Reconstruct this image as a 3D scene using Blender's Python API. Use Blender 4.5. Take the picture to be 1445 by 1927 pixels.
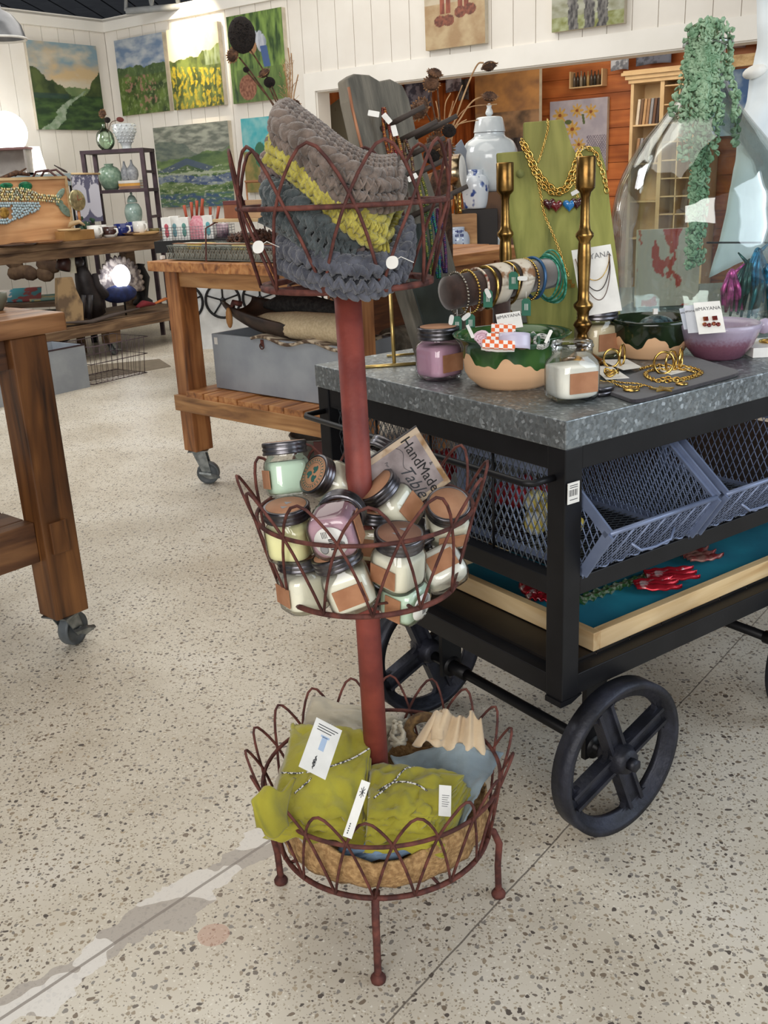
import bpy, math, random
from mathutils import Vector, Matrix, noise
V = Vector
PI = math.pi
rnd = random.Random(7)
for o in list(bpy.data.objects): bpy.data.objects.remove(o)
S = bpy.context.scene
COL = S.collection

# ---------------------------------------------------------------- camera
F, PITCH, ROLL, CH = 1834.8, .32826, -.04805, 1.3
CX, CY = 722.5, 963.5
FW = V((0, math.cos(PITCH), -math.sin(PITCH)))
_up = V((1, 0, 0)).cross(FW)
RT = math.cos(ROLL)*V((1, 0, 0)) + math.sin(ROLL)*_up
UP = -math.sin(ROLL)*V((1, 0, 0)) + math.cos(ROLL)*_up
CAM = V((0, 0, CH))
cd = bpy.data.cameras.new('camera'); cam = bpy.data.objects.new('camera', cd); COL.objects.link(cam)
cd.sensor_fit = 'VERTICAL'; cd.sensor_height = 24; cd.lens = F/1927*24
cd.clip_start = .05; cd.clip_end = 100
mw = Matrix.Identity(4)
for i, a in enumerate((RT, UP, -FW)):
    for k in range(3): mw[k][i] = a[k]
mw.translation = CAM; cam.matrix_world = mw
S.camera = cam
# ---------------------------------------------------------------- light and exposure
S.view_settings.view_transform = 'Standard'; S.view_settings.look = 'None'
S.view_settings.exposure = 0.22; S.view_settings.gamma = 1.0; S.view_settings.use_curve_mapping = False
w = bpy.data.worlds.new('world'); S.world = w; w.use_nodes = True
w.node_tree.nodes['Background'].inputs[0].default_value = (.80, .88, 1.0, 1)
w.node_tree.nodes['Background'].inputs[1].default_value = .30

def area(name, loc, to, size, power, color=(1, 1, 1), sy=None):
    l = bpy.data.lights.new(name, 'AREA'); l.energy = power; l.color = color
    l.shape = 'RECTANGLE'; l.size = size; l.size_y = sy or size
    o = bpy.data.objects.new(name, l); COL.objects.link(o); o.location = loc
    o.rotation_euler = (V(to)-V(loc)).to_track_quat('-Z', 'Y').to_euler()
    return o
def spot(name, loc, to, power, color, ang=60, blend=.6, rad=.05):
    l = bpy.data.lights.new(name, 'SPOT'); l.energy = power; l.color = color
    l.spot_size = math.radians(ang); l.spot_blend = blend; l.shadow_soft_size = rad
    o = bpy.data.objects.new(name, l); COL.objects.link(o); o.location = loc
    o.rotation_euler = (V(to)-V(loc)).to_track_quat('-Z', 'Y').to_euler()
    return o
area('window_daylight_right', (3.6, .6, 2.0), (.3, 2.2, .5), 2.6, 60, (.80, .90, 1.0), 2.0)
area('shopfront_daylight', (-1.0, -3.0, 2.3), (0, 3, .2), 4.0, 175, (1, .97, .93), 2.2)
area('ceiling_light_near', (-.6, 2.6, 3.7), (-.4, 2.7, 0), 3.0, 50, (1, .95, .86), 3.0)
area('ceiling_light_far', (-.5, 7.0, 3.8), (-.5, 7.0, 0), 4.0, 95, (1, .95, .87), 4.0)
area('skylight_far_floor', (-3.6, 5.4, 3.7), (-1.6, 6.4, 0), 1.6, 90, (.96, .98, 1), 1.6)
area('back_room_light', (1.9, 9.6, 2.66), (2.2, 10.6, 1.0), 1.6, 50, (1, .88, .70), 2.2)

# ---------------------------------------------------------------- pixel -> world helpers (photograph pixels)
def ray(px, py): return (RT*(px-CX) - UP*(py-CY) + FW*F)/F
def atz(px, py, z):
    d = ray(px, py); return CAM + d*((z-CH)/d.z)
def aty(px, py, y):
    d = ray(px, py); return CAM + d*(y/d.y)
def onpl(px, py, pt, n):
    d = ray(px, py); return CAM + d*((pt-CAM).dot(n)/d.dot(n))
def M4(x, y, z, t=(0, 0, 0)):
    m = Matrix.Identity(4)
    for i, a in enumerate((x, y, z)):
        a = V(a)
        for k in range(3): m[k][i] = a[k]
    m.translation = V(t); return m
def ax(z, t=(0, 0, 0), hint=(0, 0, 1)):
    """frame whose z axis is z"""
    z = V(z).normalized(); h = V(hint)
    if abs(z.dot(h.normalized())) > .98: h = V((1, 0, 0))
    x = h.cross(z).normalized(); y = z.cross(x)
    return M4(x, y, z, t)
def yawM(deg, t=(0, 0, 0)):
    return Matrix.Translation(V(t)) @ Matrix.Rotation(math.radians(deg), 4, 'Z')
def Rx(d): return Matrix.Rotation(math.radians(d), 4, 'X')
def Ry(d): return Matrix.Rotation(math.radians(d), 4, 'Y')
def Rz(d): return Matrix.Rotation(math.radians(d), 4, 'Z')
def T(*a): return Matrix.Translation(V(a))

# ---------------------------------------------------------------- mesh builder
class MB:
    def __init__(s): s.v = []; s.f = []; s.m = []; s.c = None; s.sm = []
    def add(s, vs, fs, mi=0, M=None, sm=True):
        b = len(s.v)
        s.v += [(M @ V(p)) if M is not None else V(p) for p in vs]
        s.f += [tuple(i+b for i in f) for f in fs]; s.m += [mi]*len(fs); s.sm += [sm]*len(fs)
        return s
    def box(s, c, d, mi=0, M=None):
        x, y, z = [k/2 for k in d]; c = V(c)
        vs = [c+V((a, b, e)) for a in (-x, x) for b in (-y, y) for e in (-z, z)]
        return s.add(vs, [(0, 1, 3, 2), (4, 6, 7, 5), (0, 4, 5, 1), (2, 3, 7, 6), (0, 2, 6, 4), (1, 5, 7, 3)], mi, M, False)
    def bb(s, x0, x1, y0, y1, z0, z1, mi=0, M=None):
        return s.box(((x0+x1)/2, (y0+y1)/2, (z0+z1)/2), (abs(x1-x0), abs(y1-y0), abs(z1-z0)), mi, M)
    def tube(s, pts, r, n=8, closed=False, mi=0, M=None, flat=1.0):
        pts = [V(p) for p in pts]; N = len(pts)
        rs = r if isinstance(r, (list, tuple)) else [r]*N
        vs = []; fs = []; prev = None
        for i, p in enumerate(pts):
            if closed: t = pts[(i+1) % N]-pts[i-1]
            else: t = pts[min(i+1, N-1)]-pts[max(i-1, 0)]
            if t.length < 1e-9: t = V((0, 0, 1))
            t.normalize()
            if prev is None:
                a = V((0, 0, 1)) if abs(t.z) < .9 else V((1, 0, 0))
                x = a.cross(t).normalized()
            else:
                x = (prev - t*prev.dot(t))
                x = x.normalized() if x.length > 1e-6 else V((1, 0, 0)).cross(t).normalized()
            prev = x; y = t.cross(x)
            for k in range(n):
                an = 2*PI*k/n; vs.append(p + (x*math.cos(an) + y*math.sin(an)*flat)*rs[i])
        L = N if closed else N-1
        for i in range(L):
            for k in range(n):
                a = i*n+k; b = i*n+(k+1) % n; c = ((i+1) % N)*n+(k+1) % n; d = ((i+1) % N)*n+k
                fs.append((a, b, c, d))
        if not closed: fs += [tuple(range(n))[::-1], tuple(range((N-1)*n, N*n))]
        return s.add(vs, fs, mi, M)
    def lathe(s, prof, n=24, mi=0, M=None, mis=None, cap=True):
        vs = []; fs = []; ms = []
        for (r, z) in prof:
            for k in range(n):
                a = 2*PI*k/n; vs.append((r*math.cos(a), r*math.sin(a), z))
        for i in range(len(prof)-1):
            for k in range(n):
                fs.append((i*n+k, i*n+(k+1) % n, (i+1)*n+(k+1) % n, (i+1)*n+k)); ms.append(mis[i] if mis else mi)
        if cap:
            fs.append(tuple(range(n))[::-1]); ms.append(ms[0])
            b = (len(prof)-1)*n; fs.append(tuple(range(b, b+n))); ms.append(ms[-2])
        s.add(vs, fs, mi, M); s.m[-len(fs):] = ms
        return s
    def ell(s, c, r, M=None, nu=10, nv=6, mi=0):
        vs = [(0, 0, -1)]; fs = []
        for j in range(1, nv):
            t = PI*j/nv - PI/2
            for i in range(nu):
                a = 2*PI*i/nu; vs.append((math.cos(a)*math.cos(t), math.sin(a)*math.cos(t), math.sin(t)))
        vs.append((0, 0, 1)); top = len(vs)-1
        for i in range(nu):
            fs.append((0, 1+(i+1) % nu, 1+i)); fs.append((top, top-nu+i, top-nu+(i+1) % nu))
        for j in range(nv-2):
            for i in range(nu):
                a = 1+j*nu+i; b = 1+j*nu+(i+1) % nu; fs.append((a, b, b+nu, a+nu))
        if isinstance(r, (int, float)): r = (r, r, r)
        vs = [V((p[0]*r[0], p[1]*r[1], p[2]*r[2])) for p in vs]
        if M is None: M = Matrix.Identity(4)
        return s.add(vs, fs, mi, T(*c) @ M)
    def prism(s, poly, z0, z1, mi=0, M=None, sm=False):
        n = len(poly)
        vs = [(p[0], p[1], z0) for p in poly] + [(p[0], p[1], z1) for p in poly]
        fs = [tuple(range(n))[::-1], tuple(range(n, 2*n))] + [(i, (i+1) % n, n+(i+1) % n, n+i) for i in range(n)]
        return s.add(vs, fs, mi, M, sm)
    def sheet(s, fn, nu, nv, th=0.0, mi=0, M=None, closeu=False, sm=True):
        """grid surface fn(u,v); th gives it real thickness"""
        P = [[V(fn(i/nu, j/nv)) for j in range(nv+1)] for i in range(nu+1)]
        vs = []; fs = []
        W = nv+1
        for i in range(nu+1):
            for j in range(W): vs.append(P[i][j])
        if th:
            off = []
            for i in range(nu+1):
                for j in range(W):
                    a = P[min(i+1, nu)][j]-P[max(i-1, 0)][j]; b = P[i][min(j+1, nv)]-P[i][max(j-1, 0)]
                    nn = a.cross(b); nn = nn.normalized() if nn.length > 1e-12 else V((0, 0, 1))
                    off.append(P[i][j]-nn*th)
            vs += off
        B = (nu+1)*W
        for i in range(nu):
            for j in range(nv):
                a, b, c, d = i*W+j, (i+1)*W+j, (i+1)*W+j+1, i*W+j+1
                fs.append((a, b, c, d))
                if th: fs.append((B+d, B+c, B+b, B+a))
        if th:
            for i in range(nu):
                fs.append((i*W, B+i*W, B+(i+1)*W, (i+1)*W)); fs.append((i*W+nv, (i+1)*W+nv, B+(i+1)*W+nv, B+i*W+nv))
            for j in range(nv):
                fs.append((j, j+1, B+j+1, B+j)); k = nu*W; fs.append((k+j, B+k+j, B+k+j+1, k+j+1))
        return s.add(vs, fs, mi, M, sm)
    def text(s, txt, size, M, mi=0, ext=.0004, align='CENTER', shear=0, sx=1.0):
        cu = bpy.data.curves.new('t', 'FONT'); cu.body = txt; cu.size = size; cu.extrude = ext
        cu.align_x = align; cu.align_y = 'CENTER'; cu.shear = shear; cu.resolution_u = 2
        o = bpy.data.objects.new('t', cu); COL.objects.link(o)
        dg = bpy.context.evaluated_depsgraph_get(); me = bpy.data.meshes.new_from_object(o.evaluated_get(dg))
        vs = [(p.co.x*sx, p.co.y, p.co.z) for p in me.vertices]; fs = [tuple(p.vertices) for p in me.polygons]
        bpy.data.objects.remove(o); bpy.data.curves.remove(cu); bpy.data.meshes.remove(me)
        return s.add(vs, fs, mi, M, False)

TM = {}
def mkobj(name, mb, mats, smooth=True, bevel=0, sub=0):
    me = bpy.data.meshes.new(name); me.from_pydata([tuple(p) for p in mb.v], [], mb.f)
    if not isinstance(mats, (list, tuple)): mats = [mats]
    for m in mats: me.materials.append(m)
    me.polygons.foreach_set('material_index', mb.m)
    me.polygons.foreach_set('use_smooth', [bool(x and smooth) for x in mb.sm])
    if mb.c is not None:
        ca = me.color_attributes.new('Col', 'FLOAT_COLOR', 'POINT')
        ca.data.foreach_set('color', [k for c in mb.c for k in (c[0], c[1], c[2], 1.0)])
    me.update()
    o = bpy.data.objects.new(name, me); COL.objects.link(o)
    if bevel:
        b = o.modifiers.new('b', 'BEVEL'); b.width = bevel; b.segments = 2; b.limit_method = 'ANGLE'; b.angle_limit = .6
        b.harden_normals = False
    if sub:
        q = o.modifiers.new('s', 'SUBSURF'); q.levels = sub; q.render_levels = sub
    return o
def tag(o, label, cat, group=None, kind=None):
    if label: o['label'] = label
    if cat: o['category'] = cat
    if group: o['group'] = group
    if kind: o['kind'] = kind
    return o
def thing(name, label, cat, M=None, group=None):
    o = bpy.data.objects.new(name, None); COL.objects.link(o)
    M = M if M is not None else Matrix.Identity(4)
    if not isinstance(M, Matrix): M = T(*M)
    o.matrix_basis = M; TM[o.name] = M.copy(); o.empty_display_size = .02
    return tag(o, label, cat, group)
def part(name, mb, mats, par, world=False, label=None, smooth=True, bevel=0, sub=0, kind=None):
    if world:
        inv = TM[par.name].inverted(); mb.v = [inv @ p for p in mb.v]
    o = mkobj(name, mb, mats, smooth, bevel, sub); o.parent = par; TM[o.name] = TM[par.name]
    if label: o['label'] = label
    if kind: o['kind'] = kind
    return o
def solo(name, mb, mats, label, cat, group=None, kind=None, smooth=True, bevel=0, sub=0, M=None):
    if M is not None: mb.v = [M @ p for p in mb.v]
    lo = [min(p[k] for p in mb.v) for k in range(3)]; hi = [max(p[k] for p in mb.v) for k in range(3)]
    c = V(((lo[0]+hi[0])/2, (lo[1]+hi[1])/2, lo[2]))
    mb.v = [p-c for p in mb.v]
    o = mkobj(name, mb, mats, smooth, bevel, sub); o.location = c; TM[o.name] = T(*c)
    return tag(o, label, cat, group, kind)
def struct(name, mb, mats, smooth=False, bevel=0):
    o = mkobj(name, mb, mats, smooth, bevel); o['kind'] = 'structure'; TM[o.name] = Matrix.Identity(4); return o
def copy_tree(o, M=None, label=None, par=None):
    c = o.copy(); COL.objects.link(c)
    if par: c.parent = par
    if M is not None: c.matrix_basis = M; TM[c.name] = M.copy()
    if label: c['label'] = label
    for ch in list(o.children): copy_tree(ch, None, None, c)
    return c

# ---------------------------------------------------------------- materials
def nt(name):
    m = bpy.data.materials.new(name); m.use_nodes = True
    return m, m.node_tree.nodes, m.node_tree.links, m.node_tree.nodes['Principled BSDF']
def srgb(r, g, b):
    f = lambda c: (c/12.92 if c <= .04045 else ((c+.055)/1.055)**2.4)
    return (f(r/255), f(g/255), f(b/255), 1)
def ramp(n, stops):
    cr = n.color_ramp
    while len(cr.elements) > 1: cr.elements.remove(cr.elements[-1])
    cr.elements[0].position = stops[0][0]; cr.elements[0].color = stops[0][1]
    for p, c in stops[1:]:
        e = cr.elements.new(p); e.color = c
def mat(name, c, r=.5, m=0.0, c2=None, ns=12, stretch=(1, 1, 1), bump=0, bs=None, lo=.4, hi=.65, spec=None, coat=0, det=4, trans=0, sheen=0, sss=0):
    """principled material, two tones mixed by noise, with bump"""
    mt, N, L, P = nt(name)
    c = srgb(*c); P.inputs['Roughness'].default_value = r; P.inputs['Metallic'].default_value = m
    if spec is not None: P.inputs['Specular IOR Level'].default_value = spec
    P.inputs['Coat Weight'].default_value = coat
    P.inputs['Coat Roughness'].default_value = .08
    P.inputs['Transmission Weight'].default_value = trans
    P.inputs['Sheen Weight'].default_value = sheen
    if sss:
        P.inputs['Subsurface Weight'].default_value = sss; P.inputs['Subsurface Radius'].default_value = (.02, .015, .01); P.inputs['Subsurface Scale'].default_value = .5
    tc = N.new('ShaderNodeTexCoord'); mp = N.new('ShaderNodeMapping'); mp.inputs['Scale'].default_value = stretch
    L.new(tc.outputs['Object'], mp.inputs[0])
    nz = N.new('ShaderNodeTexNoise'); nz.inputs['Scale'].default_value = ns; nz.inputs['Detail'].default_value = det
    L.new(mp.outputs[0], nz.inputs['Vector'])
    rp = N.new('ShaderNodeValToRGB')
    c2 = srgb(*c2) if c2 else tuple(x*.82 for x in c[:3])+(1,)
    ramp(rp, [(lo, c2), (hi, c)]); L.new(nz.outputs['Fac'], rp.inputs[0]); L.new(rp.outputs[0], P.inputs['Base Color'])
    if bump:
        n2 = N.new('ShaderNodeTexNoise'); n2.inputs['Scale'].default_value = bs or ns*3; n2.inputs['Detail'].default_value = 5
        L.new(mp.outputs[0], n2.inputs['Vector'])
        b = N.new('ShaderNodeBump'); b.inputs['Strength'].default_value = bump; b.inputs['Distance'].default_value = .004
        L.new(n2.outputs['Fac'], b.inputs['Height']); L.new(b.outputs[0], P.inputs['Normal'])
    return mt
def wood(name, c, c2, c3=None, axis=0, sc=5, r=.6, bump=.3, knots=True):
    """stretched grain along a local axis"""
    mt, N, L, P = nt(name); P.inputs['Roughness'].default_value = r
    tc = N.new('ShaderNodeTexCoord'); mp = N.new('ShaderNodeMapping')
    st = [9, 9, 9]; st[axis] = .9; mp.inputs['Scale'].default_value = st
    L.new(tc.outputs['Object'], mp.inputs[0])
    nz = N.new('ShaderNodeTexNoise'); nz.inputs['Scale'].default_value = sc; nz.inputs['Detail'].default_value = 7; nz.inputs['Distortion'].default_value = .6
    L.new(mp.outputs[0], nz.inputs['Vector'])
    rp = N.new('ShaderNodeValToRGB'); ramp(rp, [(.30, srgb(*(c3 or c2))), (.47, srgb(*c2)), (.66, srgb(*c))])
    L.new(nz.outputs['Fac'], rp.inputs[0])
    n2 = N.new('ShaderNodeTexNoise'); n2.inputs['Scale'].default_value = 3.0; L.new(tc.outputs['Object'], n2.inputs['Vector'])
    mx = N.new('ShaderNodeMix'); mx.data_type = 'RGBA'; mx.blend_type = 'MULTIPLY'
    r2 = N.new('ShaderNodeValToRGB'); ramp(r2, [(.35, (.5, .45, .42, 1)), (.6, (1, 1, 1, 1))]); L.new(n2.outputs['Fac'], r2.inputs[0])
    mx.inputs[0].default_value = .7; L.new(rp.outputs[0], mx.inputs[6]); L.new(r2.outputs[0], mx.inputs[7]); L.new(mx.outputs[2], P.inputs['Base Color'])
    b = N.new('ShaderNodeBump'); b.inputs['Strength'].default_value = bump; b.inputs['Distance'].default_value = .003
    L.new(nz.outputs['Fac'], b.inputs['Height']); L.new(b.outputs[0], P.inputs['Normal'])
    return mt
def paintmat(name, r=.55, bump=.3):
    mt, N, L, P = nt(name); P.inputs['Roughness'].default_value = r
    a = N.new('ShaderNodeVertexColor'); a.layer_name = 'Col'; L.new(a.outputs[0], P.inputs['Base Color'])
    tc = N.new('ShaderNodeTexCoord'); nz = N.new('ShaderNodeTexNoise'); nz.inputs['Scale'].default_value = 60; L.new(tc.outputs['Object'], nz.inputs['Vector'])
    b = N.new('ShaderNodeBump'); b.inputs['Strength'].default_value = bump; b.inputs['Distance'].default_value = .004
    L.new(nz.outputs['Fac'], b.inputs['Height']); L.new(b.outputs[0], P.inputs['Normal'])
    return mt
def glassmat(name, tint=(1, 1, 1), gl=.35, r=.03, bump=0, bs=8, base=.06, mx_=.8):
    """clear thin glass: transparent body, fresnel reflection"""
    mt, N, L, P = nt(name); N.remove(P)
    out = N['Material Output']; tr = N.new('ShaderNodeBsdfTransparent'); tr.inputs[0].default_value = (*tint, 1)
    g = N.new('ShaderNodeBsdfGlossy'); g.inputs['Roughness'].default_value = r
    lw = N.new('ShaderNodeLayerWeight'); lw.inputs[0].default_value = gl
    mr = N.new('ShaderNodeMapRange'); mr.inputs['To Min'].default_value = base; mr.inputs['To Max'].default_value = mx_
    L.new(lw.outputs['Fresnel'], mr.inputs[0])
    mx = N.new('ShaderNodeMixShader'); L.new(mr.outputs[0], mx.inputs[0]); L.new(tr.outputs[0], mx.inputs[1]); L.new(g.outputs[0], mx.inputs[2])
    if bump:
        tc = N.new('ShaderNodeTexCoord'); nz = N.new('ShaderNodeTexNoise'); nz.inputs['Scale'].default_value = bs; L.new(tc.outputs['Object'], nz.inputs['Vector'])
        b = N.new('ShaderNodeBump'); b.inputs['Strength'].default_value = bump; b.inputs['Distance'].default_value = .02
        L.new(nz.outputs['Fac'], b.inputs['Height']); L.new(b.outputs[0], g.inputs['Normal']); L.new(b.outputs[0], lw.inputs['Normal'])
    L.new(mx.outputs[0], out.inputs['Surface'])
    return mt
def emis(name, c, s):
    mt, N, L, P = nt(name); P.inputs['Base Color'].default_value = srgb(*c)
    P.inputs['Emission Color'].default_value = srgb(*c); P.inputs['Emission Strength'].default_value = s
    return mt

RUST = mat('rusty_iron', (112, 62, 52), .75, .2, (70, 36, 32), 40, bump=.4)
RUSTPOLE = mat('red_oxide_pole', (142, 66, 54), .6, .1, (112, 48, 42), 14, bump=.25, bs=60)
BLACKM = mat('black_painted_steel', (20, 20, 23), .45, .0, (13, 13, 16), 10, bump=.08, spec=.3)
IRON = mat('blackened_cast_iron', (52, 54, 66), .5, .45, (34, 35, 42), 14, bump=.5, bs=60)
ZINC = None
BRASS = mat('aged_brass', (176, 138, 78), .28, 1, (112, 82, 44), 18, bump=.1)
GOLD = mat('polished_gold', (228, 196, 116), .22, 1, (186, 146, 74), 60)
STEEL = mat('pewter_lid', (120, 118, 122), .32, .95, (78, 76, 80), 30, bump=.1)
GALV = mat('caster_steel', (150, 156, 158), .35, .8, (110, 116, 118), 30)
RUBBER = mat('grey_caster_wheel', (104, 110, 114), .5, .1, (84, 90, 94), 20)
KRAFT = mat('kraft_paper', (176, 126, 92), .8, 0, (158, 108, 76), 30)
WHITE = mat('white_card', (236, 234, 228), .6, 0, (222, 220, 214), 20)
INK = mat('dark_ink', (50, 52, 56), .7)
GLASS = glassmat('clear_glass', (.97, .98, .97))
BLACK = mat('dark_matter', (22, 20, 20), .8)
PAINT = paintmat('painted_canvas')
CANVAS = mat('canvas_edge', (206, 196, 176), .8)
CERAM = mat('white_glazed_ceramic', (214, 218, 218), .15, 0, (196, 202, 204), 6, coat=.5)
# ================================================================= ROOM
def floor_mat():
    mt, N, L, P = nt('terrazzo_floor'); P.inputs['Roughness'].default_value = .42
    tc = N.new('ShaderNodeTexCoord')
    nzd = N.new('ShaderNodeTexNoise'); nzd.inputs['Scale'].default_value = 45; L.new(tc.outputs['Object'], nzd.inputs['Vector'])
    va = N.new('ShaderNodeVectorMath'); va.operation = 'SCALE'; va.inputs[3].default_value = .018; L.new(nzd.outputs['Color'], va.inputs[0])
    vb = N.new('ShaderNodeVectorMath'); vb.operation = 'ADD'; L.new(tc.outputs['Object'], vb.inputs[0]); L.new(va.outputs[0], vb.inputs[1])
    def math_(op, a, b=None, c=None):
        n = N.new('ShaderNodeMath'); n.operation = op
        for i, x in enumerate((a, b, c)):
            if x is None: continue
            if isinstance(x, (int, float)): n.inputs[i].default_value = x
            else: L.new(x, n.inputs[i])
        return n.outputs[0]
    def mixc(f, a, b):
        n = N.new('ShaderNodeMix'); n.data_type = 'RGBA'
        for i, x in ((0, f), (6, a), (7, b)):
            if isinstance(x, (int, float)): n.inputs[i].default_value = x
            elif isinstance(x, tuple): n.inputs[i].default_value = x
            else: L.new(x, n.inputs[i])
        return n.outputs[2]
    base = N.new('ShaderNodeTexNoise'); base.inputs['Scale'].default_value = 2.2; base.inputs['Detail'].default_value = 6; L.new(tc.outputs['Object'], base.inputs['Vector'])
    br = N.new('ShaderNodeValToRGB'); ramp(br, [(.35, srgb(196, 186, 168)), (.55, srgb(212, 204, 188)), (.72, srgb(222, 216, 204))]); L.new(base.outputs['Fac'], br.inputs[0])
    col = br.outputs[0]
    for sc, keep, rad, cols in ((170, .55, .36, [(0, srgb(170, 158, 138)), (.5, srgb(150, 140, 126)), (.8, srgb(226, 220, 206))]),
                                (82, .40, .33, [(0, srgb(118, 108, 98)), (.3, srgb(158, 144, 124)), (.6, srgb(144, 138, 130)), (.85, srgb(178, 162, 138))]),
                                (58, .26, .25, [(0, srgb(92, 84, 78)), (.3, srgb(128, 114, 98)), (.7, srgb(140, 134, 126))])):
        vo = N.new('ShaderNodeTexVoronoi'); vo.voronoi_dimensions = '2D'; vo.inputs['Scale'].default_value = sc; L.new(vb.outputs[0], vo.inputs['Vector'])
        sp = N.new('ShaderNodeSeparateColor'); L.new(vo.outputs['Color'], sp.inputs[0])
        rr = math_('MULTIPLY', sp.outputs[1], rad); rr = math_('ADD', rr, .06)
        inside = math_('LESS_THAN', vo.outputs['Distance'], rr)
        on = math_('LESS_THAN', sp.outputs[0], keep); msk = math_('MULTIPLY', inside, on)
        cr = N.new('ShaderNodeValToRGB'); cr.color_ramp.interpolation = 'CONSTANT'; ramp(cr, cols); L.new(sp.outputs[2], cr.inputs[0])
        col = mixc(msk, col, cr.outputs[0])
    # a patched strip running across the floor: mortar smears on either side of an open joint
    p0 = atz(20, 1905, 0); p1 = atz(540, 1560, 0); d = (p1-p0).normalized()
    sx = N.new('ShaderNodeSeparateXYZ'); L.new(tc.outputs['Object'], sx.inputs[0])
    along = math_('ADD', math_('MULTIPLY', sx.outputs[0], d.x), math_('MULTIPLY', sx.outputs[1], d.y))
    across = math_('ADD', math_('MULTIPLY', sx.outputs[0], -d.y), math_('MULTIPLY', sx.outputs[1], d.x))
    a0 = p0.x*d.x+p0.y*d.y; c0 = -p0.x*d.y+p0.y*d.x
    al = math_('SUBTRACT', along, a0); ac = math_('SUBTRACT', across, c0)
    nn = N.new('ShaderNodeTexNoise'); nn.inputs['Scale'].default_value = 9; nn.inputs['Detail'].default_value = 5; L.new(tc.outputs['Object'], nn.inputs['Vector'])
    wob = math_('MULTIPLY', math_('SUBTRACT', nn.outputs['Fac'], .5), .16)
    aw = math_('ABSOLUTE', math_('ADD', ac, wob))
    end = math_('LESS_THAN', al, 0.86)
    smear = math_('MULTIPLY', math_('LESS_THAN', aw, .045), end)
    n3 = N.new('ShaderNodeTexNoise'); n3.inputs['Scale'].default_value = 5.5; n3.inputs['Detail'].default_value = 3; L.new(tc.outputs['Object'], n3.inputs['Vector'])
    tone = N.new('ShaderNodeValToRGB'); tone.color_ramp.interpolation = 'CONSTANT'; ramp(tone, [(0, srgb(176, 168, 160)), (.5, srgb(228, 224, 218))]); L.new(n3.outputs['Fac'], tone.inputs[0])
    col = mixc(math_('MULTIPLY', smear, .85), col, tone.outputs[0])
    crack = math_('MULTIPLY', math_('LESS_THAN', math_('ABSOLUTE', math_('ADD', ac, math_('MULTIPLY', wob, .03))), .0035), end)
    col = mixc(math_('MULTIPLY', crack, .75), col, srgb(128, 118, 110))
    # reddish stain
    q = atz(400, 1758, 0); dx = math_('SUBTRACT', sx.outputs[0], q.x); dy = math_('SUBTRACT', sx.outputs[1], q.y)
    dd = math_('ADD', math_('MULTIPLY', dx, dx), math_('MULTIPLY', dy, dy)); st = math_('MULTIPLY', math_('LESS_THAN', math_('ADD', dd, math_('MULTIPLY', wob, .01)), .0009), .45)
    col = mixc(st, col, srgb(190, 132, 110))
    # thin joints
    for (a, b) in (((752, 1900), (1440, 1150)), ((0, 560), (2, 562))):
        if a[0] == 0: continue
        A = atz(*a, 0); B = atz(*b, 0); e = (B-A).normalized()
        cc = math_('ADD', math_('MULTIPLY', sx.outputs[0], -e.y), math_('MULTIPLY', sx.outputs[1], e.x))
        ln = math_('ABSOLUTE', math_('ADD', math_('SUBTRACT', cc, -A.x*e.y+A.y*e.x), math_('MULTIPLY', wob, .05)))
        col = mixc(math_('MULTIPLY', math_('LESS_THAN', ln, .0018), .8), col, srgb(96, 88, 80))
    L.new(col, P.inputs['Base Color'])
    b = N.new('ShaderNodeBump'); b.inputs['Strength'].default_value = .12; b.inputs['Distance'].default_value = .002
    L.new(base.outputs['Fac'], b.inputs['Height']); L.new(b.outputs[0], P.inputs['Normal'])
    rn = N.new('ShaderNodeMapRange'); rn.inputs['To Min'].default_value = .3; rn.inputs['To Max'].default_value = .5
    L.new(base.outputs['Fac'], rn.inputs[0]); L.new(rn.outputs[0], P.inputs['Roughness'])
    return mt
mb = MB(); mb.add([(-9, -4, 0), (9, -4, 0), (9, 20, 0), (-9, 20, 0)], [(0, 1, 2, 3)], 0, None, False)
mb.add([(-9, -4, -.05), (9, -4, -.05), (9, 20, -.05), (-9, 20, -.05)], [(3, 2, 1, 0)], 0, None, False)
struct('floor', mb, floor_mat())

KW = V((-2.608, 11, 0)); YW = -36.9
WM = yawM(YW, KW); uw = V((math.cos(math.radians(YW)), math.sin(math.radians(YW)), 0)); vw = V((-uw.y, uw.x, 0))
WALLW = mat('white_board_wall', (228, 223, 214), .55, 0, (222, 216, 206), 3)
WTRIM = mat('white_trim_paint', (236, 232, 224), .45, 0, (230, 226, 217), 3)
def W(px, py, off=0.0): return onpl(px, py, KW + vw*off, vw)        # on the right-hand back wall (or parallel to it)
def WL(px, py, off=0.0): return onpl(px, py, KW + uw*off, uw)       # on the left-hand back wall
HZ = 2.065; OX = 2.737
def boards(mb, x0, x1, z0, z1, step=.19):
    x = x0
    while x < x1-1e-4:
        e = min(x+step, x1); mb.bb(x+.003, e-.003, 0, .02, z0, z1); x = e
mb = MB(); boards(mb, 0, OX-.12, 0, 2.84); boards(mb, OX-.12, 8.4, HZ+.14, 2.84)
mb.bb(0, OX-.02, .012, .16, 0, 2.9); mb.bb(OX-.02, 8.4, .012, .16, HZ+.02, 2.9)
mb.v = [WM @ p for p in mb.v]; struct('wall_right', mb, WALLW)
mb = MB(); 
x = 0
while x < 7: mb.bb(-.02, 0, -x-.187, -x-.003, 0, 2.84); x += .19
mb.bb(-.16, -.012, -7, .16, 0, 2.9)
mb.v = [WM @ p for p in mb.v]; struct('wall_left', mb, WALLW)
mb = MB(); mb.bb(.0, 8.4, -.03, .0, 2.84, 2.95); mb.bb(-.0, 8.4, -.03, .17, 2.93, 2.96); mb.v = [WM @ p for p in mb.v]; struct('trim_1', mb, WTRIM)
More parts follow.
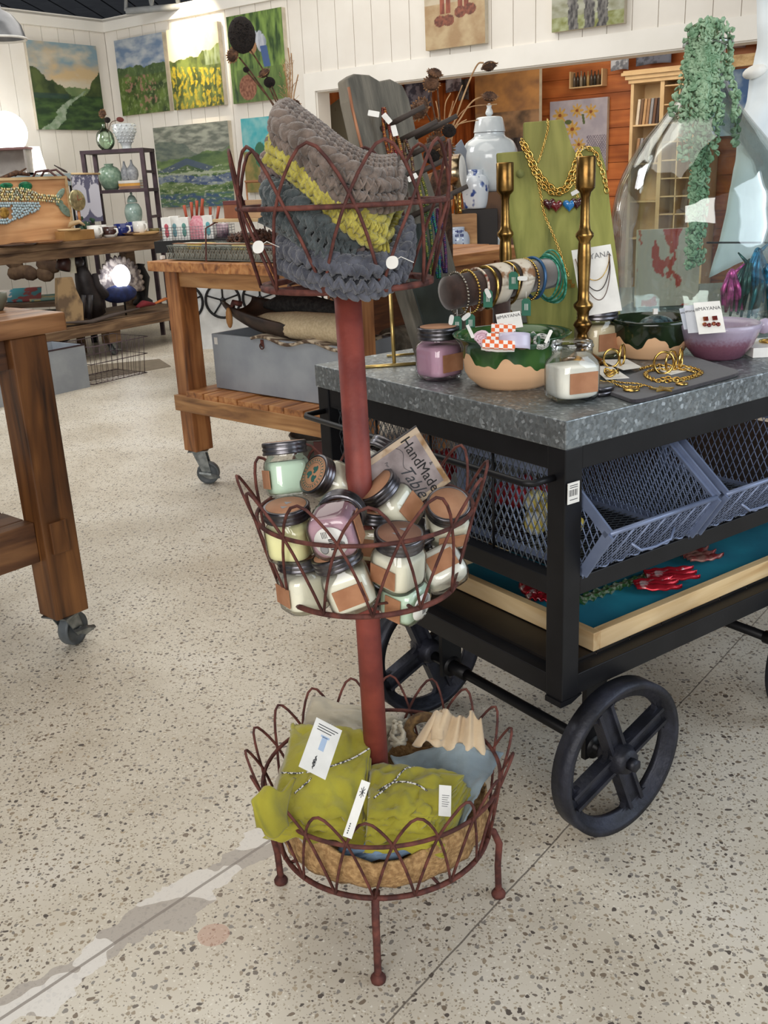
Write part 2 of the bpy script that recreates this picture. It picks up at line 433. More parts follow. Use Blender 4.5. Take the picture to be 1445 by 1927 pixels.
mb = MB(); mb.bb(0, .03, -7, -.031, 2.84, 2.95); mb.bb(-.17, .03, -7, -.031, 2.93, 2.96); mb.v = [WM @ p for p in mb.v]; struct('trim_2', mb, WTRIM)
mb = MB(); mb.bb(OX-.12, 8.4, -.02, .0, HZ, HZ+.15); mb.bb(OX, 8.4, -.0, .17, HZ-.01, HZ+.012); mb.bb(OX-.12, OX, -.02, .0, 0, HZ); mb.bb(OX-.01, OX+.01, -.0, .17, 0, HZ)
mb.v = [WM @ p for p in mb.v]; struct('trim_3', mb, WTRIM)
mb = MB(); mb.bb(.0, OX-.13, -.025, 0, 0, .14); mb.v = [WM @ p for p in mb.v]; struct('baseboard_right', mb, WTRIM)
# ceiling of dark corrugated sheet, open trusses
CEIL = mat('dark_ceiling_sheet', (84, 84, 86), .6, .2, (66, 66, 70), 4)
mb = MB()
for i in range(60): mb.bb(-11+i*.36, -11+i*.36+.33, -4, 20, 4.0, 4.03)
mb.bb(-11, 11, -4, 20, 4.03, 4.06); mb.bb(-11, 11, 19.9, 20, 2.9, 4.0)
struct('ceiling', mb, CEIL)
TRUSS = mat('grey_truss_paint', (150, 152, 152), .5)
def truss(y, pts):
    t = thing('roof_truss', 'grey steel roof truss with slanting web bars, under the dark ceiling above the corner', 'truss', (pts[0][0], y, 3.2))
    lo = MB(); lo.tube([(x, y, z) for x, z in pts], .03, 8); part('lower_chord', lo, TRUSS, t, True)
    up = MB(); up.tube([(pts[0][0], y, 3.9), (pts[-1][0], y, 3.9)], .03, 8); part('upper_chord', up, TRUSS, t, True)
    n = 9
    for i in range(n):
        a = V((pts[0][0]+(pts[-1][0]-pts[0][0])*i/n, y, pts[0][1]+(pts[-1][1]-pts[0][1])*i/n)); b = V((pts[0][0]+(pts[-1][0]-pts[0][0])*(i+1)/n, y, pts[0][1]+(pts[-1][1]-pts[0][1])*(i+1)/n))
        w_ = MB(); w_.tube([a, (a+b)/2+V((0, 0, 3.9-((a+b)/2).z)), b], .018, 6); part('web_bar', w_, TRUSS, t, True)
A = aty(237, 21, 10.3); B = aty(347, -1, 10.3)
truss(10.3, [(A.x, A.z), (A.x+(B.x-A.x)*4, A.z+(B.z-A.z)*1.0)])

# ------------------------------------------------ back room seen through the opening
OFF = 3.0
ORW = wood('orange_pine_boards', (204, 124, 66), (184, 104, 52), (150, 80, 40), axis=0, sc=1.3, r=.45, bump=.1)
mb = MB()
for i in range(16): mb.bb(1.0, 12, OFF, OFF+.02, i*.17+.003, i*.17+.167)
mb.bb(1.0, 12, OFF+.018, OFF+.1, 0, 2.75)
o = struct('wall_back', mb, ORW); o.matrix_basis = WM
mb = MB(); mb.bb(1.0, 1.1, .2, OFF, 0, 2.75); o = struct('wall_inner_left', mb, ORW); o.matrix_basis = WM
mb = MB(); mb.bb(1.0, 12, .2, OFF+.1, 2.75, 2.8); o = struct('ceiling_back_room', mb, mat('back_ceiling', (150, 130, 110), .8)); o.matrix_basis = WM

def rect_on(a, b, c, d, n, th):
    """box panel whose front face has these four world corners (tl,tr,br,bl); n = direction into the wall"""
    return [a, b, c, d], n*th
def fbm(x, y, z=0, o=4):
    return noise.fractal(V((x, y, z)), 1.0, 2.0, o)
def mixv(a, b, t):
    t = max(0, min(1, t)); return tuple(a[i]*(1-t)+b[i]*t for i in range(3))
def rgb(r, g, b): return srgb(r, g, b)[:3]
def painting(name, label, tl, tr, br, bl, n, th, fn, nu=70, nv=70, cat='painting', group=None, edge=None):
    c = (tl+tr+br+bl)/4
    t = thing(name, label, cat, c - V((0, 0, (tl-bl).length/2)), group)
    m = MB(); cols = []
    for i in range(nu+1):
        for j in range(nv+1):
            u, v = i/nu, j/nv
            m.v.append((bl*(1-u)+br*u)*(1-v) + (tl*(1-u)+tr*u)*v - n*.0015); cols.append(tuple(k_*.72 for k_ in fn(u, v)))
    W_ = nv+1
    for i in range(nu):
        for j in range(nv): m.f.append((i*W_+j, (i+1)*W_+j, (i+1)*W_+j+1, i*W_+j+1)); m.m.append(0); m.sm.append(False)
    m.c = cols
    part('painted_face', m, PAINT, t, True)
    e = MB(); vs = [tl, tr, br, bl]; vs = vs+[p+n*th for p in vs]
    e.add(vs, [(3, 2, 1, 0), (4, 5, 6, 7), (0, 1, 5, 4), (1, 2, 6, 5), (2, 3, 7, 6), (3, 0, 4, 7)], 0, None, False)
    part('stretched_canvas', e, edge or CANVAS, t, True)
    return t
def onwall(fnW, pts, th):
    """pixel corners tl,tr,br,bl projected on a wall plane, made upright"""
    P = [fnW(x, y, 0) for x, y in pts]
    return P
def hang(name, label, fnW, n, pts, th, fn, off=0.0, **k):
    P = [fnW(x, y, off) for x, y in pts]
    # make it a true upright rectangle
    zt = (P[0].z+P[1].z)/2; zb = (P[2].z+P[3].z)/2
    L_ = (P[0]+P[3])/2; R_ = (P[1]+P[2])/2
    tl, tr = V((L_.x, L_.y, zt)), V((R_.x, R_.y, zt)); br, bl = V((R_.x, R_.y, zb)), V((L_.x, L_.y, zb))
    return painting(name, label, tl-n*th, tr-n*th, br-n*th, bl-n*th, n, th-.001, fn, **k)

def strokes(u, v, sx=9, sy=22, seed=0): return fbm(u*sx, v*sy, seed)*.5
def p_river(u, v):
    n1 = fbm(u*6, v*6, 5); n2 = fbm(u*16, v*16, 9)
    sky = mixv(rgb(226, 196, 150), rgb(146, 174, 186), (v-.50)*2.4+fbm(u*2.2, v*4, 1)*1.3)
    sky = mixv(sky, rgb(226, 214, 190), .8*max(0, fbm(u*2.5, v*5, 7)+.05)*2)
    c = sky
    far = .50-.20*abs(u-.62)*.3+.02*n2
    if v < far: c = mixv(rgb(104, 128, 82), rgb(140, 156, 104), .5+n1)
    left = .74-.62*u+.06*n1+.02*n2 if u < .60 else 0
    right = .40+1.15*(u-.74)+.05*n1+.02*n2 if u > .72 else 0
    if v < left or v < right: c = mixv(rgb(40, 60, 34), rgb(88, 104, 54), .40+n1*.9+.5*(v-.45))
    if v < .40+.01*n1: c = mixv(rgb(34, 62, 36), rgb(74, 104, 52), .45+fbm(u*5, v*16, 3)*1.2)
    if .36 < v < .42 and u < .5: c = mixv(c, rgb(36, 66, 66), .7)
    t = .46-v; rc = .70-t*1.25+.05*math.sin(v*17); wd = .015+max(0, t)*.20
    if t > 0 and abs(u-rc+.03*n2) < wd: c = mixv(rgb(178, 190, 168), rgb(120, 150, 112), .45+fbm(u*12, v*14, 4))
    return c
def p_forest(hc, seed, fl, y0=.62, sky=((200, 206, 210), (120, 144, 174))):
    def f(u, v):
        n = fbm(u*5, v*5, seed); m = fbm(u*14, v*14, seed+3)
        if v > y0+.08*fbm(u*3, 1, seed): return mixv(rgb(*sky[0]), rgb(*sky[1]), .5+fbm(u*4, v*9, seed+7))
        c = mixv(rgb(46, 66, 28), rgb(116, 140, 62), .5+n*.8+m*.3)
        if m > .22 and ((u-.55)**2+(v-.28)**2 < .06 or (u-.2)**2+(v-.42)**2 < .015): c = mixv(c, rgb(*fl), .85)
        if fbm(u*20, v*14, seed+5) > .3: c = mixv(c, rgb(150, 168, 110), .6)
        if v > y0-.12: c = mixv(c, rgb(*hc), .5)
        return c
    return f
def p_sunfl(u, v):
    n = fbm(u*5, v*5, 11); m = fbm(u*18, v*10, 12)
    hill = .62+.26*max(0, u-.5)-.05*fbm(u*4, 0, 3)
    if v > hill: return mixv(rgb(244, 234, 200), rgb(196, 182, 164), u*1.2-.2+n*.5)
    c = mixv(rgb(64, 78, 34), rgb(124, 138, 66), .5+n+m*.5)
    if u > .7 and v > .5: c = mixv(c, rgb(150, 164, 130), .5+fbm(u*20, v*6, 2))
    if v < .55-.1*u:
        cu = u*9+.6*fbm(u*7, v*7, 1); cv = v*8+.6*fbm(u*7, v*7, 4); a_ = (cu % 1-.5)**2*1.4+(cv % 1-.5)**2
        if a_**.5 < .34+.25*m: c = mixv(rgb(214, 190, 44), rgb(150, 120, 30), .35+fbm(u*30, v*30, 3))
        if m > .15: c = mixv(c, rgb(190, 176, 60), .5)
    return c
def p_valley(u, v):
    n = fbm(u*3, v*6, 21); m = fbm(u*8, v*20, 23); k = fbm(u*20, v*40, 24)
    c = mixv(rgb(118, 124, 112), rgb(186, 188, 170), .45+m*1.1)
    r1 = .74+.10*math.sin(u*5+1)+.05*n; r2 = .60+.22*max(0, u-.45)+.06*fbm(u*4, 1, 2); r3 = .46-.06*math.sin(u*4)+.05*n
    if v < r1: c = mixv(rgb(92, 106, 100), rgb(132, 142, 124), .5+m)
    if v < r2: c = mixv(rgb(70, 100, 62), rgb(122, 148, 86), .5+n+m*.6)
    if abs(v-(.56-.35*abs(u-.42))) < .04: c = mixv(c, rgb(78, 94, 128), .8)
    if v < r3: c = mixv(rgb(66, 104, 54), rgb(146, 168, 110), .5+m)
    if abs(v-.34-.02*math.sin(u*7)) < .05+.03*n: c = mixv(rgb(72, 94, 136), rgb(170, 182, 186), .35+m*1.1)
    if v < .17: c = mixv(rgb(70, 100, 140), rgb(104, 140, 92), .5+m*1.4)
    if abs(v-.41-.02*m) < .012 or (k > .38 and v < .5): c = mixv(c, rgb(208, 214, 190), .7)
    return c
def p_gardener(u, v):
    n = fbm(u*14, v*4, 31); c = mixv(rgb(44, 74, 34), rgb(140, 172, 84), .5+n)
    if v < .38 and u > .1: c = mixv(c, rgb(96, 120, 60), .6)
    if (u-.58)**2*1.4+(v-.70+.3*(u-.5))**2 < .014+.008*n: c = mixv(rgb(214, 218, 226), rgb(150, 160, 176), .4+n)
    if (u-.44)**2+(v-.62)**2 < .006: c = rgb(176, 130, 90)
    if abs(u-.66+.2*(v-.5)) < .06 and .38 < v < .62: c = rgb(76, 104, 158)
    if (u-.30)**2+((v-.17)*1.1)**2 < .026: c = mixv(rgb(120, 66, 44), rgb(176, 120, 92), .5+fbm(u*30, v*30, 2))
    return c
def p_tent(u, v):
    if v > .55: c = mixv(rgb(70, 190, 200), rgb(150, 214, 214), .4+fbm(u*4, v*6, 4))
    else: c = mixv(rgb(120, 128, 70), rgb(180, 150, 90), .5+fbm(u*5, v*8, 5))
    if (u-.5)**2+(v-.5)**2 < .03: c = rgb(60, 120, 90)
    if (u-.62)**2*2+(v-.42)**2 < .02: c = rgb(216, 130, 92)
    return c
def p_boots(u, v):
    c = mixv(rgb(214, 188, 146), rgb(186, 152, 110), .45+fbm(u*5, v*5, 6))
    if v > .55: c = mixv(rgb(222, 206, 178), rgb(196, 176, 144), .5+fbm(u*3, v*3, 7))
    for k, x in enumerate((.30, .40, .60, .70)):
        if abs(u-x) < .035 and v > .42: c = mixv(rgb(128, 62, 44), rgb(176, 96, 70), .5+fbm(u*20, v*6, 4))
    for x, y in ((.26, .34), (.40, .34), (.60, .42), (.76, .44)):
        if ((u-x)/.10)**2+((v-y)/.07)**2 < 1: c = mixv(rgb(104, 56, 40), rgb(166, 96, 70), .5+fbm(u*20, v*20, 2))
    return c
def p_heron(u, v):
    c = mixv(rgb(150, 150, 116), rgb(196, 196, 176), .5+fbm(u*5, v*7, 41))
    if v < .22: c = mixv(rgb(140, 144, 70), rgb(190, 196, 150), .5+fbm(u*9, v*9, 4))
    for x in (.3, .52, .7):
        if abs(u-x+.04*fbm(v*5, x, 1)) < .07: c = mixv(rgb(60, 56, 56), rgb(150, 146, 140), .4+fbm(u*30, v*8, 5))
    return c
def p_sea(u, v):
    n = fbm(u*4, v*8, 51)
    if v > .62: return mixv(rgb(206, 150, 92), rgb(150, 110, 80), .4+n)
    if v > .40: return mixv(rgb(96, 78, 64), rgb(176, 138, 104), .45+n*1.2)
    c = mixv(rgb(40, 34, 34), rgb(84, 76, 76), .5+fbm(u*12, v*16, 3)*1.2)
    return c
def p_daisy(u, v):
    c = mixv(rgb(206, 200, 214), rgb(180, 176, 194), .5+fbm(u*4, v*4, 61))
    for k, (x, y, r) in enumerate(((.18, .80, .14), (.48, .85, .12), (.72, .82, .13), (.40, .60, .15), (.30, .38, .11), (.52, .38, .12), (.14, .52, .1))):
        d = math.hypot((u-x), (v-y)*1.2); a = math.atan2(v-y, u-x)
        if d < r*(.72+.28*math.cos(a*8)): c = mixv(rgb(226, 190, 110), rgb(206, 160, 80), .5+fbm(u*30, v*30, 2))
        if d < r*.22: c = rgb(150, 84, 50)
    if u > .66 and v < .5 and (abs(math.sin(u*80+v*60)) < .35 or abs(math.sin(u*80-v*60)) < .35): c = rgb(96, 86, 110)
    if (u-.33)**2+((v-.70)*2)**2 < .004 or abs(u-.6+.2*(v-.7)) < .02 and .66 < v < .8: c = rgb(92, 110, 66)
    return c
def p_clouds(u, v): return mixv(rgb(52, 104, 170), rgb(176, 204, 226), .35+fbm(u*2.4, v*3.5, 71)*.9+(.5-v)*.7)

UVW = vw
hang('landscape_painting', 'painting of a pale river winding between dark green hills, on the left wall', WL, -uw, [(43, 76), (178, 87), (193, 247), (68, 243)], .04, p_river, nu=120, nv=120)
hang('landscape_painting', 'small green meadow painting with pink figures under a blue sky, leftmost on the right wall', W, vw, [(221, 77), (311, 62), (328, 208), (239, 219)], .05, p_forest((70, 96, 66), 3, (176, 130, 112)), nu=110, nv=120)
hang('landscape_painting', 'painting of a yellow sunflower field under a glowing spotlit sky', W, vw, [(322, 58), (413, 41), (432, 197), (333, 208)], .05, p_sunfl, nu=110, nv=120)
hang('landscape_painting', 'large painting of a hazy green valley with blue water, low on the right wall', W, vw, [(295, 241), (435, 227), (449, 384), (311, 392)], .05, p_valley, nu=140, nv=140)
hang('figure_painting', 'green painting of a stooping gardener in white shirt and blue trousers', W, vw, [(438, 30), (540, 16), (545, 186), (441, 196)], .05, p_gardener, nu=110, nv=130)
hang('landscape_painting', 'small painting with turquoise sky and an orange tent, beside the large valley painting', W, vw, [(461, 224), (530, 217), (530, 360), (470, 362)], .05, p_tent, nu=50, nv=60)
hang('figure_painting', 'tan painting of four legs in brown boots, cut by the top of the photo', W, vw, [(803, -60), (917, -72), (920, 81), (808, 97)], .05, p_boots, nu=90, nv=110)
hang('bird_painting', 'mossy green and grey painting of tall dark trunks, above the wide opening', W, vw, [(1044, -60), (1180, -76), (1182, 44), (1045, 62)], .05, p_heron, nu=80, nv=80)
hang('seascape_painting', 'brown painting of a stormy sea under a glowing orange sky, in the back room', W, vw, [(900, 128), (1019, 118), (1020, 345), (900, 355)], .06, p_sea, off=OFF-.4, nu=80, nv=100)
hang('flower_painting', 'painting of yellow daisies in a netted vase, on the orange boards', W, vw, [(1041, 192), (1151, 182), (1140, 316), (1036, 330)], .05, p_daisy, off=OFF-.02, nu=110, nv=110)
hang('sky_painting', 'blue painting of clouds beside the cream cabinet', W, vw, [(1325, 140), (1412, 126), (1412, 262), (1325, 250)], .05, p_clouds, off=OFF-.3, nu=60, nv=60)
spot('picture_spotlight', tuple(W(370, 90)-vw*.75+V((0, 0, .75))), tuple(W(372, 70)), 190, (1, .85, .6), 50, .8, .03)
# ================================================================= INDUSTRIAL CART
def galv_mat():
    mt, N, L, P = nt('galvanised_zinc'); P.inputs['Metallic'].default_value = .75; P.inputs['Roughness'].default_value = .42
    tc = N.new('ShaderNodeTexCoord'); vo = N.new('ShaderNodeTexVoronoi'); vo.inputs['Scale'].default_value = 150; L.new(tc.outputs['Object'], vo.inputs['Vector'])
    nz = N.new('ShaderNodeTexNoise'); nz.inputs['Scale'].default_value = 5; L.new(tc.outputs['Object'], nz.inputs['Vector'])
    sp = N.new('ShaderNodeSeparateColor'); L.new(vo.outputs['Color'], sp.inputs[0])
    r1 = N.new('ShaderNodeValToRGB'); ramp(r1, [(0, srgb(122, 128, 130)), (.6, srgb(136, 142, 144)), (.9, srgb(152, 158, 160)), (1, srgb(196, 204, 208))]); L.new(sp.outputs[0], r1.inputs[0])
    mx = N.new('ShaderNodeMix'); mx.data_type = 'RGBA'; mx.blend_type = 'MULTIPLY'; mx.inputs[0].default_value = .6
    r2 = N.new('ShaderNodeValToRGB'); ramp(r2, [(.3, (.7, .7, .72, 1)), (.7, (1, 1, 1, 1))]); L.new(nz.outputs['Fac'], r2.inputs[0])
    L.new(r1.outputs[0], mx.inputs[6]); L.new(r2.outputs[0], mx.inputs[7]); L.new(mx.outputs[2], P.inputs['Base Color'])
    b = N.new('ShaderNodeBump'); b.inputs['Strength'].default_value = .3; b.inputs['Distance'].default_value = .002; L.new(sp.outputs[1], b.inputs['Height']); L.new(b.outputs[0], P.inputs['Normal'])
    mr = N.new('ShaderNodeMapRange'); mr.inputs['To Min'].default_value = .3; mr.inputs['To Max'].default_value = .6; L.new(sp.outputs[2], mr.inputs[0]); L.new(mr.outputs[0], P.inputs['Roughness'])
    return mt
ZINC = galv_mat()
YC = -55.1
uc = V((math.cos(math.radians(YC)), math.sin(math.radians(YC)), 0)); vc = V((-uc.y, uc.x, 0))
Wc = atz(1172, 1562, 0)
K = onpl(1065, 793, Wc-uc*.055, uc); ZT = K.z
CM = M4(uc, vc, (0, 0, 1), (K.x, K.y, 0)); CMI = CM.inverted()
CW, CL, ZS, ZB = .837, 1.32, .830, .321
def cl(p): return CMI @ p
ct = thing('display_cart', 'black steel cart with a galvanised metal top and big spoked iron wheels', 'cart', CM)
m = MB(); m.bb(-CW, 0, 0, CL, ZS, ZT); part('galvanised_top', m, ZINC, ct, bevel=.002)
m = MB(); PW_ = .045
for x0 in (-CW+.003, -PW_-.003):
    for y0 in (.003, CL-PW_-.003):
        q = MB(); q.bb(x0, x0+PW_, y0, y0+PW_, ZB, ZS); part('corner_post', q, BLACKM, ct, bevel=.002)
def rail(y0, y1, x0, x1, z0, z1, nm='rail'):
    q = MB(); q.bb(x0, x1, y0, y1, z0, z1); part(nm, q, BLACKM, ct, bevel=.0015)
for z0, z1 in ((ZS-.045, ZS-.0005), (.535, .572), (ZB, ZB+.045)):
    rail(.006, .042, -CW+.05, -.05, z0, z1); rail(CL-.042, CL-.006, -CW+.05, -.05, z0, z1)
    rail(.05, CL-.05, -.042, -.006, z0, z1); rail(.05, CL-.05, -CW+.006, -CW+.042, z0, z1)
q = MB(); z = ZB+.043; y = .043
while y < CL-.05:
    q.bb(-CW+.045, -.043, y, min(y+.098, CL-.045), z, z+.008); y += .101
part('slatted_deck', q, mat('black_steel_deck', (52, 46, 42), .38, .5, (34, 32, 32), 6), ct)
q = MB(); q.bb(-CW+.04, -.04, .045, CL-.045, .572, .576); part('middle_shelf', q, BLACKM, ct)
q = MB(); q.tube([(-.03, .002, .773), (-.03, -.05, .773), (-.045, -.06, .773), (-CW+.045, -.06, .773), (-CW+.03, -.05, .773), (-CW+.03, .002, .773)], .0065, 10)
part('towel_bar', q, BLACKM, ct)
def diamond(mb, O, ex, ey, w_, h_, cw=.017, ch=.034, t=.0016, wf=None):
    """expanded metal mesh: real crossing strands clipped to a w_ x h_ rectangle"""
    ex = V(ex).normalized(); ey = V(ey).normalized(); O = V(O); sl = ch/cw; nrm = ex.cross(ey)*t*.35
    n = int((w_+h_/sl)/cw)+2
    for sgn in (1, -1):
        for i in range(-1, n):
            x0 = i*cw - (0 if sgn < 0 else h_/sl)
            if sgn > 0: a = (x0, 0); b = (x0+h_/sl, h_)
            else: a = (x0, 0); b = (x0-h_/sl, h_)
            # clip in x
            def cx_(p, q_, X):
                tt = (X-p[0])/(q_[0]-p[0]); return (X, p[1]+tt*(q_[1]-p[1]))
            if max(a[0], b[0]) <= 0 or min(a[0], b[0]) >= w_: continue
            if a[0] < 0: a = cx_(a, b, 0)
            if b[0] < 0: b = cx_(a, b, 0)
            if a[0] > w_: a = cx_(a, b, w_)
            if b[0] > w_: b = cx_(a, b, w_)
            if wf:
                ok = [k for k in range(25) if wf(a[1]+(b[1]-a[1])*k/24) >= a[0]+(b[0]-a[0])*k/24]
                if len(ok) < 2: continue
                a, b = [(a[0]+(b[0]-a[0])*k/24, a[1]+(b[1]-a[1])*k/24) for k in (ok[0], ok[-1])]
            A_ = O+ex*a[0]+ey*a[1]; B_ = O+ex*b[0]+ey*b[1]
            d = (B_-A_)
            if d.length < 1e-4: continue
            s_ = d.normalized().cross(nrm.normalized())*t*.5
            mb.add([A_-s_-nrm, A_+s_-nrm, B_+s_-nrm, B_-s_-nrm, A_-s_+nrm, A_+s_+nrm, B_+s_+nrm, B_-s_+nrm],
                   [(3, 2, 1, 0), (4, 5, 6, 7), (0, 1, 5, 4), (1, 2, 6, 5), (2, 3, 7, 6), (3, 0, 4, 7)], 0, None, False)
MESHM = mat('grey_mesh_steel', (110, 116, 122), .45, .6, (84, 90, 96), 20)
q = MB(); diamond(q, (-CW+.048, .03, .576), (1, 0, 0), (0, 0, 1), CW-.096, .205)
part('mesh_side_panel', q, MESHM, ct)
for x in (-.22, -.42, -.62):
    q = MB(); q.tube([(x, .024, .576), (x, .024, .785)], .003, 6); part('mesh_side_rod', q, BLACKM, ct)
q = MB(); diamond(q, (-CW+.02, .048, .576), (0, 1, 0), (0, 0, 1), CL-.096, .205); part('mesh_back_panel', q, MESHM, ct)
# price sticker on the post
q = MB(); q.box((.0008, .021, .7475), (.0012, .030, .040), 0)
for i in range(7): q.box((.0016, .010+i*.0033, .748), (.0004, .0018 if i % 2 else .0009, .012), 1)
for zz in (.758, .762, .735): q.box((.0016, .021, zz), (.0004, .020, .0012), 1)
part('barcode_sticker', q, [WHITE, INK], ct, label='white barcode sticker')
# wheels
def make_wheel(y, x, side):
    R, tw = .167, .042
    w_ = part('wheel', MB().lathe([(R-.014, -tw/2), (R, -tw/2), (R, tw/2), (R-.014, tw/2), (R-.016, .006), (R-.034, .006), (R-.034, -.006), (R-.016, -.006), (R-.014, -tw/2)], 72, cap=False,
              M=T(x, y, R) @ Ry(90)), IRON, ct, bevel=0)
    for k in range(4):
        a = math.radians(22+90*k); MM = T(x, y, R) @ Matrix.Rotation(a, 4, 'X')
        s_ = MB(); n = 10
        poly = []
        for i in range(n+1):
            t = i/n; hw = .019+.012*abs(2*t-1)**4+(.010 if t > .9 else 0); poly.append((.022+t*.112, hw))
        P_ = [(p, h) for p, h in poly]+[(p, -h) for p, h in poly[::-1]]
        s_.prism([(b, a_) for a_, b in P_], -.006, .006, 0, MM @ Matrix(((0, 0, 1, 0), (1, 0, 0, 0), (0, 1, 0, 0), (0, 0, 0, 1))))
        for sg in (-1, 1):
            s_.bb(-.014, .014, sg*.017-.004, sg*.017+.004, .02, .14, 0, MM)
        part('spoke', s_, IRON, w_)
    h = MB(); h.lathe([(.0, -.034), (.024, -.034), (.027, -.028), (.034, -.012), (.034, .012), (.027, .028), (.024, .034), (.0, .034)], 28, M=T(x, y, R) @ Ry(90), cap=False); part('hub', h, IRON, w_)
    h = MB(); h.lathe([(0, .0), (.014, 0), (.014, .016), (.0, .016)], 6, M=T(x, y, R) @ Ry(90*side) @ T(0, 0, .034), cap=False); part('axle_nut', h, IRON, w_)
for y in (.128, .815+.30 if False else .83):
    make_wheel(y, .033, 1); make_wheel(y, -CW-.033+.272, -1)
    q = MB(); q.tube([(.06, y, .16), (-CW+.20, y, .16)], .0125, 14); q.tube([(-.03, y, .16), (-.10, y, .16)], .017, 14); q.tube([(-.44, y, .16), (-.51, y, .16)], .017, 14)
    part('axle', q, BLACKM, ct)
    for x in (-.032, -.50):
        q = MB(); q.bb(x-.006, x+.006, y-.03, y+.03, .14, ZB+.005); q.lathe([(.026, -.008), (.026, .008)], 20, M=T(x, y, .16) @ Ry(90)); part('axle_bracket', q, BLACKM, ct)
q = MB(); q.add([(-.046, .0, ZB), (-.003, 0, ZB), (-.003, .06, ZB), (-.046, .06, ZB), (-.046, .0, ZB-.012), (-.003, 0, ZB-.012), (-.003, .03, ZB-.012), (-.046, .03, ZB-.012)], [(0, 1, 2, 3), (7, 6, 5, 4), (0, 4, 5, 1), (1, 5, 6, 2), (2, 6, 7, 3), (3, 7, 4, 0)], 0, None, False)
part('corner_gusset', q, BLACKM, ct)

# ---- lilac-blue wire bins on the middle shelf
BIN = mat('slate_blue_metal', (124, 136, 164), .4, .3, (108, 120, 148), 14)
def bin_(y0, y1, label):
    b = thing('mesh_bin', label, 'bin', CM @ T(0, y0, .577), 'slate blue mesh bins')
    w_ = y1-y0; D = .36; H_ = .185
    # outline of the side plate in (x,z)
    A0 = (-.006, .0); A1 = (.055, .095); A2 = (-.06, H_); A3 = (-D, H_); A4 = (-D, 0)
    for k, yy in enumerate((0, w_)):
        s_ = MB(); th = .0025
        def strip(p, q_, hw=.011):
            d = V((q_[0]-p[0], 0, q_[1]-p[1])); n = V((-d.z, 0, d.x)).normalized()*hw
            a = V((p[0], yy, p[1])); c = V((q_[0], yy, q_[1])); dy = V((0, th, 0))
            vs = [a-n-dy, a+n-dy, c+n-dy, c-n-dy, a-n+dy, a+n+dy, c+n+dy, c-n+dy]
            s_.add(vs, [(3, 2, 1, 0), (4, 5, 6, 7), (0, 1, 5, 4), (1, 2, 6, 5), (2, 3, 7, 6), (3, 0, 4, 7)], 0, None, False)
        for p, q_ in ((A0, A1), (A1, A2), (A2, A3), (A3, A4), (A4, A0)): strip(p, q_)
        part('side_frame', s_, BIN, b)
        # flange turned outward along the front
        f = MB()
        for p, q_ in ((A0, A1), (A1, A2)):
            a = V((p[0], yy, p[1])); c = V((q_[0], yy, q_[1])); dy = V((0, .012 if k == 0 else -.012, 0)); up_ = V((0, 0, .003))
            f.add([a, c, c+dy, a+dy, a+up_, c+up_, c+dy+up_, a+dy+up_], [(0, 1, 2, 3), (7, 6, 5, 4), (0, 4, 5, 1), (1, 5, 6, 2), (2, 6, 7, 3), (3, 7, 4, 0)], 0, None, False)
        part('flange', f, BIN, b)
        g = MB(); diamond(g, (-D, yy, 0), (1, 0, 0), (0, 0, 1), D+.055, H_, .018, .036, wf=lambda z: D+(-.006+.061*z/.095 if z < .095 else .055-.115*(z-.095)/(H_-.095))); part('side_mesh', g, BIN, b)
    f = MB(); e = (V((A1[0], 0, A1[1]))-V((A0[0], 0, A0[1]))).normalized()
    o_ = V((A0[0], 0, A0[1])); n_ = V((-e.z, 0, e.x))
    L_ = math.hypot(A1[0]-A0[0], A1[1]-A0[1])
    f.tube([o_+e*L_+V((0, .002, 0)), o_+e*L_+V((0, w_-.002, 0))], .0055, 8)
    for k in range(7):
        yy = w_*(k+.5)/7; f.tube([o_+V((0, yy-.008, 0)), o_+e*L_+V((0, yy+.008, 0))], .0022, 6)
    f.tube([o_+e*.004+V((0, w_*i/40, 0))-n_*.004*math.sin(i*PI*7/20) for i in range(41)], .002, 6)
    part('front_frame', f, BIN, b)
    g = MB(); diamond(g, o_, (0, 1, 0), e, w_, L_, .013, .022); part('front_mesh', g, BIN, b)
    h = MB(); h.tube([o_+e*.055+V((.004, w_*.30, 0)), o_+e*.035+V((.022, w_*.36, 0)), o_+e*.03+V((.024, w_*.5, 0)), o_+e*.035+V((.022, w_*.64, 0)), o_+e*.055+V((.004, w_*.70, 0))], .0032, 8); part('pull_handle', h, BIN, b)
    g = MB(); diamond(g, (-D, 0, .004), (1, 0, 0), (0, 1, 0), D, w_, .016, .03); part('bottom_mesh', g, MESHM, b)
    g = MB(); diamond(g, (-D, 0, .004), (0, 1, 0), (0, 0, 1), w_, H_, .02, .04); part('back_mesh', g, MESHM, b)
    return b
bin_(.058, .372, 'slate blue mesh bin with open sloping front, beside the barcoded cart post')
bin_(.398, .72, 'slate blue mesh bin with sloping front, cut by the right edge of the photo')

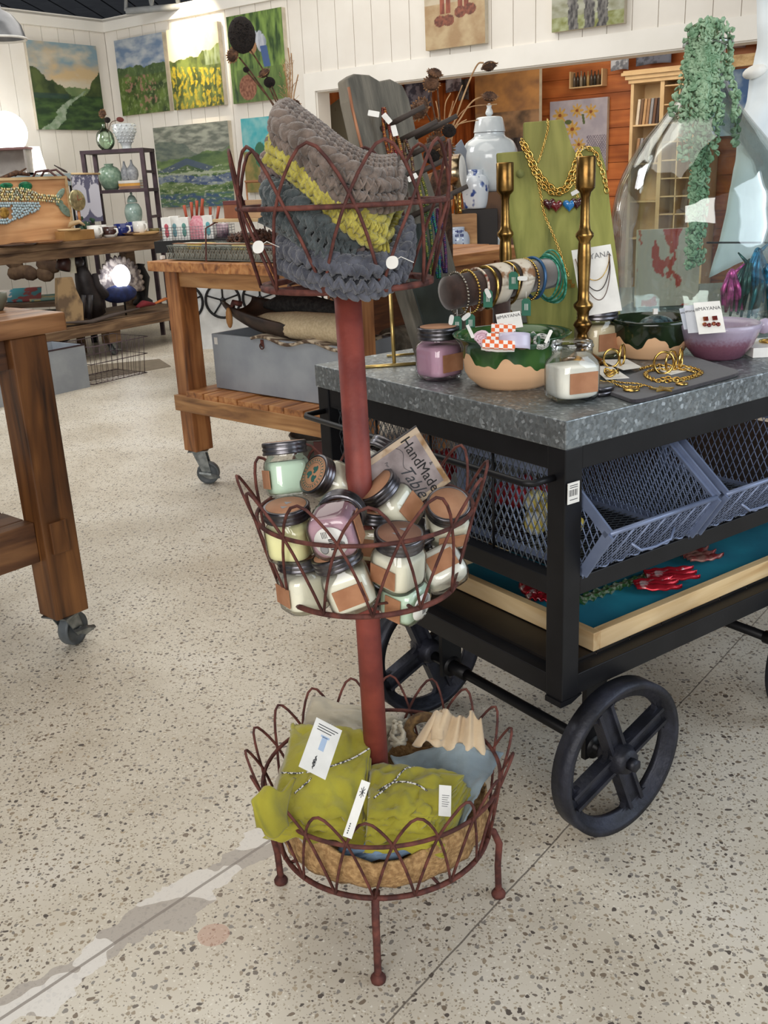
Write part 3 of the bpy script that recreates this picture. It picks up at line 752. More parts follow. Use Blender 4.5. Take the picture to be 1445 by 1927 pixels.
# ---- shallow wooden tray with teal lining on the deck
TEAL = mat('teal_felt', (10, 124, 146), .9, 0, (6, 104, 128), 8)
PINE = wood('raw_pine', (226, 200, 156), (212, 182, 134), (188, 152, 104), axis=0, sc=4, r=.6, bump=.1)
PINEY = wood('raw_pine_cross', (226, 200, 156), (212, 182, 134), (188, 152, 104), axis=1, sc=4, r=.6, bump=.1)
zd = ZB+.052
tr = thing('wooden_tray', 'shallow pine tray lined with teal felt on the black deck of the cart', 'tray', CM @ T(-.30, .7, zd))
X0, X1, Y0, Y1, TH = -.27, .26, -.57, .55, .042
for nm, a, mm in (('front_side', (X1-.02, X1, Y0+.02, Y1-.02), PINEY), ('back_side', (X0, X0+.02, Y0+.02, Y1-.02), PINEY), ('end_side', (X0, X1, Y0, Y0+.02), PINE), ('end_side', (X0, X1, Y1-.02, Y1), PINE)):
    q = MB(); q.bb(*a, 0.001, TH); part(nm, q, mm, tr, bevel=.0015)
q = MB(); q.bb(X0+.021, X1-.021, Y0+.021, Y1-.021, .001, .012); part('felt_lining', q, TEAL, tr)
# crushed-can ornaments lying on the felt
CANR = mat('crushed_red_can', (178, 34, 48), .3, .5, (216, 200, 200), 22, lo=.36, hi=.42); CANG = mat('green_foil', (66, 112, 62), .35, .6, (176, 186, 170), 90, lo=.4, hi=.55)
def can_fish(px, py, L_, ang, label, mm, seed):
    P = atz(px, py, zd+.02); r_ = random.Random(seed)
    m = MB(); n = 14
    for lobe in (-1, 0, 1):
        def fn(u, v):
            w_ = .024*math.sin(PI*min(1, .08+u*.95))**.5*(1.15-.6*abs(u-.35))
            return (u*L_-L_/2, lobe*(.012+.016*u)+(v-.5)*w_*1.3, .006+.009*math.sin(PI*v)+.0015*math.sin(u*22+seed)+.0005*r_.random())
        m.sheet(fn, 16, 6, .002)
    return solo('can_ornament', m, mm, label, 'ornament', 'ornaments made from drink cans', M=T(*P) @ Rz(ang))
can_fish(1006, 1108, .11, 80, 'red and white striped crushed can ornament left of the black post, on teal felt', CANR, 1)
can_fish(1018, 1124, .08, 70, 'smaller red crushed can ornament nearest the post, on teal felt', CANR, 2)
can_fish(1262, 1085, .12, -2, 'large red crushed can piece in the middle of the teal felt', CANR, 3)
can_fish(1235, 1104, .10, 0, 'flat red crushed can piece just below the large one', CANR, 4)
can_fish(1318, 1050, .09, 20, 'dark red can piece furthest along the teal felt', mat('dull_red_can', (120, 40, 40), .4, .5, (150, 110, 100), 50), 5)
m = MB(); A = atz(1092, 1128, zd+.02); B = atz(1222, 1082, zd+.02)
for i in range(16):
    p = A.lerp(B, i/15); m.box((0, 0, 0), (.016, .030-.0010*i, .008), 0, T(*p) @ Rz(55+math.degrees(0)) @ Rx(18*(-1)**i))
solo('can_lizard_body', m, CANG, 'green ribbed strip of folded foil lying on teal felt', 'ornament', smooth=False)
# bright cloth toys inside the cart behind the mesh
REDC = mat('red_cloth', (186, 42, 48), .8, 0, (130, 24, 34), 30); YELC = mat('yellow_cloth', (214, 190, 84), .8, 0, (230, 226, 200), 26, lo=.4, hi=.55); GREC = mat('grey_cloth', (130, 126, 120), .8, 0, (90, 88, 84), 30)
def bundle(x, y, r, mm, label, seed):
    m = MB(); r_ = random.Random(seed)
    for k in range(9):
        m.ell((r_.uniform(-r, r)*.7, r_.uniform(-r, r)*.5, r*.55+r_.uniform(-.3, .9)*r*.6), (r*.5, r*.32, r*.45), Rz(r_.uniform(0, 180)) @ Rx(r_.uniform(-50, 50)), 10, 6)
    return solo('cloth_bird', m, mm, label, 'ornament', 'cloth ornaments behind the cart mesh', M=CM @ T(x, y, .577))
bundle(-.20, .16, .06, YELC, 'yellow and white cloth ornament behind the mesh, nearest the corner post', 1)
bundle(-.34, .22, .06, REDC, 'red cloth ornament behind the mesh beside the yellow one', 2)
bundle(-.48, .26, .07, GREC, 'grey cloth ornament behind the mesh, between the red ones', 3)
bundle(-.60, .20, .07, REDC, 'red cloth ornament behind the mesh, beside the rusty pole', 4)
# ================================================================= RUSTY THREE-TIER STAND
SX, SY = -.030, 1.556
st = thing('wire_basket_stand', 'rusty three-tier wire basket stand on curved legs, in the foreground', 'stand', (SX, SY, 0))
A = aty(708, 1425, SY); B = aty(654, 556, SY)
axis = (B-A)/(B.z-A.z)
def axp(z): return A+axis*(z-A.z)
m = MB(); m.tube([axp(.15), axp(.6), axp(1.146)], .0215, 20); part('pole', m, RUSTPOLE, st, True)
for px, py in ((712, 1845), (529, 1660), (938, 1685), (760, 1560)):
    f = atz(px, py, 0)
    if px == 760: f = V((SX+.02, SY+.20, 0))
    d = (f-V((SX, SY, 0))); d.z = 0; d.normalize(); r0 = .196; f.z = .006
    a = V((SX, SY, .148))+d*(r0)
    m = MB(); m.tube([a-d*.012, a+d*.012-V((0, 0, .004)), a+d*.022-V((0, 0, .03)), a.lerp(f, .55)+d*.008, f+V((0, 0, .012)), f+V((0, 0, .002))], [.007, .007, .007, .0065, .0065, .007], 10)
    m.lathe([(.0, 0), (.013, 0), (.014, .006), (.009, .014), (0, .016)], 12, M=T(f.x, f.y, 0), cap=False)
    part('leg', m, RUST, st, True)
def basket(nm, c, zb, rb, zm, rm, zt, rt, n, tip_px, wr=.0026, rr=.0048, band=False):
    c = V((c.x, c.y, 0))
    def ring(m, z, r, w_, cc=None): m.tube([(c.x+r*math.cos(2*PI*i/60), c.y+r*math.sin(2*PI*i/60), z) for i in range(60)], w_, 8, True)
    m = MB(); ring(m, zb, rb, rr); ring(m, zm, rm, rr*.78)
    for k in range(4):
        a = k*PI/2+.5; m.tube([(c.x, c.y, zb), (c.x+rb*math.cos(a), c.y+rb*math.sin(a), zb)], rr*.7, 6)
    ring(m, zb, rb*.35, rr*.6); ring(m, zb, rb*.7, rr*.5)
    if band: m.lathe([(rb-.012, zb-.004), (rb+.004, zb-.004), (rb+.004, zb+.004), (rb-.012, zb+.004), (rb-.012, zb-.004)], 60, M=T(c.x, c.y, 0), cap=False)
    b = part(nm, m, RUST, st, True)
    P = atz(*tip_px, zt); ph = math.atan2(P.y-c.y, P.x-c.x); hm = (zm-zb)/(zt-zb)
    for k in range(n):
        th = ph+2*PI*k/n; pts = []
        lean = rnd.uniform(-.02, .02)
        for i in range(17):
            t = -1+i/8; h = 1-abs(t)**1.62
            if abs(t) < .2: h = 1-(abs(t)/.2)**2*(.2**1.62)
            r = rb+(rm-rb)*h/hm if h < hm else rm+(rt-rm)*(h-hm)/(1-hm)
            a = th+t*2*PI/n*1.0 + lean*(h**3)
            pts.append((c.x+(r+.003)*math.cos(a), c.y+(r+.003)*math.sin(a), zb+(zt-zb)*h))
        q = MB(); q.tube(pts, wr, 6); part('wire_arch', q, RUST, b, True)
    return b
basket('lower_basket', V((SX+.002, SY-.006, 0)), .148, .196, .268, .218, .334, .241, 18, (688, 1558))
basket('middle_basket', V((SX-.002, SY+.004, 0)), .647, .152, .778, .182, .848, .206, 12, (695, 979))
basket('upper_basket', V((SX-.010, SY+.002, 0)), 1.150, .131, 1.268, .160, 1.352, .162, 10, (688, 277), .0026, .0048, True)
# ================================================================= WORKBENCHES
WOODO = wood('orange_oiled_pine', (206, 150, 94), (178, 118, 68), (120, 74, 44), axis=1, sc=3.4, r=.5)
WOODX = wood('oiled_pine_lengthwise', (202, 156, 104), (174, 126, 78), (116, 78, 48), axis=0, sc=3.0, r=.5)
WOODZ = wood('oiled_pine_upright', (192, 134, 82), (156, 100, 56), (80, 50, 30), axis=2, sc=3.0, r=.5)
DARKW = wood('dark_reclaimed_pine', (132, 92, 58), (96, 62, 38), (56, 36, 24), axis=0, sc=3.0, r=.55)
DARKZ = wood('dark_pine_upright', (134, 88, 46), (100, 62, 30), (46, 28, 16), axis=2, sc=2.6, r=.45)
GREYW = wood('grey_brown_plank', (150, 122, 92), (116, 90, 66), (82, 62, 46), axis=0, sc=3.4, r=.6)

def caster(par, x, y, ztop, R=.052, rot=0):
    MM = T(x, y, 0) @ Rz(rot)
    c = MB(); c.bb(-.045, .045, -.045, .045, ztop-.005, ztop, 0, MM)
    for s in (-1, 1):
        c.add([MM @ V(p) for p in ((-.03, s*.024-.002, ztop-.005), (.03, s*.024-.002, ztop-.005), (.052, s*.024-.002, R-.012), (.018, s*.024-.002, R-.016),
               (-.03, s*.024+.002, ztop-.005), (.03, s*.024+.002, ztop-.005), (.052, s*.024+.002, R-.012), (.018, s*.024+.002, R-.016))],
              [(0, 1, 2, 3), (7, 6, 5, 4), (0, 4, 5, 1), (1, 5, 6, 2), (2, 6, 7, 3), (3, 7, 4, 0)], 0, None, False)
    p = part('caster', c, GALV, par)
    w_ = MB(); w_.lathe([(.0, -.016), (.014, -.018), (.03, -.010), (R-.012, -.012), (R-.003, -.018), (R, -.012), (R, .012), (R-.003, .018), (R-.012, .012), (.03, .010), (.014, .018), (0, .016)], 30, M=MM @ T(.032, 0, R) @ Rx(90), cap=False)
    part('caster_wheel', w_, RUBBER, p)
    b = MB(); b.add([MM @ V(q) for q in ((-.005, -.03, R+.012), (.05, -.036, R+.004), (.09, -.034, R-.012), (.04, -.034, R-.014), (-.005, -.036, R+.004), (.05, -.042, R-.004), (.09, -.040, R-.020), (.04, -.040, R-.022))],
                    [(0, 1, 2, 3), (7, 6, 5, 4), (0, 4, 5, 1), (1, 5, 6, 2), (2, 6, 7, 3), (3, 7, 4, 0)], 0, None, False)
    b.lathe([(0, -.032), (.008, -.032), (.008, .032), (0, .032)], 8, M=MM @ T(.032, 0, R) @ Rx(90), cap=False)
    part('brake_lever', b, GALV, p)
    return p
def bench(name, label, M, x0, x1, y0, y1, legs, ztop, tth, zap, shelf, zleg, mats, planks=True, cast=(), lw=(.086, .1), over=(.08, .03), castrot=0):
    """timber bench: planked top, aprons, legs, lower shelf with rails, casters"""
    mt_, ml, mr, ms = mats
    t = thing(name, label, 'table', M)
    q = MB(); x = x0-over[0]; r_ = random.Random(len(label)); 
    while x < x1+over[0]-.01:
        w_ = r_.uniform(.10, .17); e = min(x+w_, x1+over[0]); dz = r_.uniform(-.002, .002)
        if planks: q.bb(x+.001, e-.001, y0-over[1]+r_.uniform(-.003, .003), y1+over[1], ztop-tth+dz, ztop+dz)
        x = e
    if not planks:
        n = 5; h = (y1-y0+2*over[1])/n
        for i in range(n): q.bb(x0-over[0], x1+over[0], y0-over[1]+i*h+.001, y0-over[1]+(i+1)*h-.001, ztop-tth, ztop+r_.uniform(-.002, .002))
    part('tabletop', q, mt_, t, bevel=.003)
    for (lx, ly) in legs:
        q = MB(); q.bb(lx, lx+lw[0], ly, ly+lw[1], zleg, ztop-tth-.001); part('leg', q, ml, t, bevel=.003)
    for yy in (y0+.012, y1-.042):
        q = MB(); q.bb(x0+lw[0], x1-lw[0], yy, yy+.03, zap, ztop-tth-.001); part('apron', q, mr, t, bevel=.002)
    for xx in (x0+.02, x1-.05):
        q = MB(); q.bb(xx, xx+.03, y0+lw[1], y1-lw[1], zap, ztop-tth-.001); part('apron', q, ms, t, bevel=.002)
    if shelf:
        za, zb, zc = shelf
        for yy in (y0-.024, y1):
            q = MB(); q.bb(x0, x1, yy, yy+.024, za, zb); part('shelf_rail', q, mr, t, bevel=.002)
        q = MB(); x = x0+lw[0]
        while x < x1-lw[0]-.01:
            w_ = r_.uniform(.09, .13); e = min(x+w_, x1-lw[0]); q.bb(x+.004, e-.004, y0-.02+r_.uniform(-.004, .004), y1+.02, zc-.026, zc+r_.uniform(-.003, .003)); x = e
        part('shelf_planks', q, ms, t, bevel=.002)
    for (lx, ly) in cast: caster(t, lx, ly, zleg, rot=castrot)
    return t
# --- orange bench in the middle
U2 = V((math.cos(math.radians(-42.8)), math.sin(math.radians(-42.8)), 0)); V2 = V((-U2.y, U2.x, 0))
P2 = atz(365, 905, 0); L2 = onpl(369, 852, P2-V2*.05, V2); zl2 = L2.z
M2 = M4(U2, V2, (0, 0, 1), (L2.x, L2.y, 0))
bench('workbench', 'orange-brown timber workbench on casters with a grey wooden chest on its shelf', M2, -.086, 1.06, 0, .97,
      [(-.086, 0), (.965, 0), (.12, .87), (.965, .87)], 1.012, .042, .903, (.358, .428, .452), zl2, (WOODO, WOODZ, WOODX, WOODO),
      cast=[(-.043, .05), (1.01, .05), (.16, .92), (1.01, .92)], castrot=42)
# --- near left bench
U1 = V((math.cos(math.radians(49.7)), math.sin(math.radians(49.7)), 0)); V1 = V((-U1.y, U1.x, 0))
Q1 = atz(125, 1238, 0); C1 = onpl(108, 1170, Q1, V((0, 1, 0)))
M1 = M4(U1, V1, (0, 0, 1), (C1.x, C1.y, 0))
t1 = thing('workbench', 'dark brown timber workbench cut by the left edge, its leg closest to the camera', 'table', M1)
q = MB()
for i in range(6): q.bb(-1.1, .165, -.022+i*.14+.001, -.022+(i+1)*.14-.001, .945, .997)
part('tabletop', q, wood('brown_plank_top', (168, 122, 82), (132, 90, 56), (92, 58, 36), axis=0, sc=3, r=.4), t1, bevel=.006)
for lx, ly in ((0, 0), (0, .68), (-1.05, .0), (-1.05, .68)):
    q = MB(); q.bb(lx, lx+.109, ly, ly+.094, C1.z, .944); part('leg', q, DARKZ, t1, bevel=.004)
    caster(t1, lx+.05, ly+.047, C1.z, rot=20)
q = MB(); q.bb(-1.0, -.001, .035, .085, .30, .42); part('shelf_rail', q, DARKW, t1, bevel=.003)
q = MB(); q.bb(.02, .075, -.010, -.0, .322, .417); part('rail_end', q, DARKZ, t1, bevel=.002)
q = MB()
for i in range(5): q.bb(-1.0, -.002, .09+i*.12, .20+i*.12, .395, .42)
part('shelf_planks', q, DARKW, t1, bevel=.002)
q = MB(); q.bb(-1.0, -.001, .03, .06, .86, .944); part('apron', q, DARKW, t1)
q = MB(); q.bb(.03, .06, .1, .67, .86, .944); part('apron', q, DARKW, t1)
# --- back left table
U3 = V((math.cos(math.radians(54.5)), math.sin(math.radians(54.5)), 0)); V3 = V((-U3.y, U3.x, 0))
P3 = atz(216, 668, 0); O3 = P3-V3*.1
M3 = M4(U3, V3, (0, 0, 1), (O3.x, O3.y, 0))
t3 = thing('display_table', 'long grey-brown plank table with mugs and a shell fish, at the back left', 'table', M3)
q = MB()
for i in range(6): q.bb(-2.1, .945, i*.14+.001, (i+1)*.14-.001, .905, .955)
part('tabletop', q, GREYW, t3, bevel=.004)
q = MB(); q.bb(-2.0, .86, .02, .05, .83, .904); part('apron', q, GREYW, t3, bevel=.003)
q = MB(); q.bb(-2.0, .86, .79, .82, .83, .904); part('apron', q, GREYW, t3, bevel=.003)
for lx in (-1.9, .80):
    for ly in (.02, .72):
        q = MB(); q.bb(lx, lx+.1, ly, ly+.1, .15, .904); part('leg', q, GREYW, t3, bevel=.003)
q = MB()
for i in range(6): q.bb(-2.0, .93, i*.13+.001, (i+1)*.13-.001, .265, .305)
part('shelf_planks', q, GREYW, t3, bevel=.003)
q = MB(); q.bb(-2.0, .93, -.01, .02, .215, .29); part('shelf_rail', q, GREYW, t3, bevel=.003)
for lx in (-1.85, -.02, .85):
    q = MB(); q.bb(lx-.06, lx+.06, .04, .14, .11, .264); part('foot_block', q, GREYW, t3)
    caster(t3, lx, .1, .11, R=.05, rot=20)
# --- table behind the cart
M4t = yawM(52.5, atz(842, 480, .95) - V((0, 0, .95)))
t4 = thing('display_table', 'brown timber table holding blue and white jars, behind the metal-topped cart', 'table', M4t)
q = MB()
for i in range(5): q.bb(-.12, 1.5, i*.14+.001, (i+1)*.14-.001, .912, .95)
part('tabletop', q, WOODX, t4, bevel=.003)
q = MB(); q.bb(-.08, 1.45, .02, .05, .82, .911); part('apron', q, WOODX, t4)
for lx in (-.10, 1.35):
    for ly in (.02, .58):
        q = MB(); q.bb(lx, lx+.09, ly, ly+.09, 0, .911); part('leg', q, WOODZ, t4)
q = MB(); q.bb(-.08, 1.45, .03, .66, .26, .30); part('lower_shelf', q, DARKW, t4)
q = MB(); q.bb(-.08, 1.45, .64, .655, .3, .85); part('back_panel', q, wood('back_panel_pine', (150, 92, 50), (120, 72, 40), axis=0), t4)

# ================================================================= things round the orange bench
GREYP = mat('grey_painted_wood', (158, 164, 170), .6, 0, (142, 148, 156), 6, bump=.15)
g0 = atz(408, 730, .455); g1 = onpl(595, 759, g0, V2); gl = (M2.inverted() @ g0)
BH = onpl(393, 628, g0, V2).z-.455
ch = thing('wooden_chest', 'long grey-painted wooden chest on the lower shelf of the orange bench', 'chest', M2 @ T(gl.x, gl.y, .457))
m = MB(); W_, D_ = .80, .30; th = .015
m.bb(0, W_, 0, th, 0, BH); m.bb(0, W_, D_-th, D_, 0, BH); m.bb(0, th, th, D_-th, 0, BH); m.bb(W_-th, W_, th, D_-th, 0, BH); m.bb(th, W_-th, th, D_-th, 0, th)
part('box_body', m, GREYP, ch, bevel=.002)
m = MB(); m.tube([(W_*.42+.012*math.cos(a*PI/8), -.006, BH-.03+.012*math.sin(a*PI/8)) for a in range(16)], .0025, 6, True); part('hasp_ring', m, RUST, ch)
m = MB(); m.box((W_*.42, -.002, BH-.018), (.018, .003, .03)); part('hasp_plate', m, RUST, ch)
m = MB(); m.box((.028, -.001, BH-.03), (.022, .001, .03)); part('price_sticker', m, WHITE, ch)
# dough bowl leaning in the chest
DK = mat('dark_carved_wood', (66, 50, 42), .55, 0, (42, 32, 28), 16, bump=.3)
b = thing('dough_bowl', 'dark carved wooden dough bowl with a looped handle on the grey chest', 'bowl', M2 @ T(gl.x+.02, gl.y+.13, .457+BH+.002))
m = MB()
def dfn(u, v):
    a = (u-.5)*PI*1.0; x = .02+v*.62; w_ = .15*math.sin(PI*min(1, max(.0, .12+v*.9)))**.5
    return (x, math.sin(a)*w_, .135*(1-v*.75)-.10*math.cos(a)*math.sin(PI*min(1, .1+v*.9))**.5+.0)
m.sheet(dfn, 14, 18, .014); part('bowl_body', m, DK, b)
m = MB(); m.ell((.12, -.135, .075), (.018, .012, .045)); part('handle', m, wood('pale_handle', (184, 134, 78), (150, 104, 58), axis=2), b)
m = MB(); m.tube([(.13, -.12, .12), (.15, -.13, .14), (.17, -.10, .13)], .012, 8); part('hinge', m, RUST, b)
KN1 = mat('charcoal_knit', (56, 54, 52), .95, 0, (32, 30, 30), 60, bump=.8, bs=120); KN2 = mat('cream_weave', (214, 196, 162), .95, 0, (196, 176, 142), 90, bump=.8, bs=200); STR = mat('striped_fur', (196, 180, 156), .95, 0, (92, 74, 60), 5, stretch=(1, 9, 9), lo=.42, hi=.55)
m = MB(); m.tube([(0, 0, 0), (.1, 0, .012), (.25, 0, .014), (.42, 0, .0), (.5, 0, -.02)], [.02, .052, .06, .045, .01], 16, flat=.75)
solo('rolled_blanket', m, KN1, 'charcoal knitted blanket roll lying in the dark dough bowl', 'blanket', M=M2 @ T(gl.x+.15, gl.y+.20, .457+BH+.105))
m = MB(); m.tube([(0, 0, .01), (.08, 0, .0), (.25, 0, 0), (.5, 0, .0), (.62, 0, 0)], [.012, .05, .066, .07, .066], 18, flat=.85)
solo('rolled_blanket', m, KN2, 'cream woven blanket roll in front of the charcoal one', 'blanket', M=M2 @ T(gl.x+.22, gl.y+.07, .457+BH+.055))
m = MB(); m.sheet(lambda u, v: (u*.55, v*.22, .012*math.sin(u*12)+.02*v+.004), 30, 8, .012)
solo('fur_throw', m, STR, 'brown striped throw hanging over the front edge of the grey chest', 'throw', M=M2 @ T(gl.x+.27, gl.y-.01, .457+BH+.0))
# bucket below
bk = M2 @ V((.62, .22, 0)); bk = atz(608, 912, 0)
b = thing('metal_bucket', 'grey galvanised bucket with a red strap on the floor under the orange bench', 'bucket', (bk.x, bk.y, 0))
m = MB(); m.lathe([(.0, .0), (.10, 0), (.135, .235), (.14, .24), (.135, .245), (.128, .238), (.095, .008), (0, .008)], 32, cap=False); part('bucket_body', m, mat('dull_galvanised', (128, 130, 124), .5, .6, (98, 98, 94), 14), b)
m = MB(); m.tube([(.05*math.cos(a*PI/9), -.14, .15+.06*math.sin(a*PI/9)) for a in range(18)], .006, 6, True); part('ring_handle', m, RUST, b)
m = MB(); m.bb(-.02, .02, -.15, -.138, .03, .24); part('strap', m, mat('oxblood_leather', (84, 34, 30), .6), b)
# white cabinet with black wagon wheels behind
wc_ = aty(425, 565, 6.4)
b = thing('painted_cabinet', 'white panel with black spoked wagon wheels leaning on it, seen under the orange bench top', 'cabinet', (wc_.x, 6.4, 0))
m = MB(); m.bb(-.36, .34, .02, .30, .30, wc_.z+.16); part('cabinet_body', m, mat('white_cabinet_paint', (226, 228, 228), .5), b)
for x in (-.26, -.02, .22):
    m = MB(); z = wc_.z; m.tube([(x+.11*math.cos(a*PI/16), 0, z+.11*math.sin(a*PI/16)) for a in range(32)], .009, 6, True)
    for k in range(5):
        m.tube([(x, 0, z), (x+.11*math.cos(k*PI*.4+.3), 0, z+.11*math.sin(k*PI*.4+.3))], .006, 5)
    m.ell((x, 0, z), .02); part('spoked_wheel', m, BLACKM, b)
m = MB(); m.bb(-.34, -.30, .05, .28, 0, .3); part('leg', m, BLACKM, b)
m = MB(); m.bb(.28, .32, .05, .28, 0, .3); part('leg', m, BLACKM, b)
# rolled rug & iron panel at the right, behind the bench leg
P = aty(733, 650, 4.3); m = MB(); m.tube([(0, 0, 0), (.30, .35, 0)], .075, 24)
for k in range(3):
    m.tube([((.015+.02*k)*math.cos(a*PI/10), -.004, (.015+.02*k)*math.sin(a*PI/10)) for a in range(20)], .004, 5, True, 1)
solo('rolled_rug', m, [mat('grey_rug', (134, 124, 108), .95, 0, (98, 90, 78), 30), mat('cream_rug', (206, 196, 176), .95)], 'rolled grey and cream rug with a spiral end, behind the gold easel', 'rug', M=T(P.x, P.y, P.z))
m = MB(); diamond(m, (0, 0, 0), (1, 0, 0), (0, 0, 1), .36, .20, .04, .05, .006); m.tube([(0, 0, 0), (.36, 0, 0), (.36, 0, .2), (0, 0, .2)], .005, 5, True)
P = aty(590, 600, 4.75); solo('woven_mat', m, mat('grey_lattice', (150, 148, 140), .7), 'grey lattice panel behind the cream blanket roll', 'panel', M=T(P.x-.15, P.y, P.z))

# ---- on the orange bench
LAT = mat('grey_cut_metal', (138, 142, 134), .55, .5, (112, 116, 110), 20)
TB = M2 @ T(0, 0, 1.0155)
t = thing('lattice_tray', 'grey tray with cut-out lattice sides, on the end of the orange bench', 'tray', TB @ T(-.085, .03, 0))
TW, TD, THh = .74, .26, .058
def lattice(m, W_, H_, MM):
    n = int(W_/.034)
    for i in range(n):
        x = i*W_/n; c = W_/n
        for zz in (0, .5):
            m.tube([MM @ V(p) for p in ((x, 0, (zz)*H_), (x+c/2, 0, (zz+.5)*H_), (x+c, 0, zz*H_))], .0021, 4)
            m.tube([MM @ V(p) for p in ((x, 0, (zz+.5)*H_), (x+c/2, 0, (zz+.02)*H_), (x+c, 0, (zz+.5)*H_))], .0015, 4)
    m.bb(0, W_, -.003, .003, 0, .005, 0, MM); m.bb(0, W_, -.003, .003, H_-.004, H_, 0, MM)
for MM, w_ in ((Matrix.Identity(4), TW), (T(0, TD, 0), TW)):
    m = MB(); lattice(m, w_, THh, MM); part('long_side', m, LAT, t)
for MM in (Rz(90), T(TW, 0, 0) @ Rz(90)):
    m = MB(); lattice(m, TD, THh, MM); part('short_side', m, LAT, t)
m = MB(); m.bb(.002, TW-.002, .002, TD-.002, .001, .004); part('tray_floor', m, LAT, t)
cols = [((196, 198, 180), 'pale green'), ((214, 186, 96), 'mustard'), ((150, 154, 140), 'sage grey'), ((160, 164, 150), 'light sage'), ((222, 206, 140), 'straw yellow'), ((70, 66, 68), 'charcoal'), ((108, 84, 88), 'plum')]
for i, (c, n_) in enumerate(cols):
    m = MB(); m.bb(0, .088, 0, .10, 0, .022)
    m2 = MB(); m2.bb(-.001, .089, -.001, .03, .0225, .0235)
    s_ = thing('soap_bar', n_+' soap bar in the lattice tray', 'soap', TB @ T(-.085+.02+i*.098, .045, .042), 'soap bars in the lattice tray')
    part('bar', m, mat('soap_'+n_.replace(' ', '_'), c, .5), s_, bevel=.006); part('paper_band', m2, KRAFT, s_)
m = MB(); m.bb(.0, .68, .035, .25, .004, .040); solo('folded_paper', m, mat('packing_paper', (170, 164, 148), .9), 'wad of packing paper filling the lattice tray', 'paper', M=TB @ T(-.06, .01, .001))
# riser with thin iron legs, pine cone garland, wood blocks
t = thing('shelf_riser', 'pale plank riser on thin iron legs above the lattice tray', 'shelf', TB @ T(.24, .0, 0))
zr = onpl(415, 411, L2+V2*.10, V2).z-1.0155
m = MB(); m.bb(-.01, .62, .04, .30, zr-.012, zr); part('plank', m, PINE, t, bevel=.002)
for x in (.0, .60):
    m = MB(); m.tube([(x, -.02, 0), (x, -.02, .005), (x, -.005, zr*.8), (x, .05, zr-.012)], .0035, 6); part('iron_leg', m, RUST, t)
    m = MB(); m.tube([(x, .32, 0), (x, .31, zr*.8), (x, .28, zr-.012)], .0035, 6); part('iron_leg', m, RUST, t)
for i, (dx, c) in enumerate(((.02, (150, 92, 62)), (.16, (196, 160, 122)), (.30, (176, 122, 84)))):
    b = thing('soap_box', ('reddish' if i == 0 else 'pale' if i == 1 else 'mid-brown')+' wooden soap box on the riser plank', 'box', TB @ T(.24+dx, .08, zr+.0005))
    m = MB(); m.bb(0, .115, 0, .07, 0, .052); part('box_body', m, mat('box_card_%d' % i, c, .7), b, bevel=.001)
    m = MB(); m.bb(-.001, .116, -.001, .071, .052, .068); part('box_lid', m, mat('box_lid_%d' % i, (112, 58, 54) if i == 0 else tuple(int(k*.93) for k in c), .7), b, bevel=.001)
CONE = mat('pine_cone_brown', (92, 56, 38), .7, 0, (48, 28, 20), 50, lo=.35, hi=.6)
g = thing('pine_cone_garland', 'dark brown pine cone garland lying behind the riser', 'garland', TB @ T(.05, .30, 0))
m = MB(); m.tube([(-.02, 0, .03), (.9, .02, .03)], .006, 6); part('string', m, CONE, g)
for i in range(16):
    m = MB(); c = V((.0+i*.058, .0+rnd.uniform(-.015, .015), .05+rnd.uniform(-.008, .03))); RM = Rz(rnd.uniform(0, 360)) @ Rx(rnd.uniform(40, 110))
    for ring_ in range(6):
        rr = .032*math.sin(PI*(ring_+1)/7.2)**.7
        for k in range(8):
            a = k*PI/4+ring_*.4
            m.ell((0, 0, 0), (.013, .009, .003), T(*c) @ RM @ T(rr*math.cos(a), rr*math.sin(a), -.03+ring_*.011) @ Rz(math.degrees(a)) @ Ry(-35), 5, 3)
    part('pine_cone', m, CONE, g)
# table behind with kitchen goods
P5 = aty(395, 452, 6.9)
t = thing('display_table', 'black-topped table with white gift boxes and spatulas, beyond the orange bench', 'table', (P5.x, P5.y, 0))
m = MB(); m.bb(-.36, .95, -.1, .6, .90, .975); part('tabletop', m, BLACK, t)
for x in (-.02, .88):
    for y in (-.08, .52): m = MB(); m.bb(x, x+.06, y, y+.06, 0, .90); part('leg', m, BLACK, t)
for i, (px, py, h_, c) in enumerate(((315, 430, .15, (196, 84, 96)), (330, 430, .155, (110, 160, 170)), (348, 431, .145, (90, 150, 140)), (393, 431, .15, (96, 170, 178)))):
    P = onpl(px, py, V((0, 6.86+.02*(i % 2), 0)), V((0, 1, 0)))
    b = thing('gift_box', ['white gift box with a red bottle picture, leftmost by the valley painting', 'white gift box with a blue bottle picture, second from the left', 'white gift box with a teal bottle picture, left of the pink paper bag', 'white gift box with an aqua bottle picture, right of the pink paper bag'][i], 'box', (P.x, P.y, .976), 'white gift boxes')
    m = MB(); m.bb(-.032, .032, -.03, .05, 0, h_); part('carton', m, WHITE, b, bevel=.001)
    m = MB(); m.ell((0, -.031, .05), (.014, .002, .03)); m.ell((0, -.031, .09), (.014, .002, .02)); part('printed_bottle', m, mat('print_%d' % i, c, .5), b)
P = onpl(372, 431, V((0, 6.9, 0)), V((0, 1, 0)))
b = thing('house_bag', 'pink checked house-shaped bag between the white gift boxes', 'bag', (P.x, 6.9, .976))
m = MB(); m.add([(-.055, -.03, 0), (.055, -.03, 0), (.055, -.03, .09), (.02, -.03, .15), (-.02, -.03, .15), (-.055, -.03, .09), (-.055, .03, 0), (.055, .03, 0), (.055, .03, .09), (.02, .03, .15), (-.02, .03, .15), (-.055, .03, .09)],
        [(0, 1, 2, 3, 4, 5), (11, 10, 9, 8, 7, 6)]+[(i, 6+i, 6+(i+1) % 6, (i+1) % 6) for i in range(6)], 0, None, False)
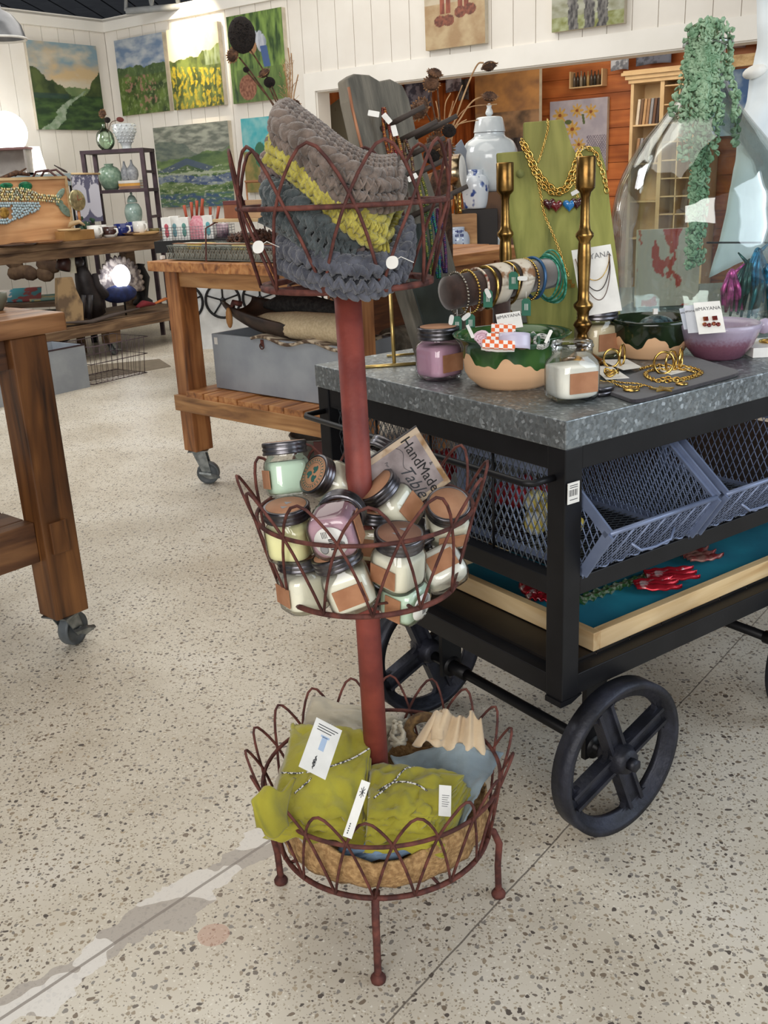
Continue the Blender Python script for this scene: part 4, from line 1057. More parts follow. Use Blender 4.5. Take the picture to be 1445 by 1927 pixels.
part('bag_body', m, mat('pink_cloth', (216, 132, 146), .8, 0, (230, 170, 180), 80), b)
P = onpl(418, 431, V((0, 6.95, 0)), V((0, 1, 0)))
b = thing('utensil_crock', 'small purple and white crock of spatulas, left of the wooden soap boxes', 'crock', (P.x, 6.95, .976))
m = MB(); m.lathe([(0, 0), (.04, 0), (.046, .09), (.042, .09), (.036, .006), (0, .006)], 20, cap=False); part('crock_body', m, mat('plum_glaze', (84, 50, 74), .3, 0, (196, 170, 180), 20), b)
HAND = wood('orange_handle', (196, 92, 56), (170, 72, 40), axis=2)
for i, (px, py, a) in enumerate(((352, 400, -6), (359, 395, 2), (366, 392, 6), (374, 388, 12), (381, 402, 0), (392, 404, 5), (403, 402, 14), (416, 400, 22))):
    P = onpl(px, py, V((0, 6.93, 0)), V((0, 1, 0)))
    s_ = thing('spatula', ['leftmost wood-handled spatula, above the leftmost white gift boxes', 'second wood-handled spatula from the left', 'third wood-handled spatula from the left', 'tallest wood-handled spatula, leaning right', 'short upright wood-handled spatula above the pink bag', 'wood-handled spatula right of the pink bag', 'second wood-handled spatula from the right, over the crock', 'rightmost wood-handled spatula, leaning furthest right'][i], 'spatula', T(P.x, 6.93+.015*(i % 3), P.z-.10) @ Ry(a), 'spatulas behind the pink bag')
    m = MB(); m.tube([(0, 0, .04), (0, 0, .15)], [.008, .011], 8); part('handle', m, HAND, s_)
    m = MB(); m.ell((0, 0, 0), (.022, .006, .045)); part('blade', m, WHITE, s_)
# wire basket that holds the spatulas
P = onpl(370, 431, V((0, 6.85, 0)), V((0, 1, 0)))
m = MB()
for k in range(5): m.tube([(-.24, -.045, .012+k*.018), (.24, -.045, .012+k*.018), (.24, .11, .012+k*.018), (-.24, .11, .012+k*.018)], .0012, 4, True)
for k in range(25): m.tube([(-.24+k*.02, -.045, .002), (-.24+k*.02, -.045, .088)], .0012, 4)
for k in range(25): m.tube([(-.24+k*.02, .11, .002), (-.24+k*.02, .11, .088)], .0012, 4)
solo('wire_basket', m, mat('thin_grey_wire', (120, 120, 126), .4, .8), 'thin wire basket around the gift boxes and spatulas', 'basket', M=T(P.x, P.y, .976))
# iron shelf unit and purple poster strip right of it
m = MB(); A = aty(463, 345, 8.6)
for x in (0, .5): m.tube([(x, 0, 0), (x, 0, 1.33)], .008, 6)
m.tube([(0, 0, 1.33), (.5, 0, 1.33)], .008, 6)
m.bb(-.01, .52, -.02, .25, 1.33, 1.345)
solo('console_shelf', m, wood('light_shelf', (186, 134, 84), (150, 100, 60)), 'thin iron shelf below the turquoise-sky painting', 'shelf', M=T(A.x, 8.6, 0))
# small white cube at the bench end
P = M2.inverted() @ atz(310, 486, 1.015)
m = MB(); m.bb(-.008, .008, -.008, .008, 0, .014); solo('price_cube', m, WHITE, 'tiny white price cube on the corner of the orange bench', 'tag', M=M2 @ T(-.14, .04, 1.0155))
# ================================================================= CANDLE JARS
def rsq(w_, r, n=6):
    """rounded square outline"""
    pts = []; h = w_/2-r
    for qx, qy, a0 in ((1, 1, 0), (-1, 1, 90), (-1, -1, 180), (1, -1, 270)):
        for i in range(n+1):
            a = math.radians(a0+90*i/n); pts.append((qx*h+r*math.cos(a), qy*h+r*math.sin(a)))
    return pts
def loftsq(mb, secs, n=6, mi=0, cap=True):
    """secs: (width, cornerradius, z)"""
    b = []; N = 4*(n+1); vs = []; fs = []
    for (w_, r, z) in secs:
        for p in rsq(w_, min(r, w_/2-1e-5), n): vs.append((p[0], p[1], z))
    for i in range(len(secs)-1):
        for k in range(N): fs.append((i*N+k, i*N+(k+1) % N, (i+1)*N+(k+1) % N, (i+1)*N+k))
    if cap: fs.append(tuple(range(N))[::-1]); fs.append(tuple(range((len(secs)-1)*N, len(secs)*N)))
    return mb.add(vs, fs, mi)
JG = glassmat('jar_glass', (.975, .985, .975), .30, .02, base=.045)
WAXC = {'mint': (214, 236, 214), 'cream': (246, 242, 222), 'yellow': (244, 240, 186), 'mauve': (196, 156, 172), 'white': (252, 250, 240), 'pink': (222, 176, 200), 'tan': (238, 222, 188)}
WAX = {k: mat('wax_'+k, c, .45, 0, tuple(int(x*.97) for x in c), 20, sss=.0) for k, c in WAXC.items()}
LIDK = mat('lid_kraft_label', (174, 130, 98), .75, 0, (160, 114, 84), 26)
LIDD = mat('lid_dim_label', (150, 112, 92), .7, 0, (138, 100, 82), 26)
TEALI = mat('teal_print', (34, 90, 84), .7)
GREYI = mat('grey_print', (150, 150, 152), .7)
JH = .078
def jar(label, M, wax='cream', lid=True, lab=True, lidprint=None, sticker=False, labrot=0, group='candle jars in the middle basket', s=1.0, fill=.060, dim=False):
    j = thing('candle_jar', label, 'candle', M @ Matrix.Scale(s, 4), group)
    g = MB(); loftsq(g, [(.046, .02, .0), (.058, .02, .0015), (.066, .02, .006), (.0675, .019, .014), (.0675, .019, .050), (.065, .021, .057), (.058, .028, .064), (.0575, .0286, .066), (.0575, .0286, .076), (.0605, .030, .0765), (.0605, .030, .079), (.0575, .0286, .0795), (.0575, .0286, .084)], cap=False)
    g.bb(-.0001, .0001, -.0001, .0001, .0005, .0006)
    loftsq(g, [(.002, .0009, .0006), (.046, .02, .0)], cap=False)
    part('glass_body', g, JG, j)
    w_ = MB(); top = fill
    secs = [(.052, .018, .0065), (.0615, .018, .010), (.0635, .018, .016), (.0635, .018, .050)]
    if top > .052: secs.append((.061, .020, .0565))
    if top > .06: secs.append((.0545, .027, .0635)); secs.append((.0535, .0266, top))
    loftsq(w_, secs); part('wax', w_, WAX[wax], j)
    if lab:
        l_ = MB(); l_.bb(-.022, .022, -.0356, -.0342, .016, .045, 0, Rz(labrot)); part('paper_label', l_, KRAFT, j, label='brown kraft paper label')
    if lid:
        l_ = MB(); l_.lathe([(.030, .068), (.0352, .068), (.0358, .070), (.0345, .0725), (.0345, .074), (.0358, .0765), (.0345, .079), (.0345, .080), (.0356, .083), (.0352, .0865), (.033, .088), (.031, .0875), (0, .0872)], 32, cap=False)
        lo = part('lid', l_, STEEL, j)
        k = MB(); k.lathe([(0, .0873), (.0305, .0873), (.0305, .0880), (0, .0882)], 32, cap=False); part('lid_label', k, LIDD if dim else LIDK, lo)
        if lidprint:
            k = MB(); c_ = .0883
            m_ = T(0, 0, c_)
            if lidprint == 'leaves':
                for a, x, y in ((20, -.008, .004), (-20, .008, .004), (90, 0, -.010)):
                    for q in range(3): k.ell((0, 0, 0), (.0035, .0052, .0003), m_ @ T(x+.003*math.cos(q*2.1), y+.003*math.sin(q*2.1), 0) @ Rz(a+q*60), 8, 4)
                k.tube([(.020*math.cos(a*PI/20), .020*math.sin(a*PI/20), c_) for a in range(40)], .0003, 4, True)
                k.tube([(.028*math.cos(a*PI/20), .028*math.sin(a*PI/20), c_) for a in range(40)], .0003, 4, True)
                for q in range(26):
                    a = q*2*PI/26; k.box((0, 0, 0), (.0018, .0036, .0003), 0, m_ @ T(.024*math.cos(a), .024*math.sin(a), 0) @ Rz(math.degrees(a)+90+12*math.sin(q*5)))
                part('lid_print', k, TEALI, lo)
            else:
                for x, y in ((0, .010), (0, -.006)):
                    k.add([(x-.006, y-.003, c_), (x+.006, y-.003, c_), (x, y+.005, c_), (x-.006, y-.003, c_+.0003), (x+.006, y-.003, c_+.0003), (x, y+.005, c_+.0003)], [(2, 1, 0), (3, 4, 5), (0, 1, 4, 3), (1, 2, 5, 4), (2, 0, 3, 5)], 0, None, False)
                part('lid_print', k, GREYI, lo)
    if sticker:
        k = MB(); k.lathe([(0, -.0008), (.0235, -.0008), (.0235, -.0002), (0, -.0002)], 28, cap=False)
        for i in range(7): k.box((-.004+i*.0026, -.002, -.0010), (.0012 if i % 3 else .0019, .010, .0004), 1)
        for i in range(4): k.box((-.012, .010-i*.0022, -.0010), (.010, .0008, .0004), 1)
        for i in range(5): k.box((.006, -.012-i*.0016, -.0010), (.016-.002*i, .0007, .0004), 1)
        k.ell((.010, .012, -.0010), (.008, .006, .0004), None, 12, 4, 2)
        part('base_sticker', k, [WHITE, INK, GREYI], j, label='round white barcode sticker')
    return j
def cvec(r_, u_, t_): return (RT*r_+UP*u_-FW*t_)      # right, up, toward the viewer
BX, BY = SX-.002, SY+.004
def jpose(px, py, y, up, face=(0, 0, 1), s=1.0):
    """jar whose body centre shows at px,py, standing y metres away; up = lid direction, face = label direction"""
    c = aty(px, py, y); z = cvec(*up).normalized(); f = cvec(*face); f = (f-z*f.dot(z)).normalized()
    x = (-f).cross(z).normalized(); yv = z.cross(x)
    M = M4(x, yv, z, c-z*.042*s)
    return M
jar('mint green jar standing highest, at the back left of the middle basket', jpose(540, 886, 1.60, (-.10, 1, .10), (-.95, 0, .35), 1.05), 'mint', s=1.08)
jar('pale jar tipped on its side, its round lid printed with teal leaves', jpose(627, 910, 1.575, (-.62, .30, .55), (.3, -.8, .3)), 'cream', lidprint='leaves')
jar('pale yellow jar at the left front rim of the middle basket', jpose(546, 1006, 1.49, (-.10, .95, .42), (.3, -.1, -1)), 'yellow', lidprint='tri', s=1.08)
jar('mauve jar lying upside down, showing the white barcode sticker on its base', jpose(634, 990, 1.44, (.15, .50, -.85), (.9, .1, .3), 1.12), 'mauve', sticker=True, s=1.12)
jar('cream jar leaning left in front of the handmade sign', jpose(738, 950, 1.56, (-.55, .62, .38), (.85, -.15, .55), 1.08), 'cream', s=1.08)
jar('cream jar at the right rim, its blank tan lid turned to the viewer', jpose(842, 980, 1.545, (-.02, .62, .80), (.2, -1, .3), 1.05), 'cream', s=1.05)
jar('cream jar with a dim brown lid, upright inside the front right wires', jpose(750, 1054, 1.46, (.02, .86, .50), (-.62, -.1, .8), 1.14), 'cream', lidprint='tri', s=1.14, dim=True)
jar('white jar lying low at the right side of the middle basket, label outward', jpose(827, 1058, 1.53, (-.42, .75, -.35), (.25, -.3, .95), 1.08), 'white', s=1.08)
jar('mint jar lying on its side, base sticker outward, under the dim lidded jar', jpose(752, 1122, 1.49, (-.72, .30, -.45), (-.3, -.5, .8), 1.05), 'mint', sticker=True, s=1.05)
jar('cream jar standing at the bottom left, beneath the yellow one', jpose(570, 1098, 1.50, (-.08, .95, .25), (-.85, -.1, .5), 1.1), 'cream', s=1.1)
jar('cream jar tilted left at the bottom front, beneath the mauve one', jpose(652, 1093, 1.45, (-.35, .88, .28), (.0, -.1, 1), 1.16), 'cream', s=1.16)
jar('white jar standing behind the pole, next to the sign', jpose(706, 884, 1.665, (.55, .75, -.2), (-.35, -.5, .8), 1.1), 'white', s=1.1)
jar('tan jar half hidden in the middle of the pile', jpose(700, 1010, 1.55, (.1, .9, .2), (0, 0, 1)), 'tan')
# hand lettered sign among the jars
SG = [(783, 801, 1.60), (849, 906, 1.60), (742, 1040, 1.56), (672, 936, 1.56)]
a = aty(*SG[0]); b_ = aty(*SG[1]); d_ = aty(*SG[3]); ex = (b_-a).normalized(); ey = (a-d_); ey = (ey-ex*ey.dot(ex)); Ls = ey.length; ey.normalize(); ez = ex.cross(ey); Ws = (b_-a).length
SM = M4(ex, ey, ez, a-ey*Ls)
s_ = thing('shop_sign', 'brown mottled sign lettered HandMade, standing crooked among the candle jars', 'sign', SM)
m = MB(); m.bb(0, Ws, 0, Ls, -.005, 0); part('sign_board', m, mat('sign_edge', (52, 48, 50), .6), s_)
m = MB(); m.bb(.002, Ws-.001, .001, Ls-.001, 0, .001); part('printed_face', m, mat('sign_print', (180, 160, 136), .55, 0, (132, 98, 58), 26, lo=.36, hi=.50, det=7), s_)
m = MB(); m.bb(.012, Ws-.010, .018, Ls-.010, .001, .0014); part('printed_panel', m, mat('sign_panel', (150, 138, 136), .55, 0, (118, 106, 104), 22, lo=.4, hi=.6), s_)
m = MB(); m.text('HandMade', .0265, T(Ws/2+.001, Ls-.030, .0015), sx=.92); part('lettering', m, BLACK, s_)
m = MB(); m.text('Table', .0300, T(Ws/2+.018, Ls-.055, .0015) @ Rz(4), shear=.5, sx=.95); part('script_lettering', m, INK, s_)
m = MB(); m.text('&', .009, T(Ws/2+.01, Ls-.013, .0015)); m.text('For Candle Designer', .0072, T(Ws/2-.006, Ls-.078, .0015), shear=.2); part('small_lettering', m, INK, s_)
m = MB(); m.tube([(.012+.006*i, Ls-.050+.006*math.sin(i*.8), .0016) for i in range(9)], .0004, 4); part('flourish', m, INK, s_)

# ================================================================= CHUNKY KNITTED COWLS in the upper basket
def knitmat(n, c, c2): return mat(n, c, .95, 0, c2, 60, bump=.7, bs=260, lo=.35, hi=.6, sheen=.3)
K1 = knitmat('taupe_wool', (124, 109, 99), (88, 76, 68)); K2 = knitmat('mustard_wool', (186, 176, 82), (152, 140, 54)); K3 = knitmat('slate_green_wool', (76, 84, 86), (48, 56, 58)); K4 = knitmat('charcoal_wool', (86, 88, 98), (56, 58, 68)); K5 = knitmat('mauve_brown_wool', (124, 104, 98), (92, 76, 72))
def stitchpanel(mb, fn, nu, nv, r=.0075):
    """rows of V stitches on a surface fn(u,v)->point"""
    for i in range(nu):
        for j in range(nv):
            u0, v0 = (i+.5)/nu, (j+.5)/nv
            p = V(fn(u0, v0)); du = (V(fn(min(1, u0+.5/nu), v0))-V(fn(u0-.5/nu, v0))); dv = (V(fn(u0, min(1, v0+.5/nv)))-V(fn(u0, max(0, v0-.5/nv))))
            n = du.cross(dv)
            if n.length < 1e-10: continue
            n.normalize(); du_l = du.length
            for sg in (-1, 1):
                d = (dv.normalized()*.9+du.normalized()*sg*.55).normalized(); c = p+du*sg*.24+n*.002
                x = n.cross(d).normalized()
                mb.ell(c, (du_l*.27, dv.length*.70, r*.8), M4(x, d, n), 7, 5)
def braid(mb, pts, r, n=None, out=(0, 0, 1)):
    """thick plaited edge along a polyline"""
    pts = [V(p) for p in pts]; L_ = sum((pts[i+1]-pts[i]).length for i in range(len(pts)-1)); n = n or int(L_/(r*.72))
    def at(t):
        t = max(0, min(.99999, t))*L_
        for i in range(len(pts)-1):
            s = (pts[i+1]-pts[i]).length
            if t <= s: return pts[i].lerp(pts[i+1], t/s), (pts[i+1]-pts[i]).normalized()
            t -= s
        return pts[-1], (pts[-1]-pts[-2]).normalized()
    out = V(out).normalized()
    for i in range(n):
        p, d = at((i+.5)/n); sg = 1 if i % 2 else -1
        sd = d.cross(out).normalized(); q = (d*.9+sd*sg*.55+out*.12).normalized(); nn = q.cross(sd).normalized(); x = nn.cross(q)
        mb.ell(p+sd*sg*r*.50+out*r*.12, (r*.62, r*1.25, r*.62), M4(x, q, nn), 10, 7)
def smooth(pts, k=8):
    P = [V(p) for p in pts]; P = [P[0]*2-P[1]]+P+[P[-1]*2-P[-2]]; out = []
    for i in range(1, len(P)-2):
        for j in range(k):
            t = j/k; a, b, c, d = P[i-1:i+3]
            out.append(.5*((2*b)+(c-a)*t+(2*a-5*b+4*c-d)*t*t+(3*b-a-3*c+d)*t**3))
    out.append(P[-2]); return out
def cowl(label, mm, edge, depth, up=.05, r=.012, th=.03, nu=16, nv=6, rise=.0, drop=False):
    """folded tube of knitting. edge: front fold line (world points); depth: vector to its back edge"""
    E = smooth(edge); n = len(E)-1; depth = V(depth); nrm = V((0, 0, 1))
    def E_(u):
        x = u*n; i = min(int(x), n-1); return E[i].lerp(E[i+1], x-i)
    def top(u, v):
        p = E_(u)+depth*v; return p+V((0, 0, th*.5+math.sin(PI*v)*.010+rise*v))
    def bot(u, v):
        p = E_(u)+depth*v; return p+V((0, 0, -th*.5+rise*v))
    t = thing('knitted_cowl', label, 'cowl', tuple(E_(.5)+depth*.5-V((0, 0, th))), 'chunky knitted cowls in the upper basket')
    m = MB()
    # core so no light leaks through
    def core(u, v):
        a = v*2*PI; c = .5-.5*math.cos(a); return E_(u)+depth*c+V((0, 0, math.sin(a)*th*.5+rise*c))
    m.sheet(core, nu*2, 16)
    stitchpanel(m, top, nu, nv, r); stitchpanel(m, lambda u, v: bot(u, 1-v), nu, 3, r)
    stitchpanel(m, lambda u, v: E_(u)-depth.normalized()*.006+V((0, 0, th*(v-.5))), nu, 2, r)
    part('stitched_body', m, mm, t, True)
    m = MB(); f_ = -depth.normalized()
    braid(m, [p+f_*.004+V((0, 0, th*.45)) for p in E], r*1.05, out=f_+V((0, 0, .5)))
    braid(m, [p+f_*.002-V((0, 0, th*.45)) for p in E], r*.95, out=f_-V((0, 0, .5)))
    part('plaited_edge', m, mm, t, True)
    for u in (0.0, 1.0):
        m = MB()
        s_ = smooth([core(u, k/12)+(E_(u)-E_(1-u)).normalized()*.003 for k in range(12)], 3)
        braid(m, s_, r*.9, out=(E_(u)-E_(1-u)).normalized()); part('rolled_end', m, mm, t, True)
    m2 = MB(); braid(m2, [E_(u/20)+depth+V((0, 0, rise)) for u in range(21)], r*1.0, out=depth.normalized()+V((0, 0, .4)))
    part('back_edge', m2, mm, t, True)
    return t
def ay(px, py, y): return aty(px, py, y)
cowl('charcoal cowl lowest in the upper basket, bulging at the bottom front', K4, [ay(530, 482, 1.50), ay(575, 500, 1.445), ay(640, 520, 1.425), ay(700, 524, 1.43), ay(748, 500, 1.47), ay(764, 452, 1.51)], (.01, .12, .0), r=.0115, th=.040, nu=15, nv=6)
cowl('slate-green cowl above the charcoal one, sloping down to the right', K3, [ay(503, 382, 1.50), ay(555, 408, 1.45), ay(610, 455, 1.435), ay(665, 500, 1.45)], (.045, .14, .02), r=.012, th=.050, nu=14, nv=7)
cowl('mauve-brown cowl squeezed beneath the mustard one', K5, [ay(500, 318, 1.53), ay(560, 352, 1.49), ay(625, 405, 1.47), ay(680, 458, 1.46)], (.03, .12, .0), r=.0115, th=.034, nu=14, nv=6)
cowl('mustard yellow cowl running diagonally through the upper basket', K2, [ay(510, 283, 1.50), ay(560, 316, 1.46), ay(625, 377, 1.435), ay(680, 422, 1.43), ay(716, 440, 1.45)], (.025, .13, .03), r=.0115, th=.030, nu=18, nv=7)
cowl('big taupe cowl on top of the pile, leaning out of the upper basket', K1, [ay(518, 244, 1.49), ay(575, 288, 1.445), ay(640, 338, 1.42), ay(700, 362, 1.43), ay(742, 358, 1.47)], (.012, .150, .020), r=.0135, th=.036, nu=19, nv=7)
for nm, px, py, y, lab in (('price_tag', 486, 465, 1.44, 'round white tag hanging from the charcoal cowl, left of the upper basket'), ('price_tag', 738, 494, 1.395, 'small white tag on the lower right of the charcoal cowl')):
    P = aty(px, py, y); m = MB(); m.prism(rsq(.018, .008), -.0005, .0005, 0, M4(RT, UP, -FW, P) @ Ry(-20)); m.tube([P, P+RT*.012+UP*.008, P+RT*.03], .0006, 4)
    solo(nm, m, WHITE, lab, 'tag')
# ================================================================= LINENS in the lower basket
def linen(n, c, c2, **k): return mat(n, c, .9, 0, c2, 8, bump=.9, bs=38, sheen=.25, **k)
LG = linen('olive_green_linen', (166, 158, 48), (140, 132, 34)); LB = linen('blue_grey_linen', (140, 154, 160), (116, 130, 138)); LB2 = linen('sky_blue_linen', (140, 166, 194), (112, 138, 168))
LO = linen('oatmeal_linen', (190, 180, 160), (166, 156, 136)); LC = linen('cream_cotton', (214, 192, 160), (192, 168, 136)); BUR = mat('burlap', (188, 152, 104), .95, 0, (146, 112, 72), 110, bump=.9, bs=240)
BC = V((SX+.002, SY-.006, 0)); ZBK = .155
# burlap liner: crumpled bowl of sacking
m = MB()
def burl(u, v):
    a = u*2*PI; nz_ = fbm(math.cos(a)*2.5, math.sin(a)*2.5, v*4)
    if v < .5: r = .01+.176*v/.5; z = ZBK-.004
    else:
        t = (v-.5)/.5; r = .186+.008*t+.006*math.sin(PI*t); z = ZBK-.006+.066*t+.012*math.sin(a*5)*t
    r += .006*nz_+.003*math.sin(a*23+v*9); z += .006*nz_*v
    return (BC.x+r*math.cos(a), BC.y+r*math.sin(a), z+.012)
m.sheet(burl, 72, 18, .006); solo('burlap_liner', m, BUR, 'crumpled tan burlap lining the lower basket', 'cloth')
def qpt(q, u, v):
    """bilinear point of world quad q = bl, br, tr, tl"""
    return (q[0]*(1-u)+q[1]*u)*(1-v)+(q[3]*(1-u)+q[2]*u)*v
def folded(label, mm, q, layers=4, th=.010, wr=.006, seed=0, name='folded_cloth', cat='linen', bulge=.012, par=None, group=None, M=None):
    """stack of folded layers; q = pixel/depth corners (bl,br,tr,tl) of the top face"""
    Q = [aty(*p) for p in q]; nrm = (Q[1]-Q[0]).cross(Q[3]-Q[0]).normalized()
    c = sum(Q, V())/4
    t = thing(name, label, cat, tuple(c-nrm*th*layers), group)
    m = MB(); nu, nv = 26, 26
    def surf(k):
        def f(u, v):
            # layer k is pulled back a little; fold on the right/near edge rolls round
            s = .012*k*math.sin(k*2.3+seed)
            uu = u; p = qpt(Q, uu, v)
            w_ = wr*1.5*fbm(u*3.5+seed, v*3.5, k*.7)-wr*.7*abs(fbm(u*4+v*3, v*2.5-u*2, seed))+wr*.22*fbm(u*10, v*10, seed)+wr*.5*math.sin(u*9+v*5+seed+k)*v*(1-v)*4*.5
            edge = math.sin(PI*min(1, max(0, u)))**.35*math.sin(PI*v)**.35
            p = p+(Q[1]-Q[0]).normalized()*k*.0062*u*u-(Q[3]-Q[0]).normalized()*k*.004*(1-v)**2
            return p+nrm*(w_+bulge*edge-bulge-k*th+(th*.4)*(1-edge)*math.sin(u*20+v*17+k*2))
        return f
    for k in range(layers): m.sheet(surf(k), nu, nv, th*.62)
    # rolled folds joining the layers at the right end
    part('cloth_layers', m, mm, t, True)
    m = MB()
    for k in range(layers-1):
        pts = [surf(k)(1, j/14)-nrm*th*.5 for j in range(15)]; m.tube(pts, th*.42, 8)
    part('folded_edge', m, mm, t, True)
    return t, Q, nrm, surf(0)
# back: oatmeal linen, cream cotton, brown basketry ring
folded('oatmeal linen napkin standing at the back of the lower basket, left of the pole', LO, [(570, 1372, 1.64), (720, 1392, 1.66), (765, 1345, 1.72), (590, 1302, 1.72)], 4, .010, .008, 3)
t_, Q_, n_, f_ = folded('pale oatmeal linen peeping out on the left side, under the olive one', LO, [(500, 1500, 1.46), (560, 1545, 1.40), (600, 1400, 1.60), (545, 1385, 1.60)], 3, .010, .008, 5)
# apron ties / knotted cotton
m = MB(); P = aty(748, 1378, 1.64)
for k in range(7):
    a = rnd.uniform(0, 6); m.tube([P+V((.012*math.cos(a+i*.9)*(.5+i*.12), .012*math.sin(a*2+i), -.006*i+.02)) for i in range(8)], .0045, 6)
solo('knotted_ties', m, LO, 'knotted oatmeal cotton ties behind the pole foot', 'cloth')
m = MB(); P = aty(800, 1372, 1.66); m.tube([P+V((.032*math.cos(i*PI/12), .012*math.sin(i*PI/12), .020*math.sin(i*PI/12))) for i in range(24)], .010, 10, True)
solo('straw_ring', m, mat('brown_straw', (110, 84, 48), .9, 0, (70, 50, 28), 80, bump=.7), 'brown straw ring behind the cream gathered cloth', 'ring')
# cream gathered cloth
Pc = [aty(775, 1402, 1.62), aty(915, 1420, 1.60), aty(905, 1352, 1.66), aty(815, 1340, 1.68)]
m = MB()
def gat(u, v):
    p = qpt(Pc, u, v); return p+V((0, 0, .006*math.sin(u*26)*v+.009*math.sin(u*9)))+V((0, -.016*abs(math.sin(u*15)), .012*math.sin(PI*u)))
m.sheet(gat, 60, 14, .005)
m.tube([aty(822, 1392, 1.61), aty(824, 1365, 1.64), aty(828, 1342, 1.66)], [.012, .012, .010], 8, flat=.5)
solo('gathered_cloth', m, LC, 'cream cotton cloth with gathered frill at the back right of the lower basket', 'cloth')
# blue-grey draped cloth at the right
Pb = [aty(812, 1572, 1.425), aty(872, 1552, 1.435), aty(948, 1405, 1.60), aty(735, 1412, 1.63)]
m = MB()
def blu(u, v):
    p = qpt(Pb, u, v); return p+V((0, 0, .010*fbm(u*3, v*3, 4)+.010*math.sin(u*7+v*4)*(.3+v)-.012*(1-v)*math.sin(PI*u)))
m.sheet(blu, 36, 40, .004)
solo('draped_cloth', m, LB, 'blue-grey linen draped over the right side of the lower basket', 'linen')
folded('sky-blue folded linen under the olive bundle at the front', LB2, [(632, 1592, 1.392), (815, 1570, 1.402), (812, 1535, 1.45), (645, 1545, 1.45)], 4, .007, .005, 9)
# olive green napkins
gl_, GQ, gn, gf = folded('large olive green linen bundle on the left, spilling over the rim', LG, [(512, 1522, 1.375), (690, 1535, 1.40), (697, 1362, 1.58), (556, 1345, 1.60)], 5, .010, .010, 1, bulge=.016)
m = MB()
Ps = [aty(482, 1558, 1.325), aty(545, 1560, 1.345), aty(560, 1470, 1.40), aty(497, 1478, 1.37)]
def spill(u, v):
    p = qpt(Ps, u, v); return p+V((-.010*math.sin(v*3), -.018*math.sin(PI*u), .014*math.sin(v*PI)*(1-u)+.006*math.sin(u*8+v*6)))
m.sheet(spill, 24, 24, .006); part('hanging_corner', m, LG, gl_, True)
gr_, RQ, rn, rf = folded('rolled olive green linen bundle tied with twine, right of the pole foot', LG, [(692, 1524, 1.385), (808, 1530, 1.385), (866, 1440, 1.50), (697, 1420, 1.53)], 6, .0095, .008, 2, bulge=.018)
# spiral of folds on its end
m = MB()
def serp(u, v):
    # one long strip of linen folded back and forth, seen at its open end
    s = v*8; k = min(7, int(s)); f = s-k; x = f if k % 2 == 0 else 1-f
    d = .004+.0066*(k+(max(0, f-.85)/.15 if k < 7 else 0)); uu = .70+.36*u+.012*math.sin(k*2.1)*u
    return qpt(RQ, uu, .03+.94*x) - rn*(d+.003*math.sin(x*13+k*1.7)+.010*abs(x-.5)) + (RQ[1]-RQ[0]).normalized()*.004*math.sin(x*9+k)
m.sheet(serp, 6, 160, .0026)
part('scalloped_folds', m, LG, gr_, True)
TW_ = mat('black_white_twine', (214, 210, 204), .8, 0, (66, 64, 64), 300, lo=.48, hi=.52, det=0)
def twine(par, path):
    m = MB(); m.tube(smooth(path, 6), .0016, 6); part('twine', m, TW_, par, True)
twine(gl_, [gf(.0, .42)+gn*.004, gf(.25, .40)+gn*.004, gf(.5, .45)+gn*.004, gf(.8, .60)+gn*.004, gf(1, .72)+gn*.004])
twine(gl_, [gf(.50, 1)+gn*.004, gf(.45, .7)+gn*.004, gf(.42, .4)+gn*.004, gf(.2, .2)+gn*.004])
twine(gr_, [rf(0, .35)+rn*.004, rf(.3, .50)+rn*.004, rf(.6, .48)+rn*.004, rf(.85, .42)+rn*.004, rf(1, .25)+rn*.004])
twine(gr_, [rf(.50, 1)+rn*.004, rf(.42, .75)+rn*.004, rf(.30, .5)+rn*.004, rf(.08, .25)+rn*.004])
def card(name, label, quad, lines, y0=None, cat='tag', group=None, mats=None, th=.0009):
    """flat paper card through pixel corners tl,tr,br,bl with depths"""
    q = [aty(*p) for p in quad]; ex = (q[1]-q[0]); w_ = ex.length; ex.normalize(); ey = q[0]-q[3]; h_ = ey.length; ey = (ey-ex*ey.dot(ex)).normalized(); ez = ex.cross(ey)
    MM = M4(ex, ey, ez, q[3]); t = thing(name, label, cat, MM, group)
    m = MB(); m.prism([(0, 0), (w_, 0), (w_, h_), (0, h_)], -th, 0); part('card', m, (mats or WHITE), t)
    lines(t, w_, h_); return t
def ln_flower(t, w_, h_):
    m = MB()
    for i in range(3): m.bb(w_*.15, w_*(.9-.1*i), h_*(.90-.05*i), h_*(.915-.05*i), 0, .0002)
    for k in range(7):
        a = k*.9; m.tube([(w_*.45+w_*.25*math.cos(a)*s*math.cos(s*2), h_*.2+w_*.28*math.sin(a)*s, .0003) for s in (0, .3, .6, .9, .7, .3)], .0006, 4)
    part('printed_drawing', m, INK, t)
    m = MB(); m.bb(w_*.42, w_*.62, h_*.45, h_*.72, 0, .0002); m.bb(w_*.36, w_*.68, h_*.70, h_*.74, 0, .0002); part('printed_picture', m, mat('pale_blue_print', (176, 196, 222), .7), t)
card('gift_tag', 'white gift card with a blue picture and ink flower, on the left olive bundle', [(612, 1360, 1.455), (660, 1385, 1.455), (606, 1462, 1.375), (562, 1442, 1.375)], ln_flower)
def ln_text(t, w_, h_):
    m = MB()
    for i in range(6): m.bb(w_*.25, w_*(.85-.07*(i % 3)), h_*(.66-.07*i), h_*(.675-.07*i), 0, .0002)
    part('printed_text', m, INK, t)
